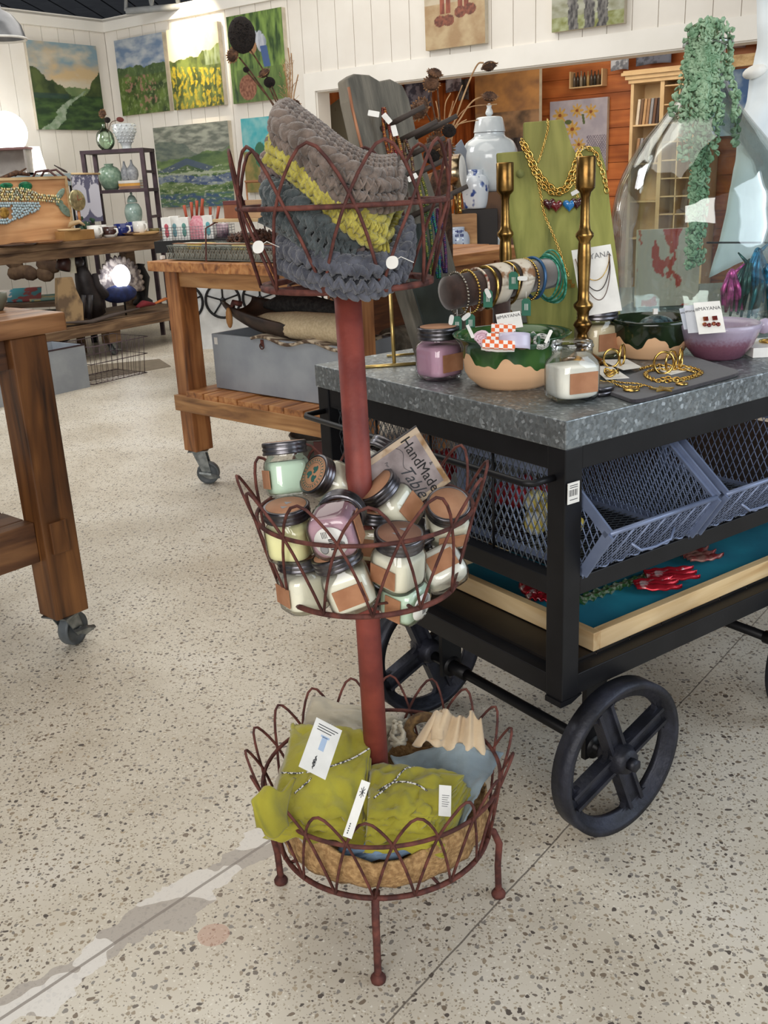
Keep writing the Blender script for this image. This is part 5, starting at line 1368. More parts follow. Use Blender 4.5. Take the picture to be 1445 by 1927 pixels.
def ln_long(t, w_, h_):
    m = MB()
    for i in range(5): m.bb(w_*.3, w_*.42, h_*(.06+.04*i), h_*(.085+.04*i), 0, .0002)
    for k in range(8): m.tube([(w_*.5+w_*.3*math.cos(k*.8)*s, h_*.8+w_*.6*math.sin(k*.8)*s, .0003) for s in (0, .5, 1, .6)], .0005, 4)
    part('printed_drawing', m, INK, t)
card('gift_tag', 'narrow white tag slanting across the tied olive bundle', [(712, 1486, 1.335), (728, 1492, 1.335), (663, 1582, 1.285), (645, 1573, 1.285)], ln_long)
card('gift_tag', 'white card with small print on the blue-grey cloth, right of the olive bundle', [(846, 1482, 1.425), (869, 1484, 1.425), (856, 1537, 1.385), (825, 1535, 1.385)], ln_text)
# ================================================================= THINGS ON THE METAL TOP
def on(px, py, z=None): return atz(px, py, (ZT+.0005) if z is None else z)
def dep(p): return (p-CAM).dot(FW)
GP = 'candle jars on the cart top'
def jstand(label, px, py, wax, w_px, rot, **k):
    P = on(px, py); s = w_px/F*dep(P)/.0675
    return jar(label, T(*P) @ Rz(rot), wax, s=s, group=GP, **k)
jstand('pink jar with a kraft lid at the left front of the metal top', 827, 712, 'pink', 75, 38)
jstand('open white wax jar without a lid, nearest the corner of the metal top', 1075, 752, 'white', 88, 18, lid=False, fill=.052)
jstand('tan jar with a kraft lid behind the open white jar', 1122, 672, 'tan', 72, 25)
# lids stacked beside the open jar
P = on(1122, 741)
for i in range(2):
    m = MB(); m.lathe([(0, 0), (.030, 0), (.033, .002), (.033, .008), (.031, .009), (0, .0092)], 32, cap=False)
    solo('jar_lid', m, STEEL, ['lower of two loose jar lids beside the open white jar', 'upper of two loose jar lids beside the open white jar'][i], 'lid', 'loose jar lids', M=T(P.x+.002*i, P.y+.001*i, P.z+.0095*i))
# green drip-glazed bowl
def dripmat(cut=.113, ca=(30, 62, 34), cb=(62, 98, 50)):
    mt, N, L, Pn = nt('green_drip_glaze'); tc = N.new('ShaderNodeTexCoord'); sx = N.new('ShaderNodeSeparateXYZ'); L.new(tc.outputs['Object'], sx.inputs[0])
    nz = N.new('ShaderNodeTexNoise'); nz.inputs['Scale'].default_value = 9; nz.inputs['Detail'].default_value = 2
    mp = N.new('ShaderNodeMapping'); mp.inputs['Scale'].default_value = (1.6, 1.6, .12); L.new(tc.outputs['Object'], mp.inputs[0]); L.new(mp.outputs[0], nz.inputs['Vector'])
    a = N.new('ShaderNodeMath'); a.operation = 'MULTIPLY_ADD'; L.new(nz.outputs['Fac'], a.inputs[0]); a.inputs[1].default_value = .13; L.new(sx.outputs[2], a.inputs[2])
    g = N.new('ShaderNodeMath'); g.operation = 'GREATER_THAN'; L.new(a.outputs[0], g.inputs[0]); g.inputs[1].default_value = cut
    n2 = N.new('ShaderNodeTexNoise'); n2.inputs['Scale'].default_value = 14; L.new(tc.outputs['Object'], n2.inputs['Vector'])
    r_ = N.new('ShaderNodeValToRGB'); ramp(r_, [(.4, srgb(*ca)), (.62, srgb(*cb))]); L.new(n2.outputs['Fac'], r_.inputs[0])
    mx = N.new('ShaderNodeMix'); mx.data_type = 'RGBA'; L.new(g.outputs[0], mx.inputs[0]); mx.inputs[6].default_value = srgb(226, 182, 140); L.new(r_.outputs[0], mx.inputs[7]); L.new(mx.outputs[2], Pn.inputs['Base Color'])
    mr = N.new('ShaderNodeMapRange'); mr.inputs['To Min'].default_value = .75; mr.inputs['To Max'].default_value = .12; L.new(g.outputs[0], mr.inputs[0]); L.new(mr.outputs[0], Pn.inputs['Roughness'])
    return mt
P = on(963, 722)
m = MB(); R_ = .118
m.lathe([(0, 0), (.070, 0), (.076, .006), (.090, .018), (.098, .032), (.101, .060), (.103, .085), (.110, .097), (.120, .103), (.122, .107), (.116, .106), (.104, .098), (.097, .086), (.094, .05), (.086, .026), (.06, .014), (0, .012)], 64, cap=False)
gb = solo('glazed_bowl', m, dripmat(), 'stoneware bowl with green drip glaze over a bare peach base, holding hair clips', 'bowl', M=T(*P))
# bowl contents
HC = [((232, 226, 216), (226, 104, 52), 'check')]
def clipmat(n, c, c2, sc):
    mt, N, L, Pn = nt(n); tc = N.new('ShaderNodeTexCoord'); ck = N.new('ShaderNodeTexChecker'); ck.inputs['Scale'].default_value = sc; ck.inputs[1].default_value = srgb(*c); ck.inputs[2].default_value = srgb(*c2)
    L.new(tc.outputs['Object'], ck.inputs[0]); L.new(ck.outputs[0], Pn.inputs['Base Color']); Pn.inputs['Roughness'].default_value = .4; return mt
CK = clipmat('orange_white_check', (238, 234, 228), (226, 106, 56), 118)
for i, (px, py, y, w_, h_, lab) in enumerate(((947, 620, 1.93, .048, .022, 'topmost orange and white checked hair clip in the green bowl'), (940, 636, 1.88, .050, .016, 'middle orange and white checked hair clip in the green bowl'), (938, 649, 1.84, .062, .018, 'lowest orange and white checked hair clip, at the front rim of the green bowl'))):
    C_ = aty(px, py, y); t = thing('hair_clip', lab, 'hair clip', M4(RT, FW.cross(RT)*-1 if False else UP, -FW, C_) @ Rz(-3) @ Rx(-20), 'checked hair clips in the green bowl')
    m = MB(); m.prism([(-w_/2, -h_/2), (w_/2, -h_/2), (w_/2, h_/2), (-w_/2, h_/2)], -.004, .004); part('checked_bar', m, CK, t, bevel=.002)
    m = MB(); m.tube([(-w_/2, -h_*.3, -.008), (0, -h_*.2, -.016), (w_/2, -h_*.3, -.008)], .003, 6); part('clip_jaw', m, WHITE, t)
C_ = aty(968, 646, 1.86); m = MB(); m.sheet(lambda u, v: (.030*math.cos(u*PI), .020*math.sin(u*PI), .03*v), 12, 4, .002); solo('hair_claw', m, mat('lilac_plastic', (206, 200, 222), .3), 'pale lilac curved hair claw in the green bowl', 'hair clip', M=M4(RT, -FW, UP, C_-UP*.012))
C_ = aty(906, 634, 1.90); m = MB()
for i in range(5): m.tube([(.013*math.cos(a*PI/6)+.004*i, .010*math.sin(a*PI/6)-.004*i, .004*math.sin(a+i)) for a in range(12)], .0032, 6, True)
solo('scrunchie', m, mat('plum_dotted', (110, 28, 66), .6, 0, (230, 200, 214), 260, lo=.60, hi=.64), 'plum dotted scrunchie at the left of the green bowl', 'hair tie', M=M4(RT, UP, -FW, C_))
C_ = aty(1012, 645, 1.90)
for i, (dx, c, lab) in enumerate(((-.030, (120, 104, 92), 'taupe knotted hair tie right of the checked clips'), (-.012, (60, 92, 72), 'dark green hair tie in the green bowl'), (.006, (40, 46, 44), 'black and white striped hair tie in the green bowl'))):
    m = MB()
    for k in range(3): m.tube([(.014*math.cos(a*PI/7), .011*math.sin(a*PI/7)+.002*k, .003*k) for a in range(14)], .003, 6, True)
    m.tube([(-.008, .012, 0), (-.016, .020, .002), (-.020, .016, 0)], .003, 6)
    solo('hair_tie', m, mat('tie_%d' % i, c, .7, 0, (220, 220, 214) if i == 2 else c, 220, stretch=(1, 4, 1)), lab, 'hair tie', 'hair ties in the green bowl', M=M4(RT, UP, -FW, C_+RT*dx))
for px, py, y, a, lab in ((885, 624, 1.87, 65, 'small white price tag standing at the left rim of the green bowl'), (1032, 633, 1.88, -65, 'small white price tag standing in the right of the green bowl')):
    C_ = aty(px, py, y); m = MB(); m.prism([(-.014, -.003), (.012, -.0035), (.014, 0), (.012, .0035), (-.014, .003)], -.0005, .0005); solo('price_tag', m, WHITE, lab, 'tag', M=M4(RT, UP, -FW, C_) @ Rz(-a))
def mayana(t, w_, h_):
    m = MB(); m.text('#MAYANA', w_*.20, T(w_/2, h_*.78, .0003)); part('lettering', m, mat('grey_ink', (120, 120, 122), .6), t)
card('earring_card', 'white card lettered MAYANA standing in the green bowl', [(932, 592, 1.95), (978, 585, 1.95), (990, 620, 1.93), (938, 622, 1.93)], mayana, cat='card')
# second, dark green bowl
P = on(1222, 668)
m = MB(); m.lathe([(0, 0), (.060, 0), (.065, .004), (.076, .024), (.080, .032), (.083, .070), (.084, .078), (.079, .078), (.076, .05), (.066, .018), (0, .010)], 48, cap=False)
solo('glazed_bowl', m, dripmat(.098, (18, 26, 18), (34, 48, 28)), 'dark green bowl with drips over a tan base, holding a patterned bead', 'bowl', M=T(*P) @ Matrix.Scale(1.12, 4) @ T(0, 0, 0))
C_ = aty(1235, 603, P.y+.01); m = MB(); m.ell((0, 0, 0), (.042, .03, .022), None, 16, 10); solo('patterned_ornament', m, mat('blue_green_marbled', (70, 92, 98), .25, 0, (30, 40, 44), 60), 'marbled blue-green rounded ornament in the dark bowl', 'ornament', M=T(C_.x, C_.y, C_.z-.01))
C_ = aty(1233, 586, P.y-.01); m = MB(); m.box((0, 0, 0), (.010, .008, .012)); solo('price_cube', m, WHITE, 'tiny white cube tag above the marbled ornament', 'tag', M=T(*C_))
# lavender bowl
P = on(1350, 672)
m = MB(); m.lathe([(0, 0), (.044, 0), (.048, .004), (.066, .026), (.078, .058), (.081, .068), (.077, .070), (.072, .058), (.058, .026), (0, .010)], 48, cap=False)
def lav():
    mt, N, L, Pn = nt('lavender_glaze'); Pn.inputs['Roughness'].default_value = .2; tc = N.new('ShaderNodeTexCoord'); sx = N.new('ShaderNodeSeparateXYZ'); L.new(tc.outputs['Object'], sx.inputs[0])
    nz = N.new('ShaderNodeTexNoise'); nz.inputs['Scale'].default_value = 160; L.new(tc.outputs['Object'], nz.inputs['Vector'])
    a = N.new('ShaderNodeMath'); a.operation = 'MULTIPLY_ADD'; L.new(nz.outputs['Fac'], a.inputs[0]); a.inputs[1].default_value = .02; L.new(sx.outputs[2], a.inputs[2])
    r_ = N.new('ShaderNodeValToRGB'); ramp(r_, [(.0, srgb(96, 60, 78)), (.045, srgb(128, 84, 100)), (.062, srgb(164, 148, 168)), (.085, srgb(172, 162, 182))]); L.new(a.outputs[0], r_.inputs[0]); L.new(r_.outputs[0], Pn.inputs['Base Color']); return mt
m.lathe([(.014, -.006), (.016, 0), (.014, .006)], 12, M=T(.09, .0, .058) @ Rx(90))
solo('glazed_bowl', m, lav(), 'lavender bowl shading to plum, holding earring cards', 'bowl', M=T(*P) @ Matrix.Scale(1.13, 4))
def earr(t, w_, h_):
    mayana(t, w_, h_); m = MB()
    for x in (.34, .68):
        m.box((w_*x, h_*.45, .002), (.010, .009, .003)); m.ell((w_*x-.004, h_*.28, .002), (.005, .005, .003)); m.ell((w_*x+.005, h_*.25, .002), (.005, .005, .003))
    part('earrings', m, mat('amber_crystal', (170, 104, 56), .2, .4, (110, 40, 44), 120), t)
card('earring_card', 'front white MAYANA card with amber earrings in the lavender bowl', [(1283, 575, 2.09), (1333, 571, 2.09), (1362, 625, 2.05), (1315, 629, 2.05)], earr, cat='card')
card('earring_card', 'middle pale MAYANA card behind the front one in the lavender bowl', [(1273, 578, 2.115), (1300, 576, 2.115), (1318, 625, 2.08), (1295, 627, 2.08)], mayana, cat='card', mats=mat('pale_grey_card', (214, 218, 226), .6))
card('earring_card', 'rear pale card, furthest left in the lavender bowl', [(1267, 583, 2.135), (1290, 581, 2.135), (1306, 622, 2.10), (1287, 620, 2.10)], mayana, cat='card', mats=mat('pale_blue_card', (204, 210, 222), .6))
# black tray with gold jewellery
TC = [on(1122, 735), on(1195, 762), on(1400, 706), on(1290, 672)]
tb = thing('jewellery_tray', 'flat black felt-covered board carrying gold jewellery', 'tray', tuple(sum(TC, V())/4))
q = MB(); cc = sum(TC, V())/4
pl = []
for i in range(4):
    a, b, c = TC[i-1], TC[i], TC[(i+1) % 4]
    p0 = b.lerp(a, .14); p2 = b.lerp(c, .14)
    for k in range(6): t_ = k/5; pl.append(p0*(1-t_)**2+b*2*t_*(1-t_)+p2*t_*t_)
q.prism([(p.x, p.y) for p in pl], ZT+.001, ZT+.008); part('felt_board', q, mat('black_felt', (48, 44, 50), .9, 0, (38, 36, 42), 60, sheen=.2), tb, True, bevel=.002)
ZJ = ZT+.0085
def chain(m, path, link=.0045, r=.0009, up=V((0, 0, 1)), wd=.6):
    pts = smooth(path, 8); L_ = 0; acc = 0
    tot = sum((pts[i+1]-pts[i]).length for i in range(len(pts)-1)); n = max(4, int(tot/(link*1.35)))
    seg = [0]
    for i in range(len(pts)-1): seg.append(seg[-1]+(pts[i+1]-pts[i]).length)
    j = 0
    for k in range(n):
        d = tot*(k+.5)/n
        while j < len(seg)-2 and seg[j+1] < d: j += 1
        t_ = (d-seg[j])/max(1e-6, seg[j+1]-seg[j]); p = pts[j].lerp(pts[j+1], t_); dr = (pts[j+1]-pts[j]).normalized()
        sd = dr.cross(up); sd = sd.normalized() if sd.length > .01 else V((1, 0, 0)); nn = sd.cross(dr)
        sd2 = (sd if k % 2 else (nn*.75+sd*.6)).normalized()
        m.tube([p+dr*link*math.cos(a*PI/5)+sd2*link*wd*math.sin(a*PI/5) for a in range(10)], r, 5, True)
    return m
def gold_chain(label, px_path, link=.0045, r=.0010, z=ZJ+.003, pend=None, **k):
    t = thing('gold_chain', label, 'necklace', tuple(atz(*px_path[0], z)), 'gold jewellery on the black board')
    m = MB(); chain(m, [atz(x, y, z) for x, y in px_path], link, r); part('chain_links', m, GOLD, t, True)
    if pend: part('pendant', pend(z), GOLD, t, True)
    return t
def p_disc(px, py, rx=.018):
    def f(z): m = MB(); m.lathe([(0, -.0015), (rx, -.0015), (rx, .0015), (0, .0015)], 20, M=T(*atz(px, py, z)), cap=False); return m
    return f
def p_star(px, py, R=.026):
    def f(z):
        m = MB(); m.prism([((R if k % 2 == 0 else R*.42)*math.cos(k*PI/5), (R if k % 2 == 0 else R*.42)*math.sin(k*PI/5)) for k in range(10)], -.0015, .0015, 0, T(*atz(px, py, z)) @ Rz(12)); return m
    return f
gold_chain('gold chain ending in an oval disc, at the front left of the black board', [(1128, 718), (1150, 720), (1170, 727), (1200, 728), (1212, 724)], .005, .0013, pend=p_disc(1188, 733, .016))
gold_chain('gold chain with a star charm at the front of the black board', [(1150, 716), (1170, 720), (1200, 722), (1228, 729)], .0035, .0009, pend=p_star(1246, 732, .025))
gold_chain('thick coiled gold chain with a heart charm, in the middle of the black board', [(1205, 694), (1235, 688), (1290, 690), (1320, 700), (1300, 710), (1270, 716), (1235, 716), (1215, 706), (1225, 697), (1280, 695), (1312, 703), (1285, 713), (1245, 711)], .0065, .0016, pend=p_disc(1283, 722, .012))
for i, (px, py, y0, r_, ang, lab) in enumerate(((1170, 668, 1, .020, 30, 'tall gold hoop earring standing on the left white card'), (1150, 671, 1, .017, -30, 'smaller gold hoop earring left of the tall hoop'), (1248, 683, 1, .020, -35, 'left gold hoop standing in the coiled chain'), (1262, 679, 1, .019, 10, 'middle gold hoop standing in the coiled chain'), (1280, 675, 1, .020, 35, 'right gold hoop standing in the coiled chain'))):
    P = atz(px, py+18, ZJ+.002); m = MB(); m.tube([(r_*math.cos(a*PI/14), 0, r_+r_*1.15*math.sin(a*PI/14)) for a in range(28)], .0026, 8, True)
    solo('hoop_earring', m, GOLD, lab, 'earring', 'gold hoops on the black board', M=T(*P) @ Rz(ang+30))
for i, (qd, lab) in enumerate((([(1128, 678), (1180, 677), (1208, 692), (1172, 697)], 'white earring card at the back left of the black board'), ([(1112, 690), (1150, 690), (1184, 712), (1140, 715)], 'white earring card at the front left of the black board'), ([(1232, 694), (1285, 686), (1305, 696), (1262, 706)], 'white earring card inside the coiled gold chain'))):
    Pq = [atz(x, y, ZJ) for x, y in qd]; m = MB(); m.prism([(p.x, p.y) for p in Pq[::-1]], ZJ+.0003, ZJ+.0013); solo('earring_card', m, WHITE, lab, 'card', 'earring cards on the black board')
P = atz(1150, 706, ZJ+.004); m = MB()
for k in range(3): m.tube([(.014*math.cos(a*PI/8), .010*math.sin(a*PI/8), .003+.003*k+.004*math.sin(a+k)) for a in range(16)], .0022, 6, True)
solo('gold_bangle_pile', m, GOLD, 'small heap of twisted gold bangles on the front left card', 'bracelet', M=T(*P))
# ---- bracelet T-bar
BRV = mat('brown_velvet', (72, 50, 42), .95, 0, (52, 36, 30), 40, sheen=.5)
A = aty(838, 553, 2.14); B = aty(1042, 512, 2.30); mid = (A+B)/2; base = on(948, 640)
t = thing('bracelet_stand', 'brown velvet T-bar stand crowded with bracelets', 'stand', (mid.x, mid.y, ZT+.0005))
m = MB(); m.tube([A, A+(B-A)*.02, A+(B-A)*.5, B], [.020, .036, .036, .034], 24); part('bracelet_bar', m, BRV, t, True)
m = MB(); m.tube([(mid.x, mid.y, ZT+.02), (mid.x, mid.y, mid.z-.03)], .020, 16); part('post', m, BRV, t, True)
m = MB(); m.lathe([(0, 0), (.06, 0), (.06, .012), (.022, .020), (0, .020)], 24, M=T(mid.x, mid.y, ZT+.001), cap=False); part('base', m, BRV, t, True)
dB = (B-A).normalized(); xB = dB.cross(V((0, 0, 1))).normalized(); yB = xB.cross(dB)
SILV = mat('silver_beads', (196, 190, 178), .25, .9, (120, 110, 96), 200); COR = mat('coral_enamel', (150, 74, 60), .3, .3, (230, 220, 200), 120); CREAMB = mat('cream_leather', (214, 204, 186), .5, 0, (140, 100, 66), 22, lo=.42, hi=.48); GRN = mat('green_cord', (28, 122, 92), .5, 0, (20, 86, 66), 60); TEALB = mat('aqua_cord', (120, 196, 178), .5, 0, (30, 130, 100), 90); BLUEB = mat('blue_enamel', (60, 104, 150), .3, .3)
brs = [(.10, .0028, SILV, 'beads', 'silver bead bracelet at the left end of the velvet bar'), (.20, .0030, GOLD, 'beads', 'gold bead bracelet second from the left of the velvet bar'), (.28, .0028, COR, 'band', 'thin coral bracelet with a pale section on the velvet bar'), (.36, .0034, GOLD, 'band', 'gold bangle next to the coral bracelet'), (.45, .012, CREAMB, 'wide', 'wide cream and brown leather cuff left of the stand post'),
       (.555, .0030, GOLD, 'band', 'thin gold bangle beside the hanging green label'), (.64, .012, CREAMB, 'wide', 'wide cream and brown leather cuff right of the stand post'), (.74, .0030, GOLD, 'beads', 'gold bracelet in front of the blue one'), (.80, .0036, BLUEB, 'band', 'blue and bronze bracelet near the right end of the bar')]
for i, (u, r_, mm, kind, lab) in enumerate(brs):
    c = A.lerp(B, u); m = MB(); R_ = .0395+r_*.5
    if kind == 'beads':
        for k in range(40):
            a = k*PI/20; m.ell(c+xB*R_*math.cos(a)+yB*(R_*1.12*math.sin(a)-.005), r_*1.1, None, 6, 4)
    elif kind == 'band': m.tube([c+xB*R_*math.cos(k*PI/20)+yB*(R_*1.1*math.sin(k*PI/20)-.004)+dB*.003*math.sin(k*PI/10) for k in range(40)], r_, 8, True)
    else:
        def cf(a_, b_): a = a_*2*PI; return c+xB*R_*.98*math.cos(a)+yB*R_*.98*math.sin(a)+dB*((b_-.5)*.034+.006*math.sin(a*2))
        m.sheet(cf, 36, 4, -.003)
    solo('bracelet', m, mm, lab, 'bracelet', 'bracelets on the velvet bar')
for i in range(5):
    c = A.lerp(B, .93+.012*i); m = MB(); R_ = .040+.003*i
    m.tube([c+xB*R_*math.cos(k*PI/16)+yB*(R_*1.15*math.sin(k*PI/16)-.010)+dB*.005*math.sin(k*PI/8+i) for k in range(32)], .0022, 6, True)
    solo('cord_bracelet', m, GRN if i % 2 else TEALB, ['innermost aqua cord loop at the right end of the velvet bar', 'green cord loop next to the innermost aqua one', 'middle aqua cord loop at the right end of the velvet bar', 'green cord loop second from the end of the velvet bar', 'outermost aqua cord loop at the right end of the velvet bar'][i], 'bracelet', 'cord bracelets on the right end of the bar')
GTAG = mat('green_label', (22, 104, 78), .5)
for px, py, y, lab in ((860, 612, 2.11, 'green hanging label at the lower left of the velvet bar'), (885, 608, 2.12, 'green hanging label beside the leftmost green one'), (918, 562, 2.13, 'green hanging label left of the cream cuff'), (966, 528, 2.16, 'green hanging label in front of the stand post'), (990, 578, 2.17, 'green hanging label with white letters, below the right cuff')):
    C_ = aty(px, py, y); m = MB(); m.prism([(-.010, -.019), (.010, -.019), (.010, .014), (.005, .019), (-.005, .019), (-.010, .014)], -.001, .001, 0, M4(RT, UP, -FW, C_)); m.tube([C_+UP*.018, C_+UP*.034], .0006, 4, False, 1)
    for k in range(3): m.box((-.003+.003*k, 0, .0013), (.0012, .014, .0004), 1, M4(RT, UP, -FW, C_))
    solo('hanging_label', m, [GTAG, WHITE], lab, 'tag', 'green labels hanging from the bracelets')
for px, py, y, a, lab in ((849, 602, 2.10, 80, 'white oval tag beside the lowest green label'), (877, 596, 2.11, 40, 'white slanting tag under the gold bead bracelet'), (918, 552, 2.12, -65, 'white oval tag on the gold bangle'), (983, 524, 2.15, 0, 'white square tag on the right leather cuff')):
    C_ = aty(px, py, y); m = MB(); m.prism(rsq(.018, .006), -.0006, .0006, 0, M4(RT, UP, -FW, C_) @ Rz(a) @ Matrix.Diagonal((1.2, .55, 1, 1))); solo('price_tag', m, WHITE, lab, 'tag')
# ---- brass candlesticks
def cstick(px_top, py_top, y, label):
    Tp = aty(px_top, py_top, y); h = Tp.z-ZT
    prof = [(0, 0), (.048, 0), (.050, .004), (.046, .010), (.030, .018), (.018, .028), (.013, .040), (.020, .048), (.022, .053), (.013, .060), (.011, .070), (.017, .080), (.0215, .088), (.018, .095), (.012, .102), (.014, .118), (.0215, .128), (.0215, .134), (.0135, .142), (.0125, .165), (.0150, .235), (.0135, .262), (.0125, .270), (.0195, .280), (.0195, .286), (.0125, .295), (.0105, .31), (.0095, .36), (.012, .372), (.0195, .380), (.0205, .384), (.0205, .444), (.0190, .446), (.0165, .444), (.0165, .40), (0, .398)]
    s = h/.446; m = MB(); m.lathe([(r_*1.0, z*s) for r_, z in prof], 36, cap=False)
    return solo('candlestick', m, BRASS, label, 'candlestick', 'tall brass candlesticks', M=T(Tp.x, Tp.y, ZT+.0005))
cstick(1103, 294, 2.20, 'tall brass candlestick in front of the green bust, right one')
cstick(950, 306, 2.42, 'tall brass candlestick at the left shoulder of the green bust')
# ---- green wooden necklace bust
GW = wood('green_washed_wood', (166, 166, 86), (144, 146, 70), (112, 118, 54), axis=2, sc=3, r=.7, bump=.3)
Pb_ = on(1060, 650); nB = (V((0, 0, 1))*.10-V((CAM-Pb_).x * 0, -1, 0)).normalized() if False else V((.06, 1, -.13)).normalized()
out = [(985, 230), (1060, 224), (1075, 272), (1085, 290), (1108, 275), (1128, 276), (1140, 315), (1150, 400), (1163, 500), (1170, 652), (1000, 660), (985, 560), (962, 430), (935, 303), (934, 288), (955, 286), (988, 284), (985, 262)]
W3 = [onpl(x, y, Pb_, nB) for x, y in out]; W3 = [p if p.z > ZT+.001 else V((p.x, p.y, ZT+.001)) for p in W3]
bust = thing('necklace_bust', 'green washed wooden bust board hung with gold chains and glass hearts', 'display stand', (Pb_.x, Pb_.y+.01, ZT+.0005))
exb = V((1, 0, 0)); exb = (exb-nB*exb.dot(nB)).normalized(); eyb = nB.cross(exb)*-1; BM = M4(exb, eyb, exb.cross(eyb), Pb_)
if (exb.cross(eyb)).y > 0: pass
loc2 = [BM.inverted() @ p for p in W3]
m = MB(); m.prism([(p.x, p.y) for p in loc2], -.018, .0, 0, BM); part('bust_board', m, GW, bust, True, bevel=.003)
fz = 1 if (BM.to_3x3() @ V((0, 0, 1))).y < 0 else -1
front = -nB
m = MB(); m.lathe([(0, 0), (.010, 0), (.010, .002), (0, .002)], 16, M=ax(front, onpl(979, 327, Pb_, nB)+front*.0005), cap=False); part('wood_plug', m, mat('green_plug', (128, 132, 72), .7), bust, True)
m = MB(); a = onpl(1105, 300, Pb_, nB); m.tube([(a.x, a.y+.02, ZT+.01), (a.x, a.y+.10, ZT+.01)], .008, 6); part('rear_foot', m, GW, bust, True)
def bp(x, y, o=.006): return onpl(x, y, Pb_+front*o, nB)
def bchain(label, path, link, r_, o=.007, extra=None, emat=None):
    t = thing('gold_necklace', label, 'necklace', tuple(bp(*path[0])), 'gold necklaces on the green bust'); m = MB(); chain(m, [bp(x, y, o) for x, y in path], link, r_, front); part('chain_links', m, GOLD, t, True); return t
bchain('heaviest gold chain in a deep V across the green bust', [(982, 262), (995, 285), (1010, 318), (1030, 345), (1048, 357), (1063, 352), (1075, 325), (1088, 290), (1095, 278)], .0085, .0020)
bchain('second heavy gold chain just below the first on the green bust', [(980, 268), (992, 292), (1005, 325), (1022, 350), (1040, 364), (1060, 362), (1076, 345), (1085, 318), (1092, 290)], .0075, .0018, .010)
bchain('fine twisted gold chain from the top of the bust board', [(1030, 224), (1031, 240), (1026, 262), (1018, 290), (1012, 306)], .0035, .0010)
bchain('fine gold chain hanging down the left of the bust to a square charm', [(1010, 330), (1018, 370), (1025, 405), (1040, 440), (1052, 470), (1062, 500), (1070, 520)], .0040, .0011)
bchain('gold chain over the right shoulder of the bust', [(1098, 276), (1118, 285), (1130, 312), (1138, 340), (1142, 362)], .0080, .0017)
bchain('fine gold chain behind the right candlestick', [(1088, 280), (1085, 310), (1083, 345), (1087, 372)], .0035, .0010)
for px, py, c, lab in ((1046, 387, (116, 26, 30), 'dark red glass heart on the green bust'), (1071, 386, (40, 128, 196), 'bright blue glass heart on the green bust'), (1033, 384, (70, 18, 20), 'maroon glass bead left of the red heart'), (1085, 382, (66, 16, 24), 'maroon glass bead right of the blue heart')):
    P = bp(px, py, .012); m = MB(); s = .016 if 'heart' in lab else .009
    pts = []
    for k in range(24):
        a = k*2*PI/24; pts.append((16*math.sin(a)**3/16*s, (13*math.cos(a)-5*math.cos(2*a)-2*math.cos(3*a)-math.cos(4*a))/15*s))
    if 'heart' in lab:
        MM = M4(exb, V((0, 0, 1)), front, P)
        vs = []; fs = []; n = 24
        for (sc, z) in ((.35, -.007), (.8, -.005), (1, 0), (.8, .005), (.35, .007)): vs += [(p[0]*sc, p[1]*sc, z) for p in pts]
        for i in range(4):
            for k in range(n): fs.append((i*n+k, i*n+(k+1) % n, (i+1)*n+(k+1) % n, (i+1)*n+k))
        fs += [tuple(range(n))[::-1], tuple(range(4*n, 5*n))]; m.add(vs, fs, 0, MM)
    else: m.ell(P, s)
    solo('heart_pendant' if 'heart' in lab else 'glass_bead', m, mat('glass_%d' % px, c, .08, coat=1), lab, 'pendant')
P = bp(1072, 530, .008); m = MB(); m.box((0, 0, 0), (.010, .003, .010)); m.box((.008, 0, -.010), (.010, .003, .010)); m.box((-.008, 0, -.008), (.007, .003, .007)); solo('square_charm', m, GOLD, 'cluster of little gold squares at the end of the fine chain', 'pendant', M=T(*P))
P = bp(1082, 362, .012); m = MB(); m.prism(rsq(.020, .003), -.0006, .0006, 0, M4(exb, V((0, 0, 1)), front, P) @ Rz(25) @ Matrix.Diagonal((1, .5, 1, 1))); solo('price_tag', m, WHITE, 'small white tag beside the right candlestick cup', 'tag')
# ---- white necklace card
def ncard(t, w_, h_):
    m = MB(); m.text('MAYANA', w_*.20, T(w_*.55, h_*.86, .0003)); part('lettering', m, mat('grey_ink2', (130, 130, 132), .6), t)
    for k, (d, c) in enumerate(((.50, GOLD), (.34, mat('dark_beads', (60, 50, 48), .4, .5)), (.20, mat('pewter_chain', (120, 100, 90), .4, .7)))):
        m = MB(); m.tube([(w_*(.06+.86*u), h_*(.86-(.86-d)*math.sin(PI*u)**.6), .0015+.0008*k) for u in [i/24 for i in range(25)]], .0011, 5); part('necklace_strand', m, c, t)
card('necklace_card', 'tall white MAYANA card with three fine necklaces, right of the candlestick', [(1086, 470, 2.28), (1160, 458, 2.28), (1178, 592, 2.22), (1096, 596, 2.22)], ncard, cat='card')
# ---- weathered board with pegs on a gold easel
WB = mat('weathered_grey_board', (124, 117, 104), .8, 0, (88, 84, 75), 7, stretch=(3, 3, .6), bump=.5, bs=40)
EDGE = wood('split_edge_wood', (176, 120, 84), (140, 88, 58), axis=2)
Bbl = on(806, 692); Bbr = on(893, 655); Btl = aty(660, 150, 2.32); Btr = aty(778, 150, 2.46)
bex = (Bbr-Bbl).normalized(); bey = ((Btl+Btr)/2-(Bbl+Bbr)/2); bn = bex.cross(bey).normalized()
def qb(x, y, o=0): return onpl(x, y, Bbl - bn*0 + (-bn if bn.y > 0 else bn)*o, bn)
bout = [(806, 692), (760, 545), (728, 460), (703, 370), (676, 270), (658, 190), (653, 148), (668, 138), (695, 140), (715, 152), (735, 148), (758, 160), (770, 185), (782, 240), (800, 310), (830, 400), (862, 520), (893, 655)]
pf = [qb(x, y) for x, y in bout]; bxx = bex; byy = bn.cross(bex); BDM = M4(bxx, byy, bn, Bbl); l2 = [BDM.inverted() @ p for p in pf]
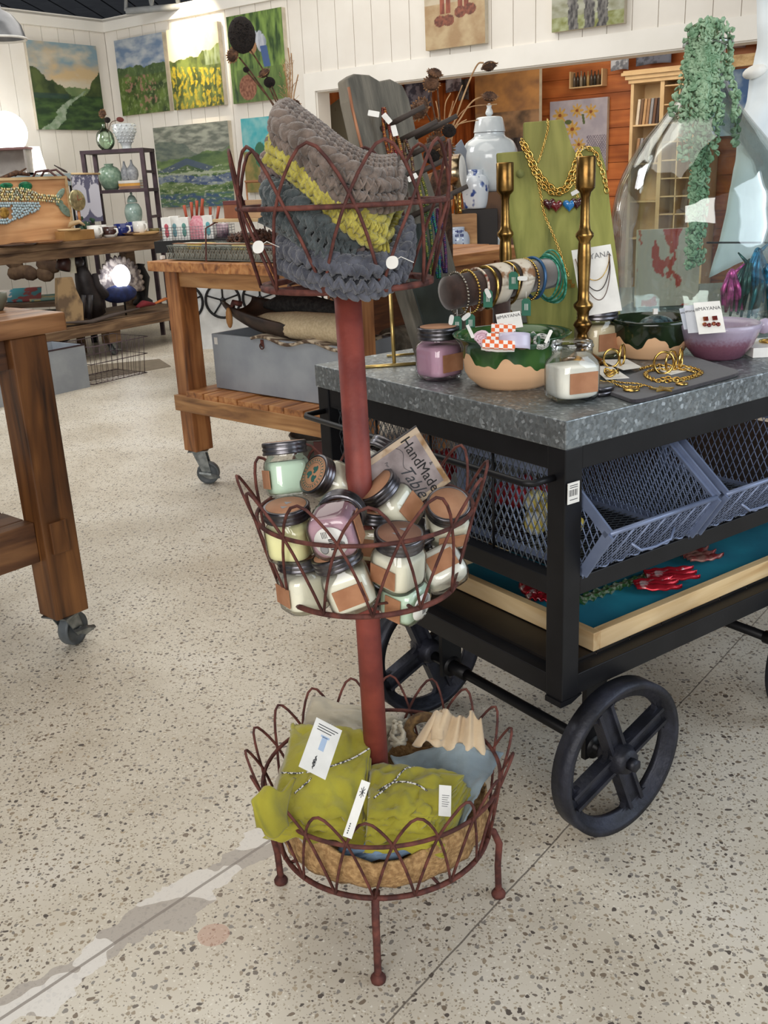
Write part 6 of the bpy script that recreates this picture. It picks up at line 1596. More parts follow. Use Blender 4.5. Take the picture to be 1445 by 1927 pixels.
bd = thing('peg_board', 'tall weathered grey board with pegs, hung with strings of beads, on a gold easel', 'board', (Bbl.x+.05, Bbl.y+.08, ZT+.0005))
m = MB(); m.prism([(p.x, p.y) for p in l2], *((0, .026) if bn.y > 0 else (-.026, 0)), 0, BDM); part('board', m, WB, bd, True, bevel=.004)
m = MB(); ef = [qb(x, y, .002) for x, y in ((656, 165), (663, 205), (680, 275), (703, 362))]; m.tube(ef, .006, 6, flat=.6); part('splintered_edge', m, EDGE, bd, True)
m = MB(); m.prism([(p.x, p.y) for p in [BDM.inverted() @ qb(x, y) for x, y in ((742, 430), (792, 420), (868, 645), (812, 665))][::-1]], *((-.004, .0) if bn.y > 0 else (0, .004)), 0, BDM); part('dark_panel', m, mat('dark_green_grey', (64, 74, 70), .6, 0, (44, 52, 50), 8), bd, True)
fb = -bn if bn.y > 0 else bn
PEG = mat('dark_peg', (62, 52, 46), .7)
for x, y in ((735, 235), (760, 262), (775, 292), (780, 330), (800, 250), (820, 380), (790, 400)):
    a = qb(x-18, y+8, 0); m = MB(); m.tube([a, a+fb*.06+V((.045, 0, .028))], [.0065, .0055], 8); part('peg', m, PEG, bd, True)
bdm = [('amber_beads', (150, 92, 36), (90, 20, 20), 722, 205, 300, 'amber and red bead strand below the highest peg'), ('crimson_beads', (120, 30, 34), (150, 110, 50), 742, 245, 318, 'crimson bead strand beside the amber one'), ('bronze_beads', (120, 96, 60), (70, 40, 40), 762, 265, 330, 'bronze bead strand in the middle of the board'),
       ('olive_beads', (104, 108, 40), (34, 70, 44), 800, 385, 520, 'olive green bead strand hanging low on the board'), ('emerald_beads', (30, 110, 80), (30, 60, 120), 812, 400, 525, 'emerald bead strand hanging low on the board'), ('navy_beads', (44, 40, 84), (100, 40, 80), 824, 395, 515, 'navy and plum bead strand at the right of the low ones'), ('gold_green_beads', (150, 140, 60), (80, 90, 40), 790, 330, 400, 'gold-green bead strand on the middle peg')]
for nm, c, c2, x, y0, y1, lab in bdm:
    m = MB(); mm = mat(nm, c, .15, .2, c2, 160, lo=.45, hi=.55)
    for side in (-1, 1):
        n = int((y1-y0)/3.6)
        for k in range(n):
            t_ = k/n; p = qb(x+side*(4*math.sin(PI*t_)+1.5)+t_*14, y0+(y1-y0)*t_, .030+.006*side); m.ell(p, .0042, None, 6, 4)
    solo('bead_strand', m, mm, lab, 'necklace', 'bead strands on the weathered board')
for x, y, a, lab in ((703, 214, -10, 'white tag at the top left of the bead strands'), (728, 223, -50, 'large white tag hanging beside the amber beads'), (742, 246, -75, 'white barcode tag below the large white tag'), (776, 334, 30, 'white tag by the gold-green beads')):
    m = MB(); P = qb(x, y, .045); m.prism(rsq(.020, .002), -.0005, .0005, 0, M4(RT, UP, -FW, P) @ Rz(a) @ Matrix.Diagonal((1.2, .6, 1, 1))); solo('price_tag', m, WHITE, lab, 'tag', 'white tags on the bead strands')
GP_ = mat('pale_gold_metal', (222, 196, 130), .3, .8, (200, 170, 104), 30)
es = thing('easel', 'slim pale gold metal easel holding the weathered board', 'easel', tuple(on(740, 688)))
m = MB(); m.tube([on(672, 694)+V((0, 0, .003)), on(790, 686)+V((0, 0, .003))], .004, 8); part('front_foot', m, GP_, es, True)
m = MB(); m.tube([on(742, 688)+V((0, 0, .004)), aty(734, 540, on(742, 688).y+.05)], .0045, 8); part('upright', m, GP_, es, True)
m = MB(); m.tube([on(728, 672)+V((0, 0, .003)), on(780, 668)+V((0, 0, .003))], .003, 8); part('rear_foot', m, GP_, es, True)
# ---- demijohn with trailing plant
PD = on(1302, 622); dm = dep(PD)
DG = glassmat('green_tinted_glass', (.95, .985, .97), .26, .02, bump=.5, bs=6, base=.05, mx_=.5)
R0 = 156/F*dm; Ht = aty(1300, 78, PD.y).z-ZT
t = thing('glass_demijohn', 'huge clear glass demijohn with a trailing green plant in its neck', 'demijohn', (PD.x, PD.y, ZT+.0008))
pr = [(0, .010), (R0*.72, .0), (R0*.90, .010), (R0*.97, .04), (R0, .12), (R0, .26), (R0*.975, .33), (R0*.90, .40), (R0*.74, .47), (R0*.52, .53), (R0*.34, .58), (R0*.24, .62), (R0*.20, .655), (R0*.19, .70), (R0*.23, .705), (R0*.23, .72), (R0*.185, .722)]
sc_ = Ht/.722; pr = [(r_, z*sc_) for r_, z in pr]
def dense(p, k=4):
    q = smooth([V((a, 0, b)) for a, b in p], k); return [(max(0, v_.x), v_.z) for v_ in q]
po = dense(pr); inn = [(max(0, r_-.005), z+(.006 if i < 3 else 0)) for i, (r_, z) in enumerate(po)][::-1]
m = MB(); m.lathe(po+inn, 72, cap=False); part('glass_body', m, DG, t)
m = MB(); m.lathe([(R0*.24, Ht-.014), (R0*.27, Ht-.012), (R0*.27, Ht-.002), (R0*.24, Ht)], 32, cap=False); part('neck_rim', m, glassmat('rim_glass', (.8, .84, .8), .5, .05, base=.2), t)
LEAF = mat('dusty_green_leaf', (150, 178, 148), .65, 0, (112, 148, 116), 40, lo=.4, hi=.6); STEM = mat('green_stem', (92, 110, 74), .7)
pt = thing('trailing_plant', 'dusty green string-of-leaves plant trailing down inside and over the demijohn neck', 'plant', (PD.x, PD.y, ZT+Ht-.1))
r_ = random.Random(5); lf = MB()
top = V((PD.x, PD.y, ZT+Ht))
def rglass(z):
    for (r0, z0), (r1, z1) in zip(po, po[1:]):
        if min(z0, z1) <= z <= max(z0, z1) and abs(z1-z0) > 1e-6: return r0+(r1-r0)*(z-z0)/(z1-z0)
    return R0*.2
tocam = math.atan2(-PD.y, -PD.x)
for k in range(44):
    inside = k < 10; pts = []
    a = tocam+r_.gauss(-.15, .5) if not inside else r_.uniform(0, 6.28); L_ = r_.uniform(.38, .52) if inside else r_.choice((.10, .16, .22, .27, .30))*r_.uniform(.8, 1.1)
    for i in range(18):
        u = i/17
        if inside: p = V((PD.x-.01+.015*math.cos(a), PD.y-.02+.015*math.sin(a), ZT+Ht-.02-L_*u))
        else:
            z = Ht+.03*math.sin(PI*min(1, u*4))-L_*max(0, u-.1); rr = min(.10, max(.03, rglass(z)+.010)) if u > .12 else .03*u/.12
            aa = tocam+(a-tocam)*(1-.55*max(0, rr-.05)/.05*.5); p = V((PD.x+math.cos(aa)*rr, PD.y+math.sin(aa)*rr, ZT+z+.012))
        pts.append(p)
    st_ = MB(); st_.tube(pts, .0012, 5); part('stem', st_, STEM, pt, True)
    for i in range(int(L_*300)+12):
        u = r_.random(); j = min(16, int(u*17)); p = pts[j].lerp(pts[j+1], u*17-j)
        o_ = V((r_.uniform(-1, 1), r_.uniform(-1, 1), r_.uniform(-.6, .6))).normalized()
        s = r_.uniform(.006, .0095); lf.ell(p+o_*.009, (s, s*.75, s*.28), ax(o_, (0, 0, 0)) @ Rz(r_.uniform(0, 180)) @ Rx(r_.uniform(20, 80)), 6, 4)
part('leaves', lf, LEAF, pt, True, kind='stuff')
# things standing behind the demijohn and seen through it
P = V((PD.x-.20, PD.y+.62, 0))
hang('abstract_painting', 'abstract red and cream painting seen through the demijohn glass', lambda x, y, o: onpl(x, y, V((0, PD.y+.45, 0)), V((0, 1, 0))), V((0, 1, 0)), [(1195, 430), (1312, 430), (1312, 572), (1195, 576)], .02,
     lambda u, v: mixv(rgb(206, 190, 172), rgb(190, 70, 52), 1 if fbm(u*3, v*2.4, 81) > .12 else 0), nu=60, nv=70)
P = onpl(1255, 575, V((0, PD.y+.45, 0)), V((0, 1, 0)))
t = thing('side_table', 'dim table behind the demijohn carrying the red and cream painting', 'table', (P.x, PD.y+.6, 0))
m = MB(); m.bb(P.x-.5, P.x+.9, PD.y+.44, PD.y+1.0, P.z-.03, P.z-.001); part('tabletop', m, mat('grey_table', (110, 112, 104), .6), t, True)
for dx in (-.45, .82): m = MB(); m.bb(P.x+dx, P.x+dx+.05, PD.y+.5, PD.y+.55, 0, P.z-.031); part('leg', m, BLACKM, t, True)
# pale hanging cloth at the right edge
m = MB(); y0 = PD.y+.42
edge = [(1425, -30), (1422, 40), (1426, 90), (1410, 150), (1395, 200), (1378, 240), (1372, 300), (1360, 360), (1345, 440), (1325, 520)]
el = [onpl(x, y, V((0, y0, 0)), V((0, 1, 0))) for x, y in edge]
def clf(u, v):
    x = v*(len(el)-1); i = min(int(x), len(el)-2); p = el[i].lerp(el[i+1], x-i); w_ = .55-.0*v
    return p+V((w_*u, -.05*math.sin(u*9+v*1.5)+.02*fbm(u*5, v*5, 2)+.03*math.sin(v*7+u*3)*.5, .03*math.sin(u*6)*(.2+v)))
m.sheet(clf, 40, 40, .003)
solo('white_gown', m, mat('pale_gauze', (226, 232, 234), .85, 0, (208, 216, 220), 6, sheen=.4), 'pale white gauze garment hanging at the right edge of the photo', 'garment')
C_ = aty(1420, 135, PD.y+.40); m = MB(); m.ell((0, 0, 0), (.035, .03, .018), Ry(-15), 12, 8); solo('hanger_shoulder', m, WHITE, 'rounded white hanger end beside the gauze garment', 'hanger', M=T(*C_))
# small turquoise and pink hanging figures at the right
for i, (px, py, h_, c, lab) in enumerate(((1374, 555, 90, (196, 70, 150), 'pink and magenta ribbon figure, leftmost by the right edge'), (1407, 545, 110, (20, 84, 80), 'dark teal ribbon figure beside the pink one'), (1422, 520, 100, (24, 140, 190), 'bright blue ribbon figure with raised tail'), (1440, 560, 120, (14, 110, 120), 'blue-green ribbon figure cut by the right edge'))):
    Pq = aty(px, py, 2.42); s = h_/F*2.4; m = MB(); rr = random.Random(i)
    for k in range(7):
        x = rr.uniform(-.18, .18)*s; m.tube([(x*.4, rr.uniform(-.01, .01), s*.45), (x, rr.uniform(-.02, .02), s*.1), (x*1.5+rr.uniform(-.01, .01), 0, -s*.5+rr.uniform(0, .3)*s)], [.004, .007, .003], 6)
    m.ell((0, 0, s*.42), (.010, .008, .014)); m.tube([(0, 0, s*.4), (-.03*(1 if i % 2 else -1), 0, s*.62)], [.006, .002], 6)
    solo('ribbon_figure', m, mat('foil_%d' % i, c, .25, .3, tuple(int(q*.5) for q in c), 50), lab, 'ornament', 'ribbon figures by the demijohn', M=T(*Pq))
Pq = on(1440, 600); t = thing('figure_rack', 'thin wire rack carrying the ribbon figures at the right edge', 'rack', tuple(Pq))
m = MB(); m.tube([Pq+V((.06, .05, .0)), Pq+V((.06, .05, .20)), Pq+V((-.16, .05, .21))], .003, 6); part('wire_arm', m, BLACKM, t, True)
m = MB(); m.lathe([(0, 0), (.05, 0), (.05, .006), (0, .006)], 20, M=T(Pq.x+.06, Pq.y+.05, ZT+.001), cap=False); part('base', m, BLACKM, t, True)
Pq = on(1440, 668); t = thing('gift_box', 'white box with dark jewellery on its lid at the right edge of the metal top', 'box', tuple(Pq))
m = MB(); m.bb(-.04, .10, -.03, .10, .0, .022); part('box_base', m, WHITE, t, bevel=.001)
m = MB(); m.tube([(.02+.022*math.cos(a*PI/8), .03+.02*math.sin(a*PI/8), .026) for a in range(16)], .003, 6, True); part('bangle', m, GOLD, t)
# ================================================================= BACKGROUND THINGS
def turned(name, label, cat, mm, cx, y, prof, group=None, n=28, zb=None, bump=None, th=.004, mis=None, open_=True):
    """lathe-turned vessel; prof = (half width px, py) from base up, photographed y metres away"""
    b = aty(cx, prof[0][1], y); k = dep(b)/F
    zz = b.z if zb is None else zb
    p = [(w_*k, aty(cx, py, y).z-b.z) for w_, py in prof]
    q = smooth([V((a, 0, c)) for a, c in p], 3); p2 = [(max(.0005, v_.x), v_.z) for v_ in q]
    p2 = [(0, p2[0][1])]+p2
    if open_: p2 = p2+[(max(.0004, a-th), c) for a, c in p2[:0:-1]]+[(0, p2[1][1]+th)]
    else: p2 = p2+[(0, p2[-1][1])]
    m = MB(); m.lathe(p2, n, cap=False)
    return solo(name, m, mm, label, cat, group, M=T(b.x, b.y, zz))
# ---- jars on the table behind the cart
BW = mat('blue_white_porcelain', (214, 220, 226), .15, 0, (46, 74, 140), 16, lo=.38, hi=.43, det=2, coat=.5)
def lidded(name, label, cx, y, body, lid, fin, mm, group=None, zb=None):
    b = aty(cx, body[0][1], y); z0 = b.z if zb is None else zb; k = dep(b)/F; t = thing(name, label, 'jar', (b.x, b.y, z0), group)
    def pr(P): return [(max(.0005, v_.x), v_.z) for v_ in smooth([V((w_*k, 0, aty(cx, py, y).z-b.z)) for w_, py in P], 3)]
    m = MB(); m.lathe([(0, 0)]+pr(body), 36, cap=False); part('jar_body', m, mm, t)
    p = pr(lid); m = MB(); m.lathe([(0, p[0][1])]+p+[(0, p[-1][1])], 32, cap=False); part('lid', m, mm, t)
    p = pr(fin); m = MB(); m.lathe([(0, p[0][1])]+p+[(0, p[-1][1])], 16, cap=False); part('finial', m, mm, t)
    return t
YJ = 5.05
lj = lidded('ginger_jar', 'big white lidded ginger jar in front of the stormy sea painting', 922, YJ, [(30, 360), (40, 345), (50, 315), (52, 290), (44, 268), (30, 258), (28, 250)], [(29, 249), (29, 246), (25, 225), (20, 220), (8, 219)], [(3, 219), (7, 214), (6, 208), (4, 203), (5, 198), (2, 195)], CERAM)
b0 = aty(922, 360, YJ); k = dep(b0)/F
m = MB()
for sx_ in (-1, 1):
    m.ell((sx_*.040 if False else sx_*40*k*.93, -.02, aty(922, 276, YJ).z-b0.z), (.012, .012, .016))
part('lug_handles', m, CERAM, lj) if False else [part('lug', MB().ell((s_*38*k, -.028, aty(922, 276, YJ).z-b0.z), (.010, .010, .014)), CERAM, lj) for s_ in (-1, 1)]
# dark crate under it
zt4 = .951
P = aty(905, 393, YJ); m = MB(); m.bb(-.10, .22, -.14, .16, zt4, b0.z-.001); solo('wooden_crate', m, mat('dark_crate', (96, 66, 42), .7, 0, (60, 40, 28), 8), 'dark wooden crate under the big white ginger jar', 'crate', M=T(b0.x-.02, b0.y, 0), bevel=.003)
P = aty(895, 393, 4.93); m = MB(); m.bb(-.10, .10, -.05, .07, zt4, P.z-.001); solo('wooden_block', m, mat('black_stand', (36, 28, 24), .6), 'black block under the blue and white floral jar', 'block', M=T(P.x, 4.93, 0), bevel=.003)
turned('ginger_jar', 'blue and white floral jar without a lid, left of the big white jar', 'jar', BW, 895, 4.93, [(20, 392), (23, 380), (25, 360), (25, 345), (20, 332), (14, 328), (14, 319)], 'blue and white porcelain')
P = aty(865, 427, 4.84); m = MB(); m.bb(-.09, .08, -.05, .10, zt4+.0, aty(865, 403, 4.84).z); solo('wooden_riser', m, WOODX, 'small wooden riser holding the yellow candle', 'riser', M=T(P.x, 4.86, 0), bevel=.003)
t = turned('porcelain_jar', 'small white jar with blue double-happiness characters on the timber table', 'jar', mat('white_porcelain', (206, 214, 226), .15, 0, (186, 198, 216), 12, coat=.4), 863, 4.78, [(17, 470), (21, 455), (21, 440), (17, 430), (12, 427), (12, 420)], None, zb=.951)
P = aty(863, 447, 4.78); k = dep(P)/F; m = MB()
for zz in (8, -8):
    for (x, z_, w_, h_) in ((0, 6, 20, 1.6), (0, 3, 12, 1.2), (-4, 6, 1.5, 5), (4, 6, 1.5, 5), (-5, -2.5, 7, 1.2), (5, -2.5, 7, 1.2), (-5, -6, 7, 1.2), (5, -6, 7, 1.2), (-8, -4.2, 1.2, 4.5), (-2, -4.2, 1.2, 4.5), (8, -4.2, 1.2, 4.5), (2, -4.2, 1.2, 4.5)):
        m.box((x*k*.9, 0, (z_*.75+zz)*k), (w_*k*.8, .004, h_*k))
o = part('painted_characters', m, mat('cobalt_paint', (30, 44, 128), .2), t); o.location = V((0, -21*k+.003, P.z-.951)); 
turned('white_vase', 'blue and white vase partly hidden by the hanging beads', 'vase', BW, 833, 4.7, [(10, 470), (16, 450), (15, 425), (8, 412), (6, 400)], 'blue and white porcelain', zb=.951)
turned('bottle_vase', 'slim grey-white bottle vase behind the left candlestick', 'vase', CERAM, 938, 4.95, [(16, 450), (17, 430), (12, 405), (6, 385), (5, 362)], None, zb=.951)
P = aty(930, 462, 4.9); m = MB(); m.lathe([(0, 0), (.07, 0), (.12, .012), (.122, .016), (.07, .008), (0, .006)], 32, cap=False); solo('ceramic_plate', m, mat('grey_plate', (150, 146, 138), .3), 'shallow grey plate beside the double-happiness jar', 'plate', M=T(aty(905, 462, 4.86).x+.06, 4.90, .951))
rz_ = aty(842, 403, 4.84).z
P = aty(842, 403, 4.84); m = MB(); m.lathe([(0, 0), (5.2*k, 0), (5.2*k, aty(842, 342, 4.84).z-P.z), (2*k, aty(842, 339, 4.84).z-P.z), (0, aty(842, 338, 4.84).z-P.z)], 16, cap=False); solo('pillar_candle', m, mat('yellow_beeswax', (208, 184, 86), .5, 0, (184, 156, 66), 30), 'yellow taper candle on the small wooden riser', 'candle', M=T(P.x, 4.84, rz_+.0005))
t = turned('perfume_bottle', 'small glass bottle with gold neck beside the yellow candle', 'bottle', GOLD, 865, 4.85, [(4, 402), (5, 396), (3, 388), (4, 380), (2, 370), (4, 362), (2, 356)], None, zb=rz_+.0005, open_=False)
# round clock drum
P = aty(857, 326, 4.80); k = dep(P)/F; t = thing('drum_clock', 'round brass drum clock seen from the side, left of the ginger jars', 'clock', tuple(aty(857, 403, 4.9)-V((0, 0, 0))), None)
dr = V((.93, -.30, .05)).normalized(); m = MB(); Rk = 34*k
m.lathe([(0, -.035), (Rk*.9, -.035), (Rk, -.030), (Rk, -.006), (Rk*1.03, 0), (Rk, .006), (Rk, .030), (Rk*.95, .034), (0, .034)], 40, M=ax(dr, P), cap=False); part('clock_case', m, mat('nickel_brass', (176, 160, 132), .2, 1, (110, 90, 70), 20), t, True)
m = MB(); m.lathe([(0, .0345), (Rk*.9, .0345), (Rk*.9, .036), (0, .037)], 40, M=ax(dr, P), cap=False); part('clock_face', m, WHITE, t, True)
m = MB(); m.tube([P-V((0, 0, Rk)), P-V((0, 0, aty(857, 326, 4.8).z-rz_-.0))], .008, 8); part('stem', m, BRASS, t, True)
# slabs standing beside
for (q_, lab, c) in (([(800, 330), (850, 310), (852, 385), (845, 398), (806, 400)], 'tan wooden slab with pegs behind the hanging beads', (176, 124, 78)), ([(833, 300), (868, 262), (885, 300), (880, 360), (845, 372)], 'blue-grey patterned dish standing behind the clock', (140, 148, 160))):
    y = 4.75 if c[0] > 150 else 5.0; pts = [aty(a, b, y) for a, b in q_]; m = MB(); m.prism([(p.x, p.z) for p in pts], -y-.012, -y+.012, 0, Rx(90))
    solo('wooden_slab' if c[0] > 150 else 'patterned_dish', m, mat('slab_%d' % c[0], c, .6, 0, tuple(int(v_*.75) for v_ in c), 8), lab, 'board' if c[0] > 150 else 'dish', bevel=.003)
# ---- dried flower bunches
DRY = mat('dried_brown', (104, 72, 50), .9, 0, (60, 40, 28), 60, bump=.5); SEED = mat('seed_head_black', (44, 34, 28), .95, 0, (24, 18, 16), 200, bump=1); STRAW = mat('dry_straw', (186, 150, 108), .8, 0, (150, 112, 76), 40)
def flower(par, px, py, y, rpx, dirv, kind='sun'):
    c = aty(px, py, y); k = dep(c)/F; R = rpx*k; MM = ax(dirv, c)
    if rpx == 26: MM = MM @ Matrix.Diagonal((1, 1.42, 1, 1))
    m = MB(); m.ell((0, 0, 0), (R, R*.9, R*.55), MM @ T(0, 0, 0), 16, 10); 
    r_ = random.Random(int(px))
    for i in range(70):
        a = r_.uniform(0, 6.28); s = r_.uniform(.1, 1); m.ell((0, 0, 0), (R*.07, R*.05, R*.14), MM @ T(R*s*.93*math.cos(a), R*s*.85*math.sin(a), R*.52*math.sqrt(max(0, 1-s*s))), 5, 4)
    h = part('seed_head', m, SEED if kind == 'seed' else DRY, par, True)
    if kind == 'sun':
        m = MB()
        for i in range(22):
            a = i*PI/11+r_.uniform(-.1, .1); L_ = R*r_.uniform(.4, .8)
            m.ell((0, 0, 0), (L_*.5, R*.14, R*.04), MM @ T(R*math.cos(a), R*math.sin(a), 0) @ Rz(math.degrees(a)) @ Ry(r_.uniform(-60, 10)), 6, 4)
        part('dried_petals', m, mat('dry_petal_%d' % int(px), (152, 112, 74), .9, 0, (96, 66, 44), 50), h, True)
def stem(par, pts, y, r=.003, mm=None):
    m = MB(); m.tube(smooth([aty(a, b, (c[0] if c else y)) for a, b, *c in pts], 5), r, 6); part('stem', m, mm or DRY, par, True)
fl = thing('dried_flower_bunch', 'bunch of dried sunflowers with a large black seed head, behind the taupe cowl', 'flowers', tuple(aty(538, 300, 3.6)))
for (a, b, r_, d, kd) in ((455, 66, 26, (.1, -1, .1), 'seed'), (438, 104, 13, (-.6, -.8, .2), 'sun'), (463, 131, 6, (0, -1, 0), 'seed'), (497, 138, 12, (-.5, -.4, .9), 'sun'), (507, 155, 11, (.2, -1, -.4), 'seed'), (556, 196, 10, (.4, -.6, .6), 'sun')): flower(fl, a, b, 3.6, r_, d, kd)
for s_ in ([(470, 92), (500, 140), (525, 195), (545, 260)], [(450, 108), (475, 140), (515, 200), (540, 260)], [(463, 133), (490, 165), (520, 205), (542, 260)], [(507, 165), (525, 205), (540, 260)], [(556, 198), (550, 230), (545, 260)]): stem(fl, s_, 3.6)
for s_ in ([(542, 90), (546, 130), (545, 200), (544, 260)], [(548, 100), (550, 150), (546, 230)], [(561, 140), (553, 180), (545, 250)], [(535, 120), (542, 180), (544, 250)]): stem(fl, s_, 3.62, .0022, STRAW)
m = MB(); r_ = random.Random(3)
for i in range(80):
    c = aty(r_.gauss(541, 5), r_.uniform(120, 200), 3.62); m.tube([c, c+V((r_.uniform(-.02, .02), 0, r_.uniform(.01, .03)))], .0007, 3)
part('wispy_grass', m, STRAW, fl, True, kind='stuff')
turned('vase', 'dark vase hidden behind the cowls, holding the black seed head', 'vase', DK, 548, 3.6, [(20, 470), (26, 430), (24, 360), (12, 300), (16, 262)], None, zb=1.0165)
fr = thing('dried_flower_bunch', 'bunch of dried sunflower heads and curling straw, between the peg board and the ginger jars', 'flowers', tuple(aty(832, 360, 2.62)))
YF = 2.62
for (a, b, r_, d, kd) in ((818, 138, 14, (.3, -.5, 1), 'sun'), (812, 157, 14, (-.2, -1, .2), 'sun'), (790, 206, 20, (-.5, -.5, .3), 'sun'), (920, 124, 14, (.2, -.3, -1), 'sun'), (921, 182, 14, (.1, -.5, 1), 'sun'), (822, 236, 12, (-.3, -1, .3), 'sun'), (845, 246, 14, (.2, -1, .1), 'seed'), (818, 268, 16, (-.4, -.9, .4), 'sun'), (838, 282, 16, (.3, -1, -.2), 'sun'), (812, 294, 16, (-.2, -1, -.3), 'seed')): flower(fr, a, b, YF, r_, d, kd)
for s_ in ([(808, 165), (814, 200), (822, 240), (830, 300), (834, 380)], [(822, 150), (825, 190), (828, 240), (834, 380)], [(910, 118), (898, 122), (880, 160), (860, 215), (845, 270), (836, 380)], [(915, 180), (890, 190), (868, 220), (850, 260), (838, 380)], [(800, 210), (815, 240), (832, 300)]): stem(fr, s_, YF, .0022, STRAW if s_[0][0] > 850 else DRY)
for s_ in ([(900, 226), (875, 230), (850, 240), (836, 260)], [(848, 175), (838, 195), (836, 230)], [(878, 225), (862, 235), (845, 262)], [(853, 190), (846, 215), (838, 240)], [(870, 160), (850, 210), (836, 250)], [(935, 196), (880, 203), (850, 235)], [(820, 190), (825, 215), (828, 245)]): stem(fr, s_, YF, .0014, STRAW)
turned('wicker_vase', 'rough brown wicker vase holding the dried sunflowers', 'vase', mat('wicker', (92, 62, 42), .9, 0, (56, 36, 26), 90, bump=.9), 834, YF, [(14, 640), (20, 560), (22, 430), (18, 350), (10, 318)], None, zb=ZT+.0005)
# ---- back room furniture
CREAMC = mat('cream_cabinet', (216, 188, 146), .6, 0, (200, 170, 128), 5)
def onW(x, y, off): return W(x, y, off)
P = onW(1222, 200, OFF-.35); Wd = (onW(1262, 200, OFF-.35)-onW(1178, 200, OFF-.35)).length
cb = thing('display_cabinet', 'tall cream cabinet with crown moulding and shelves of books', 'cabinet', M4(uw, vw, (0, 0, 1), tuple(onW(1186, 200, OFF-.35)*1)[:2]+(0,)))
zc = onW(1186, 158, OFF-.35).z; zcr = onW(1186, 134, OFF-.35).z
CWD = .80
m = MB(); m.bb(0, .03, 0, .3, 0, zc); m.bb(CWD-.03, CWD, 0, .3, 0, zc); m.bb(0, CWD, .28, .3, 0, zc); m.bb(.30, .34, 0, .28, 0, zc)
part('cabinet_body', m, CREAMC, cb)
m = MB()
for i, (o_, a, b) in enumerate(((.02, 0, .3), (.045, .3, .62), (.075, .62, .85), (.06, .85, 1))): m.bb(-o_, CWD+o_, -o_, .3, zc+(zcr-zc)*a, zc+(zcr-zc)*b+.001)
part('crown_moulding', m, CREAMC, cb)
for i in range(4):
    m = MB(); z = zc-.02-i*.36; m.bb(.03, .30, .01, .28, z-.375, z-.36); part('shelf', m, CREAMC, cb)
for i in range(8):
    m = MB(); z = zc-.04-i*.17; m.bb(.34, CWD-.03, .01, .28, z-.012, z); part('pigeon_shelf', m, CREAMC, cb)
for i in range(2):
    m = MB(); x = .34+.15*(i+1); m.bb(x-.006, x+.006, .01, .28, zc-1.4, zc); part('pigeon_divider', m, CREAMC, cb)
CMx = M4(uw, vw, (0, 0, 1), tuple(onW(1186, 200, OFF-.35)*1)[:2]+(0,))
bc = [(226, 214, 196), (120, 90, 66), (196, 156, 112), (168, 130, 96), (150, 152, 160), (110, 76, 56), (60, 44, 44)]
nms = ['ivory', 'brown', 'tan', 'light brown', 'grey', 'chestnut', 'dark']
for sh in range(2):
    for i in range(7):
        c = bc[(i+sh*3) % 7]; z = zc-.02-.36*(sh+1)+.0; h = .235+.02*((i*3) % 3)
        m = MB(); m.bb(-.013, .013, 0, .16, 0, h); q = MB(); q.bb(-.011, .011, .003, .158, h, h+.001)
        b = thing('book', '%s book, %s from the left on the %s cabinet shelf' % (nms[(i+sh*3) % 7], ['first', 'second', 'third', 'fourth', 'fifth', 'sixth', 'seventh'][i], 'upper' if sh == 0 else 'lower'), 'book', CMx @ T(.052+i*.034, .05, z+.001) @ Ry(5 if sh == 0 else 7), 'books in the cream cabinet')
        part('cover', m, mat('book_%d_%d' % (sh, i), c, .6), b); part('page_block', q, WHITE, b)
# wall rack with bottles
P0 = onW(1073, 165, OFF-.13); P1 = onW(1131, 158, OFF-.13); wl = (P1-P0).length; RM = M4(uw, vw, (0, 0, 1), P0)
zr_ = onW(1073, 135, OFF-.13).z-P0.z
wr_ = thing('wall_rack', 'small cream wall rack of bottles on the orange boards', 'rack', RM)
m = MB(); m.bb(0, wl, 0, .12, -.01, 0); m.bb(-.012, 0, 0, .12, -.01, zr_); m.bb(wl, wl+.012, 0, .12, -.01, zr_); m.bb(0, wl, .11, .12, 0, zr_*.5); part('rack_frame', m, CREAMC, wr_)
for i in range(9):
    x = wl*(i+.5)/9; m = MB(); rr = wl/9*.40; m.lathe([(0, 0), (rr, 0), (rr, zr_*.62), (rr*.4, zr_*.75), (rr*.4, zr_*(.9+.05*(i % 3))), (0, zr_*(.9+.05*(i % 3)))], 12, cap=False)
    solo('bottle', m, mat('bottle_%d' % i, [(96, 88, 80), (60, 52, 46), (150, 140, 124), (70, 66, 60), (180, 150, 100), (84, 76, 70), (60, 60, 58), (100, 84, 66), (54, 46, 42)][i], .2), ['leftmost', 'second', 'third', 'fourth', 'fifth', 'sixth', 'seventh', 'eighth', 'rightmost'][i]+' small bottle in the cream wall rack', 'bottle', 'bottles in the wall rack', M=RM @ T(x, .055, .001))
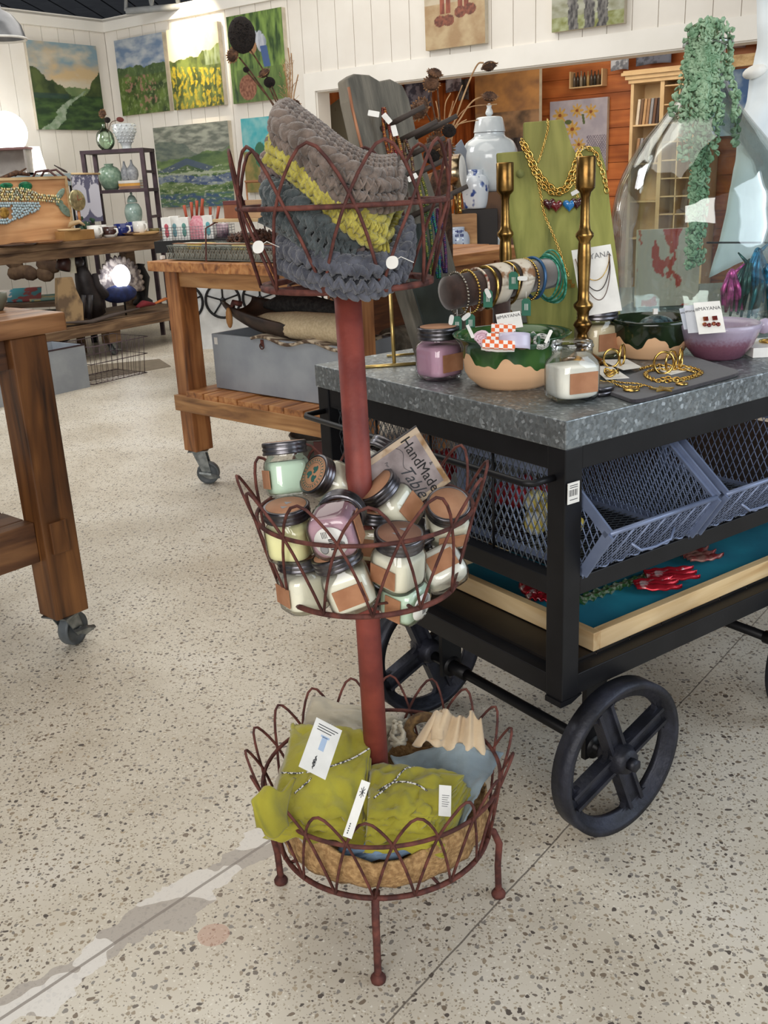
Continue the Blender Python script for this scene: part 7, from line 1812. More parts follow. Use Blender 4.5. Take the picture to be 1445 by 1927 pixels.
# hanging prints under the header
for i, (x0, y0, x1, y1, c, lab) in enumerate(((1150, 92, 1184, 131, (118, 124, 138), 'small blue-grey print hanging high on the orange wall'), (1198, 84, 1264, 118, (104, 110, 130), 'wide blue-grey print beside the cream cabinet top'), (1335, 60, 1404, 90, (112, 92, 92), 'faded print near the right end of the opening'), (838, 140, 870, 172, (110, 104, 116), 'dark portrait print pinned on the orange door'), (862, 150, 884, 188, (120, 116, 120), 'narrow grey print beside the portrait print'), (760, 152, 815, 200, (96, 100, 122), 'blue and white patterned cloth behind the peg board'))):
    a, b = onW(x0, y0, OFF-.2), onW(x1, y1, OFF-.2); m = MB(); wd_ = (V((b.x, b.y, 0))-V((a.x, a.y, 0))).length
    m.sheet(lambda u, v: (wd_*u, .02*math.sin(u*5), (b.z-a.z)*v*(1-.06*math.sin(u*PI))), 10, 6, .003)
    solo('hanging_print', m, mat('print_sheet_%d' % i, c, .8, 0, (tuple(min(255, k_+70) for k_ in c) if i in (0, 3, 5) else tuple(int(k_*.7) for k_ in c)), 12, lo=.45, hi=.52), lab, 'print', M=M4(uw, vw, (0, 0, 1), a))
# orange door and posts inside the opening
ORZ = wood('orange_pine_upright', (204, 118, 60), (176, 94, 44), (130, 66, 30), axis=2, sc=2.5, r=.45, bump=.1)
a = onW(735, 300, OFF-.12); b = onW(893, 300, OFF-.12); wd_ = (b-a).length; DM = M4(uw, vw, (0, 0, 1), (a.x, a.y, 0)); dd = mkobj('door_1', MB().bb(0, wd_*.82, 0, .05, 0, 2.3), ORZ); dd['kind'] = 'structure'; dd.matrix_basis = DM; TM[dd.name] = DM
m = MB(); m.bb(.10, wd_*.72, -.006, .0, 1.25, 1.95); m.bb(.10, wd_*.72, -.006, 0, .3, 1.1); part('door_panel', m, ORW, dd)
m = MB(); m.bb(wd_*.82, wd_*.98, -.04, .1, 0, 2.72); o = struct('trim_4', m, ORZ); o.matrix_basis = DM
a = onW(1425, 120, OFF-.5); m = MB(); m.bb(0, .12, 0, .12, 0, 2.7); o = struct('trim_5', m, CREAMC); o.matrix_basis = M4(uw, vw, (0, 0, 1), (a.x, a.y, 0))
a = onW(1322, 132, OFF-.42); m = MB(); m.bb(0, .62, 0, .06, 0, .10); solo('pine_ledge', m, PINE, 'pale pine ledge above the blue cloud painting', 'ledge', M=M4(uw, vw, (0, 0, 1), a))
# palette-like mirror at the left of the opening
a = onW(655, 240, .9)
pts = [(620, 200), (640, 185), (655, 195), (662, 230), (668, 280), (650, 300), (622, 300)]
q = [onW(x, y, .9) for x, y in pts]; MI = M4(uw, vw, (0, 0, 1), q[0]); l_ = [MI.inverted() @ p for p in q]; m = MB(); m.prism([(p.x, p.z) for p in l_], -.01, .01, 0, Rx(90))
solo('spotted_panel', m, mat('grey_green_spots', (142, 142, 122), .6, 0, (60, 40, 36), 9, lo=.30, hi=.33), 'grey-green spotted panel just inside the left of the opening', 'panel', M=MI)
for x, y, c, lab in ((680, 268, (170, 110, 100), 'pink and maroon cloth hanging by the peg board edge'), (636, 240, (110, 66, 60), 'dark red cloth hanging in front of the spotted panel')):
    P = onW(x, y, .8); m = MB(); m.sheet(lambda u, v: (.13*u, .02*math.sin(u*9), .40*v+.02*math.sin(u*4)), 12, 6, .004)
    if y == 268: solo('hanging_cloth', m, mat('cloth_%d' % x, c, .8, 0, (214, 190, 180), 8, lo=.45, hi=.5), lab, 'cloth', M=M4(uw, vw, (0, 0, 1), P-V((0, 0, .3))))
m = MB(); a = onW(618, 215, 1.1)
for i in range(4): m.bb(0, .5, 0, .25, -i*.30, -i*.30+.03)
m.bb(0, .5, .25, .27, -1.6, .15)
solo('wall_shelves', m, ORZ, 'orange pine shelves just inside the left side of the opening', 'shelf', M=M4(uw, vw, (0, 0, 1), a+V((0, 0, .25))))

# ---- metal shelf unit in the corner
YS = 9.4
IRM = mat('brown_iron_frame', (84, 66, 72), .55, .3, (62, 48, 54), 10)
A = aty(155, 284, YS); B = aty(266, 278, YS-.05); du = (B-A); du.z = 0; wS = du.length; du.normalize(); dv = V((-du.y, du.x, 0)); dS = .30
hS = A.z; SM_ = M4(du, dv, (0, 0, 1), (A.x, A.y, 0))
sh = thing('shelf_unit', 'brown iron shelf unit with vases and books, in front of the wall corner', 'shelf', SM_)
for (x, y) in ((0, 0), (wS, 0), (0, dS), (wS, dS)):
    m = MB(); m.bb(x-.018, x+.018, y-.018, y+.018, 0, hS); part('post', m, IRM, sh)
zs = [hS, aty(215, 357, YS).z, aty(215, 357, YS).z-.40, .25]
for z in zs:
    m = MB(); m.bb(-.02, wS+.02, -.02, dS+.02, z-.03, z); part('shelf_plate', m, IRM, sh)
for z in (hS-.2, zs[1]-.25):
    m = MB(); m.bb(wS-.01, wS+.01, 0, dS, z-.012, z+.012); part('side_bar', m, IRM, sh)
def onsh(px, z, yy=.12):
    p = onpl(px, 300, SM_ @ V((0, yy, 0)), dv); return V((p.x, p.y, z+.001))
def pot(name, label, cat, mm, px, z, prof, **k):
    P = onsh(px, z); kk = dep(V((P.x, P.y, z)))/F
    p = [(max(.0006, a*kk), h*kk) for a, h in prof]; q = smooth([V((a, 0, c)) for a, c in p], 3); q = [(max(.0005, v_.x), v_.z) for v_ in q]
    m = MB(); m.lathe([(0, 0)]+q+[(max(.0004, a-.003), c) for a, c in q[::-1]]+[(0, .004)], 26, cap=False)
    return solo(name, m, mm, label, cat, k.get('group'), M=T(*P))
gv = pot('glass_vase', 'round green glass vase with dried flowers, on top of the iron shelf unit', 'vase', glassmat('sage_glass', (.84, .92, .84), .25, .03, base=.05), 203, hS, [(8, 0), (15, 8), (17, 18), (14, 30), (6, 37), (3, 42), (3, 46)])
g2 = thing('dried_flowers', 'dried flowers with a dark round head standing in the green glass vase', 'flowers', tuple(onsh(203, hS)))
y_ = onsh(203, hS).y
flower(g2, 202, 226, y_, 6, (0, -1, .2), 'seed'); flower(g2, 193, 214, y_, 7, (-.3, -1, .2), 'sun')
P = aty(226, 225, y_); m = MB(); m.ell(P, (.035, .006, .022), Ry(10)); part('dry_leaf', m, mat('russet_leaf', (110, 52, 44), .8), g2, True)
for s_ in ([(202, 230), (206, 262), (210, 272)], [(222, 226), (209, 231), (204, 250)], [(195, 218), (202, 250)]): stem(g2, s_, y_, .003)
hv = pot('hobnail_vase', 'white hobnail vase with a raised dot pattern, on top of the iron shelf unit', 'vase', CERAM, 241, hS, [(9, 0), (9, 6), (13, 14), (20, 28), (21, 38), (20, 44)])
m = MB(); P = onsh(241, hS); kk = dep(P)/F
for j in range(6):
    for i in range(14):
        a = i*2*PI/14+j*.22; rr = (13+8*min(1, j/3.2))*kk; m.ell((rr*math.cos(a), rr*math.sin(a), (13+j*5.6)*kk), .008, None, 6, 4)
part('hobnails', m, CERAM, hv, kind='stuff')
pot('sage_jar', 'round sage green jar on the middle shelf of the iron unit', 'vase', mat('sage_crackle', (150, 174, 150), .25, 0, (120, 148, 126), 40, coat=.4), 203, zs[1], [(12, 0), (20, 14), (21, 28), (16, 38), (8, 42), (9, 46)])
pot('bottle_vase', 'left grey bottle vase standing on the books in the iron unit', 'vase', mat('grey_crackle', (172, 174, 176), .4, 0, (140, 142, 146), 50), 232, zs[1]+.075, [(6, 0), (8, 8), (7, 18), (3, 26), (1.6, 34)])
pot('bottle_vase', 'right grey bottle vase standing on the books in the iron unit', 'vase', mat('grey_crackle_b', (176, 178, 180), .4, 0, (146, 148, 152), 50), 246, zs[1]+.075, [(8, 0), (11, 9), (10, 19), (3, 28), (1.6, 36)])
for i, (c, lab) in enumerate((((150, 110, 88), 'brown book at the bottom of the stack in the iron unit'), ((222, 160, 70), 'orange-spined book in the middle of the stack'), ((236, 230, 220), 'white book on top of the stack under the bottle vases'))):
    P = onsh(220, zs[1]); b = thing('book', lab, 'book', M4(du, dv, (0, 0, 1), (P.x, P.y-.06, zs[1]+.001+i*.025)), 'books in the iron unit')
    m = MB(); m.bb(0, .20, 0, .15, 0, .003); m.bb(0, .20, 0, .15, .0205, .0235); m.bb(0, .2, 0, .003, 0.003, .0205); part('cover', m, mat('stack_book_%d' % i, c, .6), b)
    m = MB(); m.bb(.003, .197, .004, .148, .0032, .0203); part('page_block', m, WHITE, b)
CEL = mat('celadon', (176, 196, 186), .18, 0, (140, 166, 156), 14, coat=.4)
P = onsh(254, zs[2]); yq = P.y
lidded('ginger_jar', 'pale celadon lidded jar on the lower shelf of the iron unit', 254, yq, [(10, 425), (15, 410), (16, 396), (12, 385), (8, 382)], [(9, 381), (9, 377), (6, 370), (3, 367)], [(1.5, 367), (2.5, 364), (1, 361)], CEL, zb=None)
o = [x for x in bpy.data.objects if x.name.startswith('ginger_jar') and x.get('label', '').startswith('pale celadon')][0]
m = MB(); zz = o.location.z; 
# ---- long table: things on the top
T3 = M3; z3 = .956
def on3(px, yy=.12, z=z3):
    p = onpl(px, 420, T3 @ V((0, yy, 0)), V3); return V((p.x, p.y, z))
fp = [(-40, 336), (134, 329), (140, 444), (-40, 456)]
pl0 = T3 @ V((0, .20, 0))
Q = [onpl(x, y, pl0, V3) for x, y in fp]; bx_, ex_ = Q[3], (Q[2]-Q[3]); ex_.z = 0; wd_ = ex_.length; ex_.normalize(); ht_ = Q[0].z-z3; FMx = M4(ex_, V((-ex_.y, ex_.x, 0)), (0, 0, 1), (bx_.x, bx_.y, z3))
fa = thing('fish_panel', 'large pine panel bearing a fish made of shells and beads, on the long table', 'wall art', FMx)
m = MB(); m.bb(0, wd_, 0, .02, 0, ht_); part('backing_board', m, wood('peach_pine', (226, 178, 130), (208, 156, 108), (184, 132, 88), axis=0, sc=2, bump=.05), fa)
m = MB(); m.bb(0, wd_, -.012, 0, ht_-.02, ht_); m.bb(wd_-.02, wd_, -.012, 0, 0, ht_-.02); part('board_frame', m, PINE, fa)
def f3(px, py, o_=.0):
    p = FMx.inverted() @ onpl(px, py, FMx @ V((0, -o_, 0)), FMx.to_3x3() @ V((0, 1, 0))); return p
r_ = random.Random(2); up = MB(); lo = MB(); mid_ = MB(); cols_ = []
for i in range(-5, 26):
    x = i*4.4
    topc = 352+.0*x+max(0, x-30)*.22+2*math.sin(x*.1); botc = 378-.0*x if x < 60 else 378+.10*(x-60)
    n = max(2, int((botc-topc)/4.2))
    for j in range(n):
        p = f3(x+2.2*(j % 2)+r_.uniform(-.8, .8), topc+(botc-topc)*(j+.5)/n, .008); (up if r_.random() < .5 else mid_).ell((p.x, p.y, p.z), (.0125, .007, .0115), Rz(r_.uniform(0, 90)), 7, 5)
for i in range(-5, 16):
    x = i*4.8
    topc = 380; botc = 422-max(0, (x-10))*.42
    n = max(1, int((botc-topc)/4.8))
    for j in range(n):
        p = f3(x+2.4*(j % 2), topc+(botc-topc)*(j+.5)/n, .008)
        if x < 20 and 388 < topc+(botc-topc)*(j+.5)/n < 412: continue
        lo.ell((p.x, p.y, p.z), (.0125, .007, .0115), None, 7, 5)
part('gold_beads', up, mat('gold_pearl', (244, 232, 190), .15, .3, (200, 180, 110), 200), fa, kind='stuff'); part('green_pearls', mid_, mat('mixed_pearl', (200, 196, 180), .15, .3, (84, 110, 78), 70, lo=.42, hi=.56), fa, kind='stuff'); part('blue_scales', lo, mat('grey_blue_shell', (178, 198, 204), .25, .0, (150, 172, 180), 60), fa, kind='stuff')
GF = mat('green_glass_fin', (28, 120, 80), .1, 0, (14, 80, 54), 30, coat=.5)
for x, y, a, b in ((12, 349, 14, 5), (48, 350, 15, 8)): p = f3(x, y, .008); kk = .0042; part('green_fin', MB().ell((p.x, p.y, p.z), (a*kk, .005, b*kk), None, 14, 8), GF, fa)
GF2 = mat('dark_green_tail', (56, 88, 72), .2, 0, (130, 150, 136), 40, lo=.5, hi=.7)
for x, y, a, b, rr in ((113, 366, 16, 6, -40), (122, 395, 17, 8, 45), (112, 382, 9, 6, 0)): p = f3(x, y, .008); part('tail_fin', MB().ell((p.x, p.y, p.z), (a*.0042, .005, b*.0042), Ry(rr), 14, 8), GF2, fa)
p = f3(8, 400, .01); part('amber_eye', MB().ell((p.x, p.y, p.z), (.045, .008, .040), None, 16, 8), mat('amber_stone', (178, 140, 66), .2, 0, (120, 90, 40), 40), fa)
# scroll, clock, block
def p_scroll(u, v):
    c = rgb(112, 112, 140)
    if ((u-.22)/.36)**2+((v-.45)/.36)**2 < 1 or ((u-.85)/.34)**2+((v-.45)/.36)**2 < 1: c = rgb(232, 232, 246)
    if v > .72 and fbm(u*9, v*9, 5) > .1: c = rgb(232, 232, 246)
    if abs(u-.53) < .05 and v > .4: c = rgb(112, 112, 140)
    return c
pl1 = T3 @ V((0, .45, 0))
hang('fabric_scroll', 'white and slate patterned fabric scroll hanging behind the clock', lambda x, y, o: onpl(x, y, pl1, V3), V3, [(136, 329), (186, 329), (190, 418), (140, 418)], .006, p_scroll, nu=50, nv=60, cat='scroll')
m = MB(); a, b = onpl(134, 327, pl1-V3*.01, V3), onpl(188, 327, pl1-V3*.01, V3); m.tube([a, b], .008, 8); solo('scroll_rod', m, PINE, 'pale wooden rod holding the patterned scroll', 'rod')
P = onpl(145, 377, T3 @ V((0, .10, 0)), V3); kk = dep(P)/F
ck = thing('desk_clock', 'round silver-rimmed glass clock at the right end of the fish panel', 'clock', (P.x, P.y, P.z-.10))
m = MB(); m.lathe([(0, -.01), (17*kk, -.01), (19*kk, -.004), (19*kk, .006), (17*kk, .008), (0, .006)], 36, M=ax(-V3+V((.1, 0, .1)), P), cap=False); part('clock_case', m, mat('champagne_metal', (206, 196, 150), .25, .7, (150, 144, 110), 30), ck, True)
m = MB(); m.tube([P-V3*.012, P-V3*.012+V((0, 0, .04))], .002, 4); m.tube([P-V3*.012, P-V3*.012+V((.03, .02, .012))], .002, 4); part('clock_hands', m, mat('red_hands', (150, 60, 40), .5), ck, True)
m = MB(); m.tube([P+V((0, 0, -19*kk)), P+V((0, 0, -.16))], .012, 8); part('stand', m, WOODZ, ck, True)
m = MB(); a = on3(137, .09); m.bb(-.14, .15, -.06, .06, 0, .075); solo('wooden_block', m, mat('ochre_block', (170, 128, 74), .6, 0, (146, 106, 58), 5), 'ochre wooden block on the long table below the clock', 'block', M=M4(U3, V3, (0, 0, 1), a), bevel=.003)
m = MB(); m.lathe([(0, 0), (.08, 0), (.095, .012), (.09, .014), (0, .01)], 24, cap=False); a = on3(128, .09, z3+.076); solo('wooden_dish', m, PINE, 'pale wooden dish on the ochre block', 'dish', M=T(*a))
m = MB(); m.tube([(0, 0, .01), (.02, .0, .035), (.09, 0, .05), (.13, 0, .02)], [.010, .02, .016, .006], 8); solo('carved_bird', m, mat('carved_pale', (184, 156, 118), .7), 'pale carved bird resting on the ochre block', 'ornament', M=T(*(a+V((0, 0, .014)))))
for i, (px, w_, c, lab) in enumerate(((20, .17, (70, 48, 36), 'dark flat wooden platter under the fish panel'), (78, .15, (128, 86, 52), 'brown wooden platter beside the dark one'), (262, .16, (196, 156, 104), 'long pale serving board at the right of the long table'), (322, .09, (60, 42, 34), 'thin dark plate near the right end of the long table'))):
    a = on3(px, .06); m = MB(); m.lathe([(0, 0), (w_*.8, 0), (w_, .014), (w_*.96, .018), (w_*.78, .008), (0, .008)], 28, cap=False); solo('platter', m, mat('platter_%d' % i, c, .45), lab, 'platter', 'platters on the long table', M=M4(U3, V3, (0, 0, 1), a))
def mug(px, yy, r_, h, c, c2, lab, rot=-35, up=0):
    r_ *= 1.3; h *= 1.35; a = on3(px, yy, z3+up); t = thing('mug', lab, 'mug', T(*a) @ Rz(rot), 'mugs on the long table')
    m = MB(); m.lathe([(0, 0), (r_*.8, 0), (r_, h*.25), (r_, h), (r_*.93, h), (r_*.92, h*.3), (0, h*.12)], 24, cap=False, mis=[0, 0, 1, 0, 0, 0]); part('cup', m, [mat('mug_'+lab[:9], c, .2), mat('mugb_'+lab[:9], c2, .2)], t)
    m = MB(); m.tube([(r_*.95, 0, h*.8), (r_*1.45, 0, h*.75), (r_*1.55, 0, h*.45), (r_*.95, 0, h*.2)], .008, 8); part('handle', m, WHITE, t)
mug(176, .10, .045, .075, (214, 210, 204), (230, 228, 222), 'white mug with a bold handle, leaning by the clock')
mug(205, .06, .045, .062, (232, 230, 226), (60, 34, 30), 'dark brown and white mug at the front of the table')
mug(228, .14, .050, .070, (40, 52, 120), (34, 46, 108), 'navy blue mug with a white side')
mug(188, .30, .040, .070, (50, 40, 40), (230, 228, 224), 'white and black mug behind the leaning one', up=.0)
mug(262, .18, .045, .075, (234, 232, 226), (228, 226, 220), 'white mug in front of the iron shelf leg')
mug(250, .32, .045, .07, (44, 56, 128), (40, 50, 116), 'second navy mug behind the white one')
for i, (px, yy, r_, h, c, lab) in enumerate(((290, .12, .055, .035, (116, 104, 60), 'olive bowl near the right end of the long table'), (244, .05, .075, .022, (96, 66, 48), 'low brown dish in front of the navy mug'), (213, .35, .035, .06, (22, 66, 54), 'dark green lidded pot behind the mugs'), (232, .38, .045, .06, (196, 210, 208), 'pale glass bowl behind the navy mug'))):
    a = on3(px, yy); m = MB(); m.lathe([(0, 0), (r_*.55, 0), (r_, h), (r_*.94, h), (r_*.5, h*.2), (0, h*.15)], 24, cap=False); solo('small_bowl', m, mat('bowlc_%d' % i, c, .35), lab, 'bowl', M=T(*a))
a = on3(163, .16); m = MB()
for i in range(14): m.ell((rnd.uniform(-.05, .05), rnd.uniform(-.03, .03), rnd.uniform(.03, .16)), (.03, .006, .016), Rz(rnd.uniform(0, 180)) @ Ry(rnd.uniform(-70, 70)), 7, 4)
solo('leaf_sprig', m, mat('dark_green_leaves', (44, 76, 54), .6), 'dark green leaf sprig between the clock and the white mug', 'plant', M=T(*a))
# handbag handles and driftwood behind the panel
P = onpl(85, 330, T3 @ V((0, .5, 0)), V3); m = MB()
for o_ in (0, .05): m.tube([P+V((-.13+o_, o_, -.05)), P+V((-.07+o_, o_, .03)), P+V((.03+o_, o_, .04)), P+V((.13+o_, o_, -.05))], .009, 8)
solo('bag_handles', m, mat('oxblood_leather_b', (84, 48, 44), .5), 'pair of dark curved leather handles above the fish panel', 'bag')
m = MB(); P = onpl(32, 330, T3 @ V((0, .4, 0)), V3); m.tube([P+V((-.10, -.10, -.02)), P+V((0, 0, .02)), P+V((.08, .06, .0))], [.012, .02, .010], 8); m.tube([P+V((-.02, 0, .0)), P+V((.06, .06, .05))], [.012, .006], 6)
solo('driftwood', m, DRY, 'piece of brown driftwood along the top of the fish panel', 'ornament')
m = MB(); P = onpl(122, 322, T3 @ V((0, .42, 0)), V3)
for i in range(6): m.tube([P, P+V((-.08+.02*i, .0, .05-.012*i))], [.010, .004], 5)
solo('dried_sprig', m, mat('grey_sprig', (70, 60, 56), .9), 'grey dried sprig at the top right corner of the fish panel', 'plant')
# left wall side: sideboard, tray, lit lamps
PB = aty(20, 332, 9.2)
sb = thing('sideboard', 'grey-blue padded bench top behind the fish panel', 'table', (PB.x, 9.2, 0))
m = MB(); m.bb(-.35, .62, -.2, .3, PB.z-.10, PB.z); part('padded_top', m, mat('grey_blue_pad', (150, 162, 162), .7), sb)
for x in (-.33, .55): m = MB(); m.bb(x, x+.05, -.15, -.1, 0, PB.z-.1); part('leg', m, BLACKM, sb)
a = aty(-30, 330, 9.1); b = aty(53, 281, 9.1); t = thing('shadow_box', 'grey open box with a thin reddish rim, cut by the left edge', 'box', (a.x, 9.1, PB.z+.001))
hh = b.z-PB.z; ww = b.x-a.x
m = MB(); m.bb(0, ww, .1, .12, 0, hh); m.bb(ww-.02, ww, -.08, .1, 0, hh); m.bb(0, ww, -.08, .1, 0, .02); part('box_body', m, mat('warm_grey_box', (172, 164, 156), .7), t)
m = MB(); m.bb(0, ww+.01, -.09, .13, hh, hh+.018); part('rim', m, mat('reddish_rim', (140, 100, 96), .6), t)
P = aty(70, 333, 9.25); kk = dep(P)/F; t = thing('table_lamp', 'lit lamp with a tapering white shade beside the grey box', 'lamp', (P.x, 9.25, PB.z+.001))
m = MB(); m.lathe([(20*kk, 0.01), (12*kk, 50*kk), (11.6*kk, 50*kk), (19.6*kk, .01)], 28, cap=False); part('lamp_shade', m, emis('lit_shade', (255, 250, 240), 1.2), t)
m = MB(); m.tube([(0, 0, 0), (0, 0, .12)], .012, 8); part('lamp_base', m, BRASS, t)
P = aty(12, 250, 9.5); t = thing('table_lamp', 'dazzling white globe lamp at the left edge, above the grey box', 'lamp', (P.x, 9.5, P.z-.3))
m = MB(); m.ell(P, 38*dep(P)/F, None, 24, 16); part('globe', m, emis('dazzling_globe', (255, 253, 250), 5), t, True)
m = MB(); m.tube([P-V((0, 0, .16)), V((P.x, P.y, PB.z))], .012, 8); part('lamp_base', m, BRASS, t, True)
l = bpy.data.lights.new('globe_glow', 'POINT'); l.energy = 7; l.shadow_soft_size = .15; l.color = (1, .97, .92); lo_ = bpy.data.objects.new('globe_glow', l); COL.objects.link(lo_); lo_.location = P+V((.35, -.2, .15))
# pendant lamp at top left
P = aty(2, 74, 5.6); kk = dep(P)/F; t = thing('pendant_lamp', 'grey metal dome pendant lamp hanging at the top left corner', 'lamp', tuple(P))
R_ = 46*kk; m = MB(); m.lathe([(R_, 0), (R_*.97, .01), (R_*.86, R_*.52), (R_*.55, R_*.92), (R_*.2, R_*1.1), (R_*.15, R_*1.4), (.0, R_*1.42), (0, R_*1.38), (R_*.13, R_*1.36), (R_*.18, R_*1.07), (R_*.53, R_*.89), (R_*.84, R_*.5), (R_*.95, .01)], 48, cap=False); part('dome_shade', m, mat('brushed_grey', (140, 142, 146), .3, .6, (116, 118, 122), 8), t)
m = MB(); m.tube([(R_*math.cos(a*PI/24), R_*math.sin(a*PI/24), .0) for a in range(48)], .006, 6, True); part('white_rim', m, WHITE, t)
m = MB(); m.tube([(0, 0, R_*1.4), (0, 0, 3.98-P.z)], .006, 6); part('cord', m, BLACK, t)
m = MB(); m.ell((0, 0, R_*.4), R_*.22); part('bulb', m, emis('lit_bulb', (255, 244, 226), 6), t)
# ---- long table: things on its lower shelf
zs3 = .306
def onS(px, py, yy=.12): return onpl(px, py, T3 @ V((0, yy, 0)), V3)
tk = thing('feathered_turkey', 'feathered turkey figure with a grey fanned tail and blue body, under the long table', 'ornament', (onS(232, 560, .20).x, onS(232, 560, .2).y, zs3))
FE = mat('grey_feather', (176, 164, 152), .8, 0, (92, 82, 80), 18, stretch=(1, 1, 1), lo=.42, hi=.58)
c0 = onS(228, 540, .24); kk = dep(c0)/F
for i in range(17):
    a = math.radians(-8+i*11.5); L_ = 58*kk; d = U3*math.cos(a)+V((0, 0, math.sin(a))); m = MB(); cen = c0+d*L_*.62
    m.ell(cen, (L_*.40, .012, .036), M4(d, V3, d.cross(V3)), 10, 6); part('tail_feather', m, FE, tk, True)
m = MB(); m.ell(onS(225, 553, .14), (.17, .10, .075), Rz(54), 16, 10); part('body', m, mat('royal_blue_cloth', (24, 42, 96), .8, 0, (14, 26, 66), 20), tk, True)
m = MB(); m.tube([onS(196, 556, .14), onS(182, 535, .12), onS(178, 515, .12)], [.05, .03, .022], 10); part('neck', m, mat('dark_feather', (50, 44, 46), .8), tk, True)
P = onS(228, 520, .10); t = thing('reflected_glare', 'glowing disc standing in for a reflected glare, before the grey feather fan', 'lamp', (P.x, P.y, zs3))  # bright reflected glare built as a glowing disc, not a real lamp
m = MB(); m.lathe([(0, -.01), (20*kk, -.01), (21*kk, .0), (20*kk, .008), (0, .01)], 32, M=ax(-V3, P), cap=False); part('glare_disc', m, emis('glare_glow', (236, 242, 255), 8), t, True)
m = MB(); m.tube([P+V((0, 0, -20*kk)), V((P.x, P.y, zs3+.003))], .008, 8); part('stand', m, BLACKM, t, True)  # stand added only to carry the glare disc
m = MB(); o_ = [(104, 512), (132, 510), (140, 535), (152, 560), (154, 592), (148, 600), (118, 602), (110, 594), (104, 560)]
q = [onS(x, y, .06) for x, y in o_]; dz = zs3-min(p.z for p in q)+.001; q = [p+V((0, 0, dz)) for p in q]; l_ = [T3.inverted() @ p for p in q]
m.prism([(p.x, p.z) for p in l_], -.08, -.04, 0, Rx(90)); m.v = [T3 @ p for p in m.v]
solo('wooden_paddle', m, mat('worn_paddle', (170, 142, 104), .7, 0, (110, 90, 70), 7, lo=.38, hi=.5), 'worn tan bottle-shaped wooden paddle standing under the long table', 'board', bevel=.006)
ct_ = thing('carved_cat', 'dark carved cat sculpture behind the wooden paddle', 'sculpture', (onS(165, 590, .2).x, onS(165, 590, .2).y, zs3))
CD = mat('black_carving', (42, 36, 38), .5, 0, (26, 22, 24), 20)
m = MB(); m.tube([onS(180, 592, .20), onS(168, 560, .2), onS(158, 525, .18), onS(150, 500, .17)], [.09, .10, .075, .045], 12); m.ell(onS(147, 494, .16), (.05, .06, .045)); part('body', m, CD, ct_, True)
for x in (155, 168): m = MB(); m.tube([onS(x, 555, .10), onS(x, 600, .10)], [.03, .022], 8); part('leg', m, CD, ct_, True)
m = MB(); m.tube([onS(141, 488, .16), onS(139, 474, .16)], [.015, .004], 6); part('ear', m, CD, ct_, True)
m = MB(); m.tube([onS(150, 488, .16), onS(152, 474, .16)], [.015, .004], 6); part('ear', m, CD, ct_, True)
m = MB(); m.tube([onS(118, 508, .2), onS(121, 490, .2), onS(118, 478, .2)], [.06, .055, .03], 12); solo('mask_carving', m, mat('red_black_carving', (64, 34, 30), .4), 'dark red carved head above the wooden paddle', 'sculpture')
m = MB(); a = onS(136, 507, .16); m.bb(-.02, .03, -.01, .01, -.03, .20); solo('cream_carving', m, mat('cream_carving_paint', (226, 220, 196), .6), 'cream painted carving between the red head and the dark cat', 'sculpture', M=T(*a))
m = MB(); m.tube([onS(258, 578, .06), onS(270, 571, .06), onS(290, 572, .06)], [.02, .045, .02], 10, flat=.6); t = solo('felt_fish', m, mat('red_felt', (120, 32, 40), .9), 'red felt fish with an orange tail on the right of the lower shelf', 'ornament')
P = onS(300, 570, .06); part('tail', MB().tube([V(onS(289, 572, .06))-t.location, V(onS(312, 562, .06))-t.location], [.018, .030], 8, flat=.4), mat('orange_felt', (196, 110, 52), .9), t)
m = MB(); m.tube([onS(118, 607, .03), onS(170, 606, .03), onS(215, 592, .03), onS(262, 580, .03)], [.01, .035, .03, .012], 8, flat=.5); solo('wooden_oar', m, mat('grey_driftwood', (84, 72, 66), .8), 'long grey driftwood oar lying along the front of the lower shelf', 'oar')
m = MB(); m.tube([onS(268, 500, .55), onS(268, 560, .55)], .02, 8); 
P = onS(268, 560, .6); m = MB(); m.lathe([(0, 0), (.09, 0), (.09, .03), (.05, .06), (.07, .16), (.09, .24), (.05, .34), (.06, .36), (.0, .37)], 20, cap=False); solo('iron_lantern', m, BLACKM, 'black iron lantern at the right of the feather fan', 'lantern', M=T(P.x, P.y, zs3))
# rack of prints and boxes beyond
PR = aty(40, 580, 8.6)
t = thing('display_table', 'low table of colourful prints and boxes beyond the long table', 'table', (PR.x, 8.6, 0))
m = MB(); m.bb(-.9, .55, -.2, .5, PR.z+.02, PR.z+.06); part('tabletop', m, GREYW, t)
for x in (-.8, .48): m = MB(); m.bb(x, x+.06, -.15, -.09, 0, PR.z+.02); part('leg', m, GREYW, t)
for i, (px, py, w_, h_, c, c2, rx, rz, lab) in enumerate(((20, 545, .26, .20, (60, 130, 150), (200, 190, 180), 25, 10, 'teal and cream magazine tilted at the back of the print table'), (48, 540, .24, .22, (150, 50, 52), (60, 140, 150), 25, 12, 'red and teal magazine tilted on the print table'), (12, 560, .22, .16, (120, 130, 190), (220, 220, 240), 15, 15, 'violet and white magazine at the front of the print table'), (88, 558, .26, .20, (90, 150, 140), (190, 180, 110), 8, 20, 'green and yellow magazine flat on the print table'))):
    P = aty(px, py+18, 8.5); m = MB(); m.bb(-w_/2, w_/2, 0, h_, 0, .006); solo('magazine', m, mat('magazine_%d' % i, c, .4, 0, c2, 9, lo=.47, hi=.5), lab, 'magazine', 'magazines on the print table', M=T(P.x, 8.5, PR.z+.065) @ Rz(rz) @ Rx(rx))
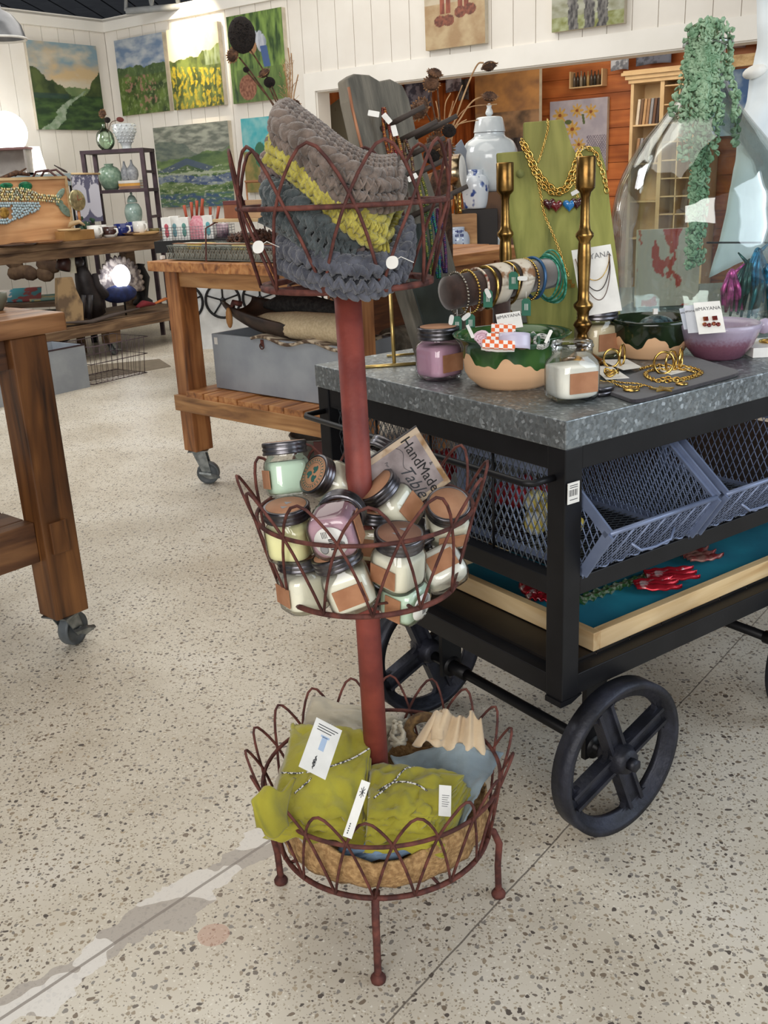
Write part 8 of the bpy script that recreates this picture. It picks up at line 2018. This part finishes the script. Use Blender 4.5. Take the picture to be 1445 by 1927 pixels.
P = aty(72, 585, 8.3); t = thing('tin_box', 'small grey tin box with a clasp below the magazines', 'box', (P.x, 8.3, PR.z-.25)); m = MB(); m.bb(-.09, .10, -.02, .2, .0, .24); part('box_body', m, mat('grey_tin', (130, 140, 140), .4, .5), t); m = MB(); m.bb(-.012, .012, -.03, -.02, .12, .18); part('clasp', m, BLACKM, t); m = MB(); m.bb(-.15, .16, -.03, .22, -.03, 0); m.bb(-.13, -.10, 0, .03, -(PR.z-.25), -.03); m.bb(.11, .14, 0, .03, -(PR.z-.25), -.03); part('stand', m, BLACKM, t)
m = MB(); P = aty(50, 505, 9.3); 
for i in range(9): m.ell((rnd.uniform(-.2, .25), 0, rnd.uniform(-.08, .14)), (.09, .03, .07), Ry(rnd.uniform(-40, 40)), 8, 5)
solo('wood_carving', m, mat('root_wood', (124, 98, 72), .8, 0, (84, 62, 46), 9), 'brown carved root panel against the wall under the long table', 'carving', M=T(P.x, 9.3, P.z))
# floor: grey crate, wire basket, mats
a = atz(170, 728, 0); b = atz(40, 758, 0); dd_ = (a-b); dd_.normalize(); BMx = M4(dd_, V((-dd_.y, dd_.x, 0)), (0, 0, 1), a)
hb = onpl(162, 648, a, V((0, 1, 0))).z
t = thing('metal_crate', 'grey painted metal crate on the floor under the long table', 'crate', BMx @ T(-1.0, 0, 0)); m = MB(); m.bb(0, 1.0, 0, .012, 0, hb); m.bb(0, 1.0, .36, .372, 0, hb); m.bb(0, .012, .012, .36, 0, hb); m.bb(.988, 1.0, .012, .36, 0, hb); m.bb(.012, .988, .012, .36, 0, .01); part('crate_body', m, GREYP, t)
m = MB(); m.tube([(0, 0, hb), (1, 0, hb), (1, .372, hb), (0, .372, hb)], .006, 6, True); part('rim', m, IRM, t)
wbm = BMx @ T(.03, 0, 0); wb = thing('wire_basket', 'empty brown wire basket on the floor beside the grey crate', 'basket', wbm)
L_ = (atz(262, 702, 0)-a).length-.03; hw = hb*.92
def rodpart(nm, P_): m = MB(); m.tube(P_, .0032, 5, True); part(nm, m, IRM, wb)
rodpart('top_rim', [(-.01, -.02, hw), (L_+.03, -.02, hw), (L_+.03, .38, hw), (-.01, .38, hw)]); rodpart('bottom_rim', [(0, 0, .01), (L_, 0, .01), (L_, .36, .01), (0, .36, .01)]); rodpart('middle_rim', [(-.005, -.01, hw*.55), (L_+.015, -.01, hw*.55), (L_+.015, .37, hw*.55), (-.005, .37, hw*.55)])
for side, n in (('f', 10), ('b', 10), ('r', 7), ('u', 14)):
    m = MB()
    for i in range(n):
        u = (i+.5)/n
        if side == 'f': m.tube([(L_*u, 0, .01), (L_*u*1.03, -.02, hw)], .002, 4)
        if side == 'b': m.tube([(L_*u, .36, .01), (L_*u*1.03, .38, hw)], .002, 4)
        if side == 'r': m.tube([(L_, .36*u, .01), (L_+.03, .36*u, hw)], .002, 4)
        if side == 'u': m.tube([(L_*u, 0, .008), (L_*u, .36, .008)], .002, 4)
    part('wire_grid', m, IRM, wb)
a_ = [atz(165, 712, .0), atz(330, 690, .0), atz(300, 672, .0), atz(215, 672, 0)]
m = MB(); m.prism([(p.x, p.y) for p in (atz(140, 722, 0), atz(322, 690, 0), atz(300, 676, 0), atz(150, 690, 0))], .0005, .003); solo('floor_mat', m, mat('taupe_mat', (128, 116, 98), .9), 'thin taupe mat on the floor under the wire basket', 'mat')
# ---- near left bench: bowl on top, dark trays on the shelf
P = atz(-6, 584, .998); m = MB(); m.lathe([(0, 0), (.018, 0), (.034, .03), (.034, .048), (.031, .048), (.030, .03), (0, .008)], 24, cap=False); solo('small_bowl', m, mat('grey_green_stoneware', (108, 108, 92), .5), 'small grey-green stoneware bowl on the near left bench, at the photo edge', 'bowl', M=T(P.x+.0, P.y, .998))
for i, (x, y, w_, c, lab) in enumerate(((-.20, .24, .20, (52, 34, 30), 'dark brown wooden tray on the lower shelf of the near left bench'), (-.12, .30, .13, (66, 44, 38), 'smaller dark wooden block on top of the brown tray'))):
    m = MB(); m.bb(-w_/2, w_/2, -w_*.6, w_*.6, 0, .035); m.bb(-w_/2, w_/2, -w_*.6, -w_*.6+.01, .035, .05); m.bb(-w_/2, w_/2, w_*.6-.01, w_*.6, .035, .05); solo('wooden_tray', m, mat('dark_tray_%d' % i, c, .5), lab, 'tray', M=M1 @ T(x, y, .4215+.052*i), bevel=.004)
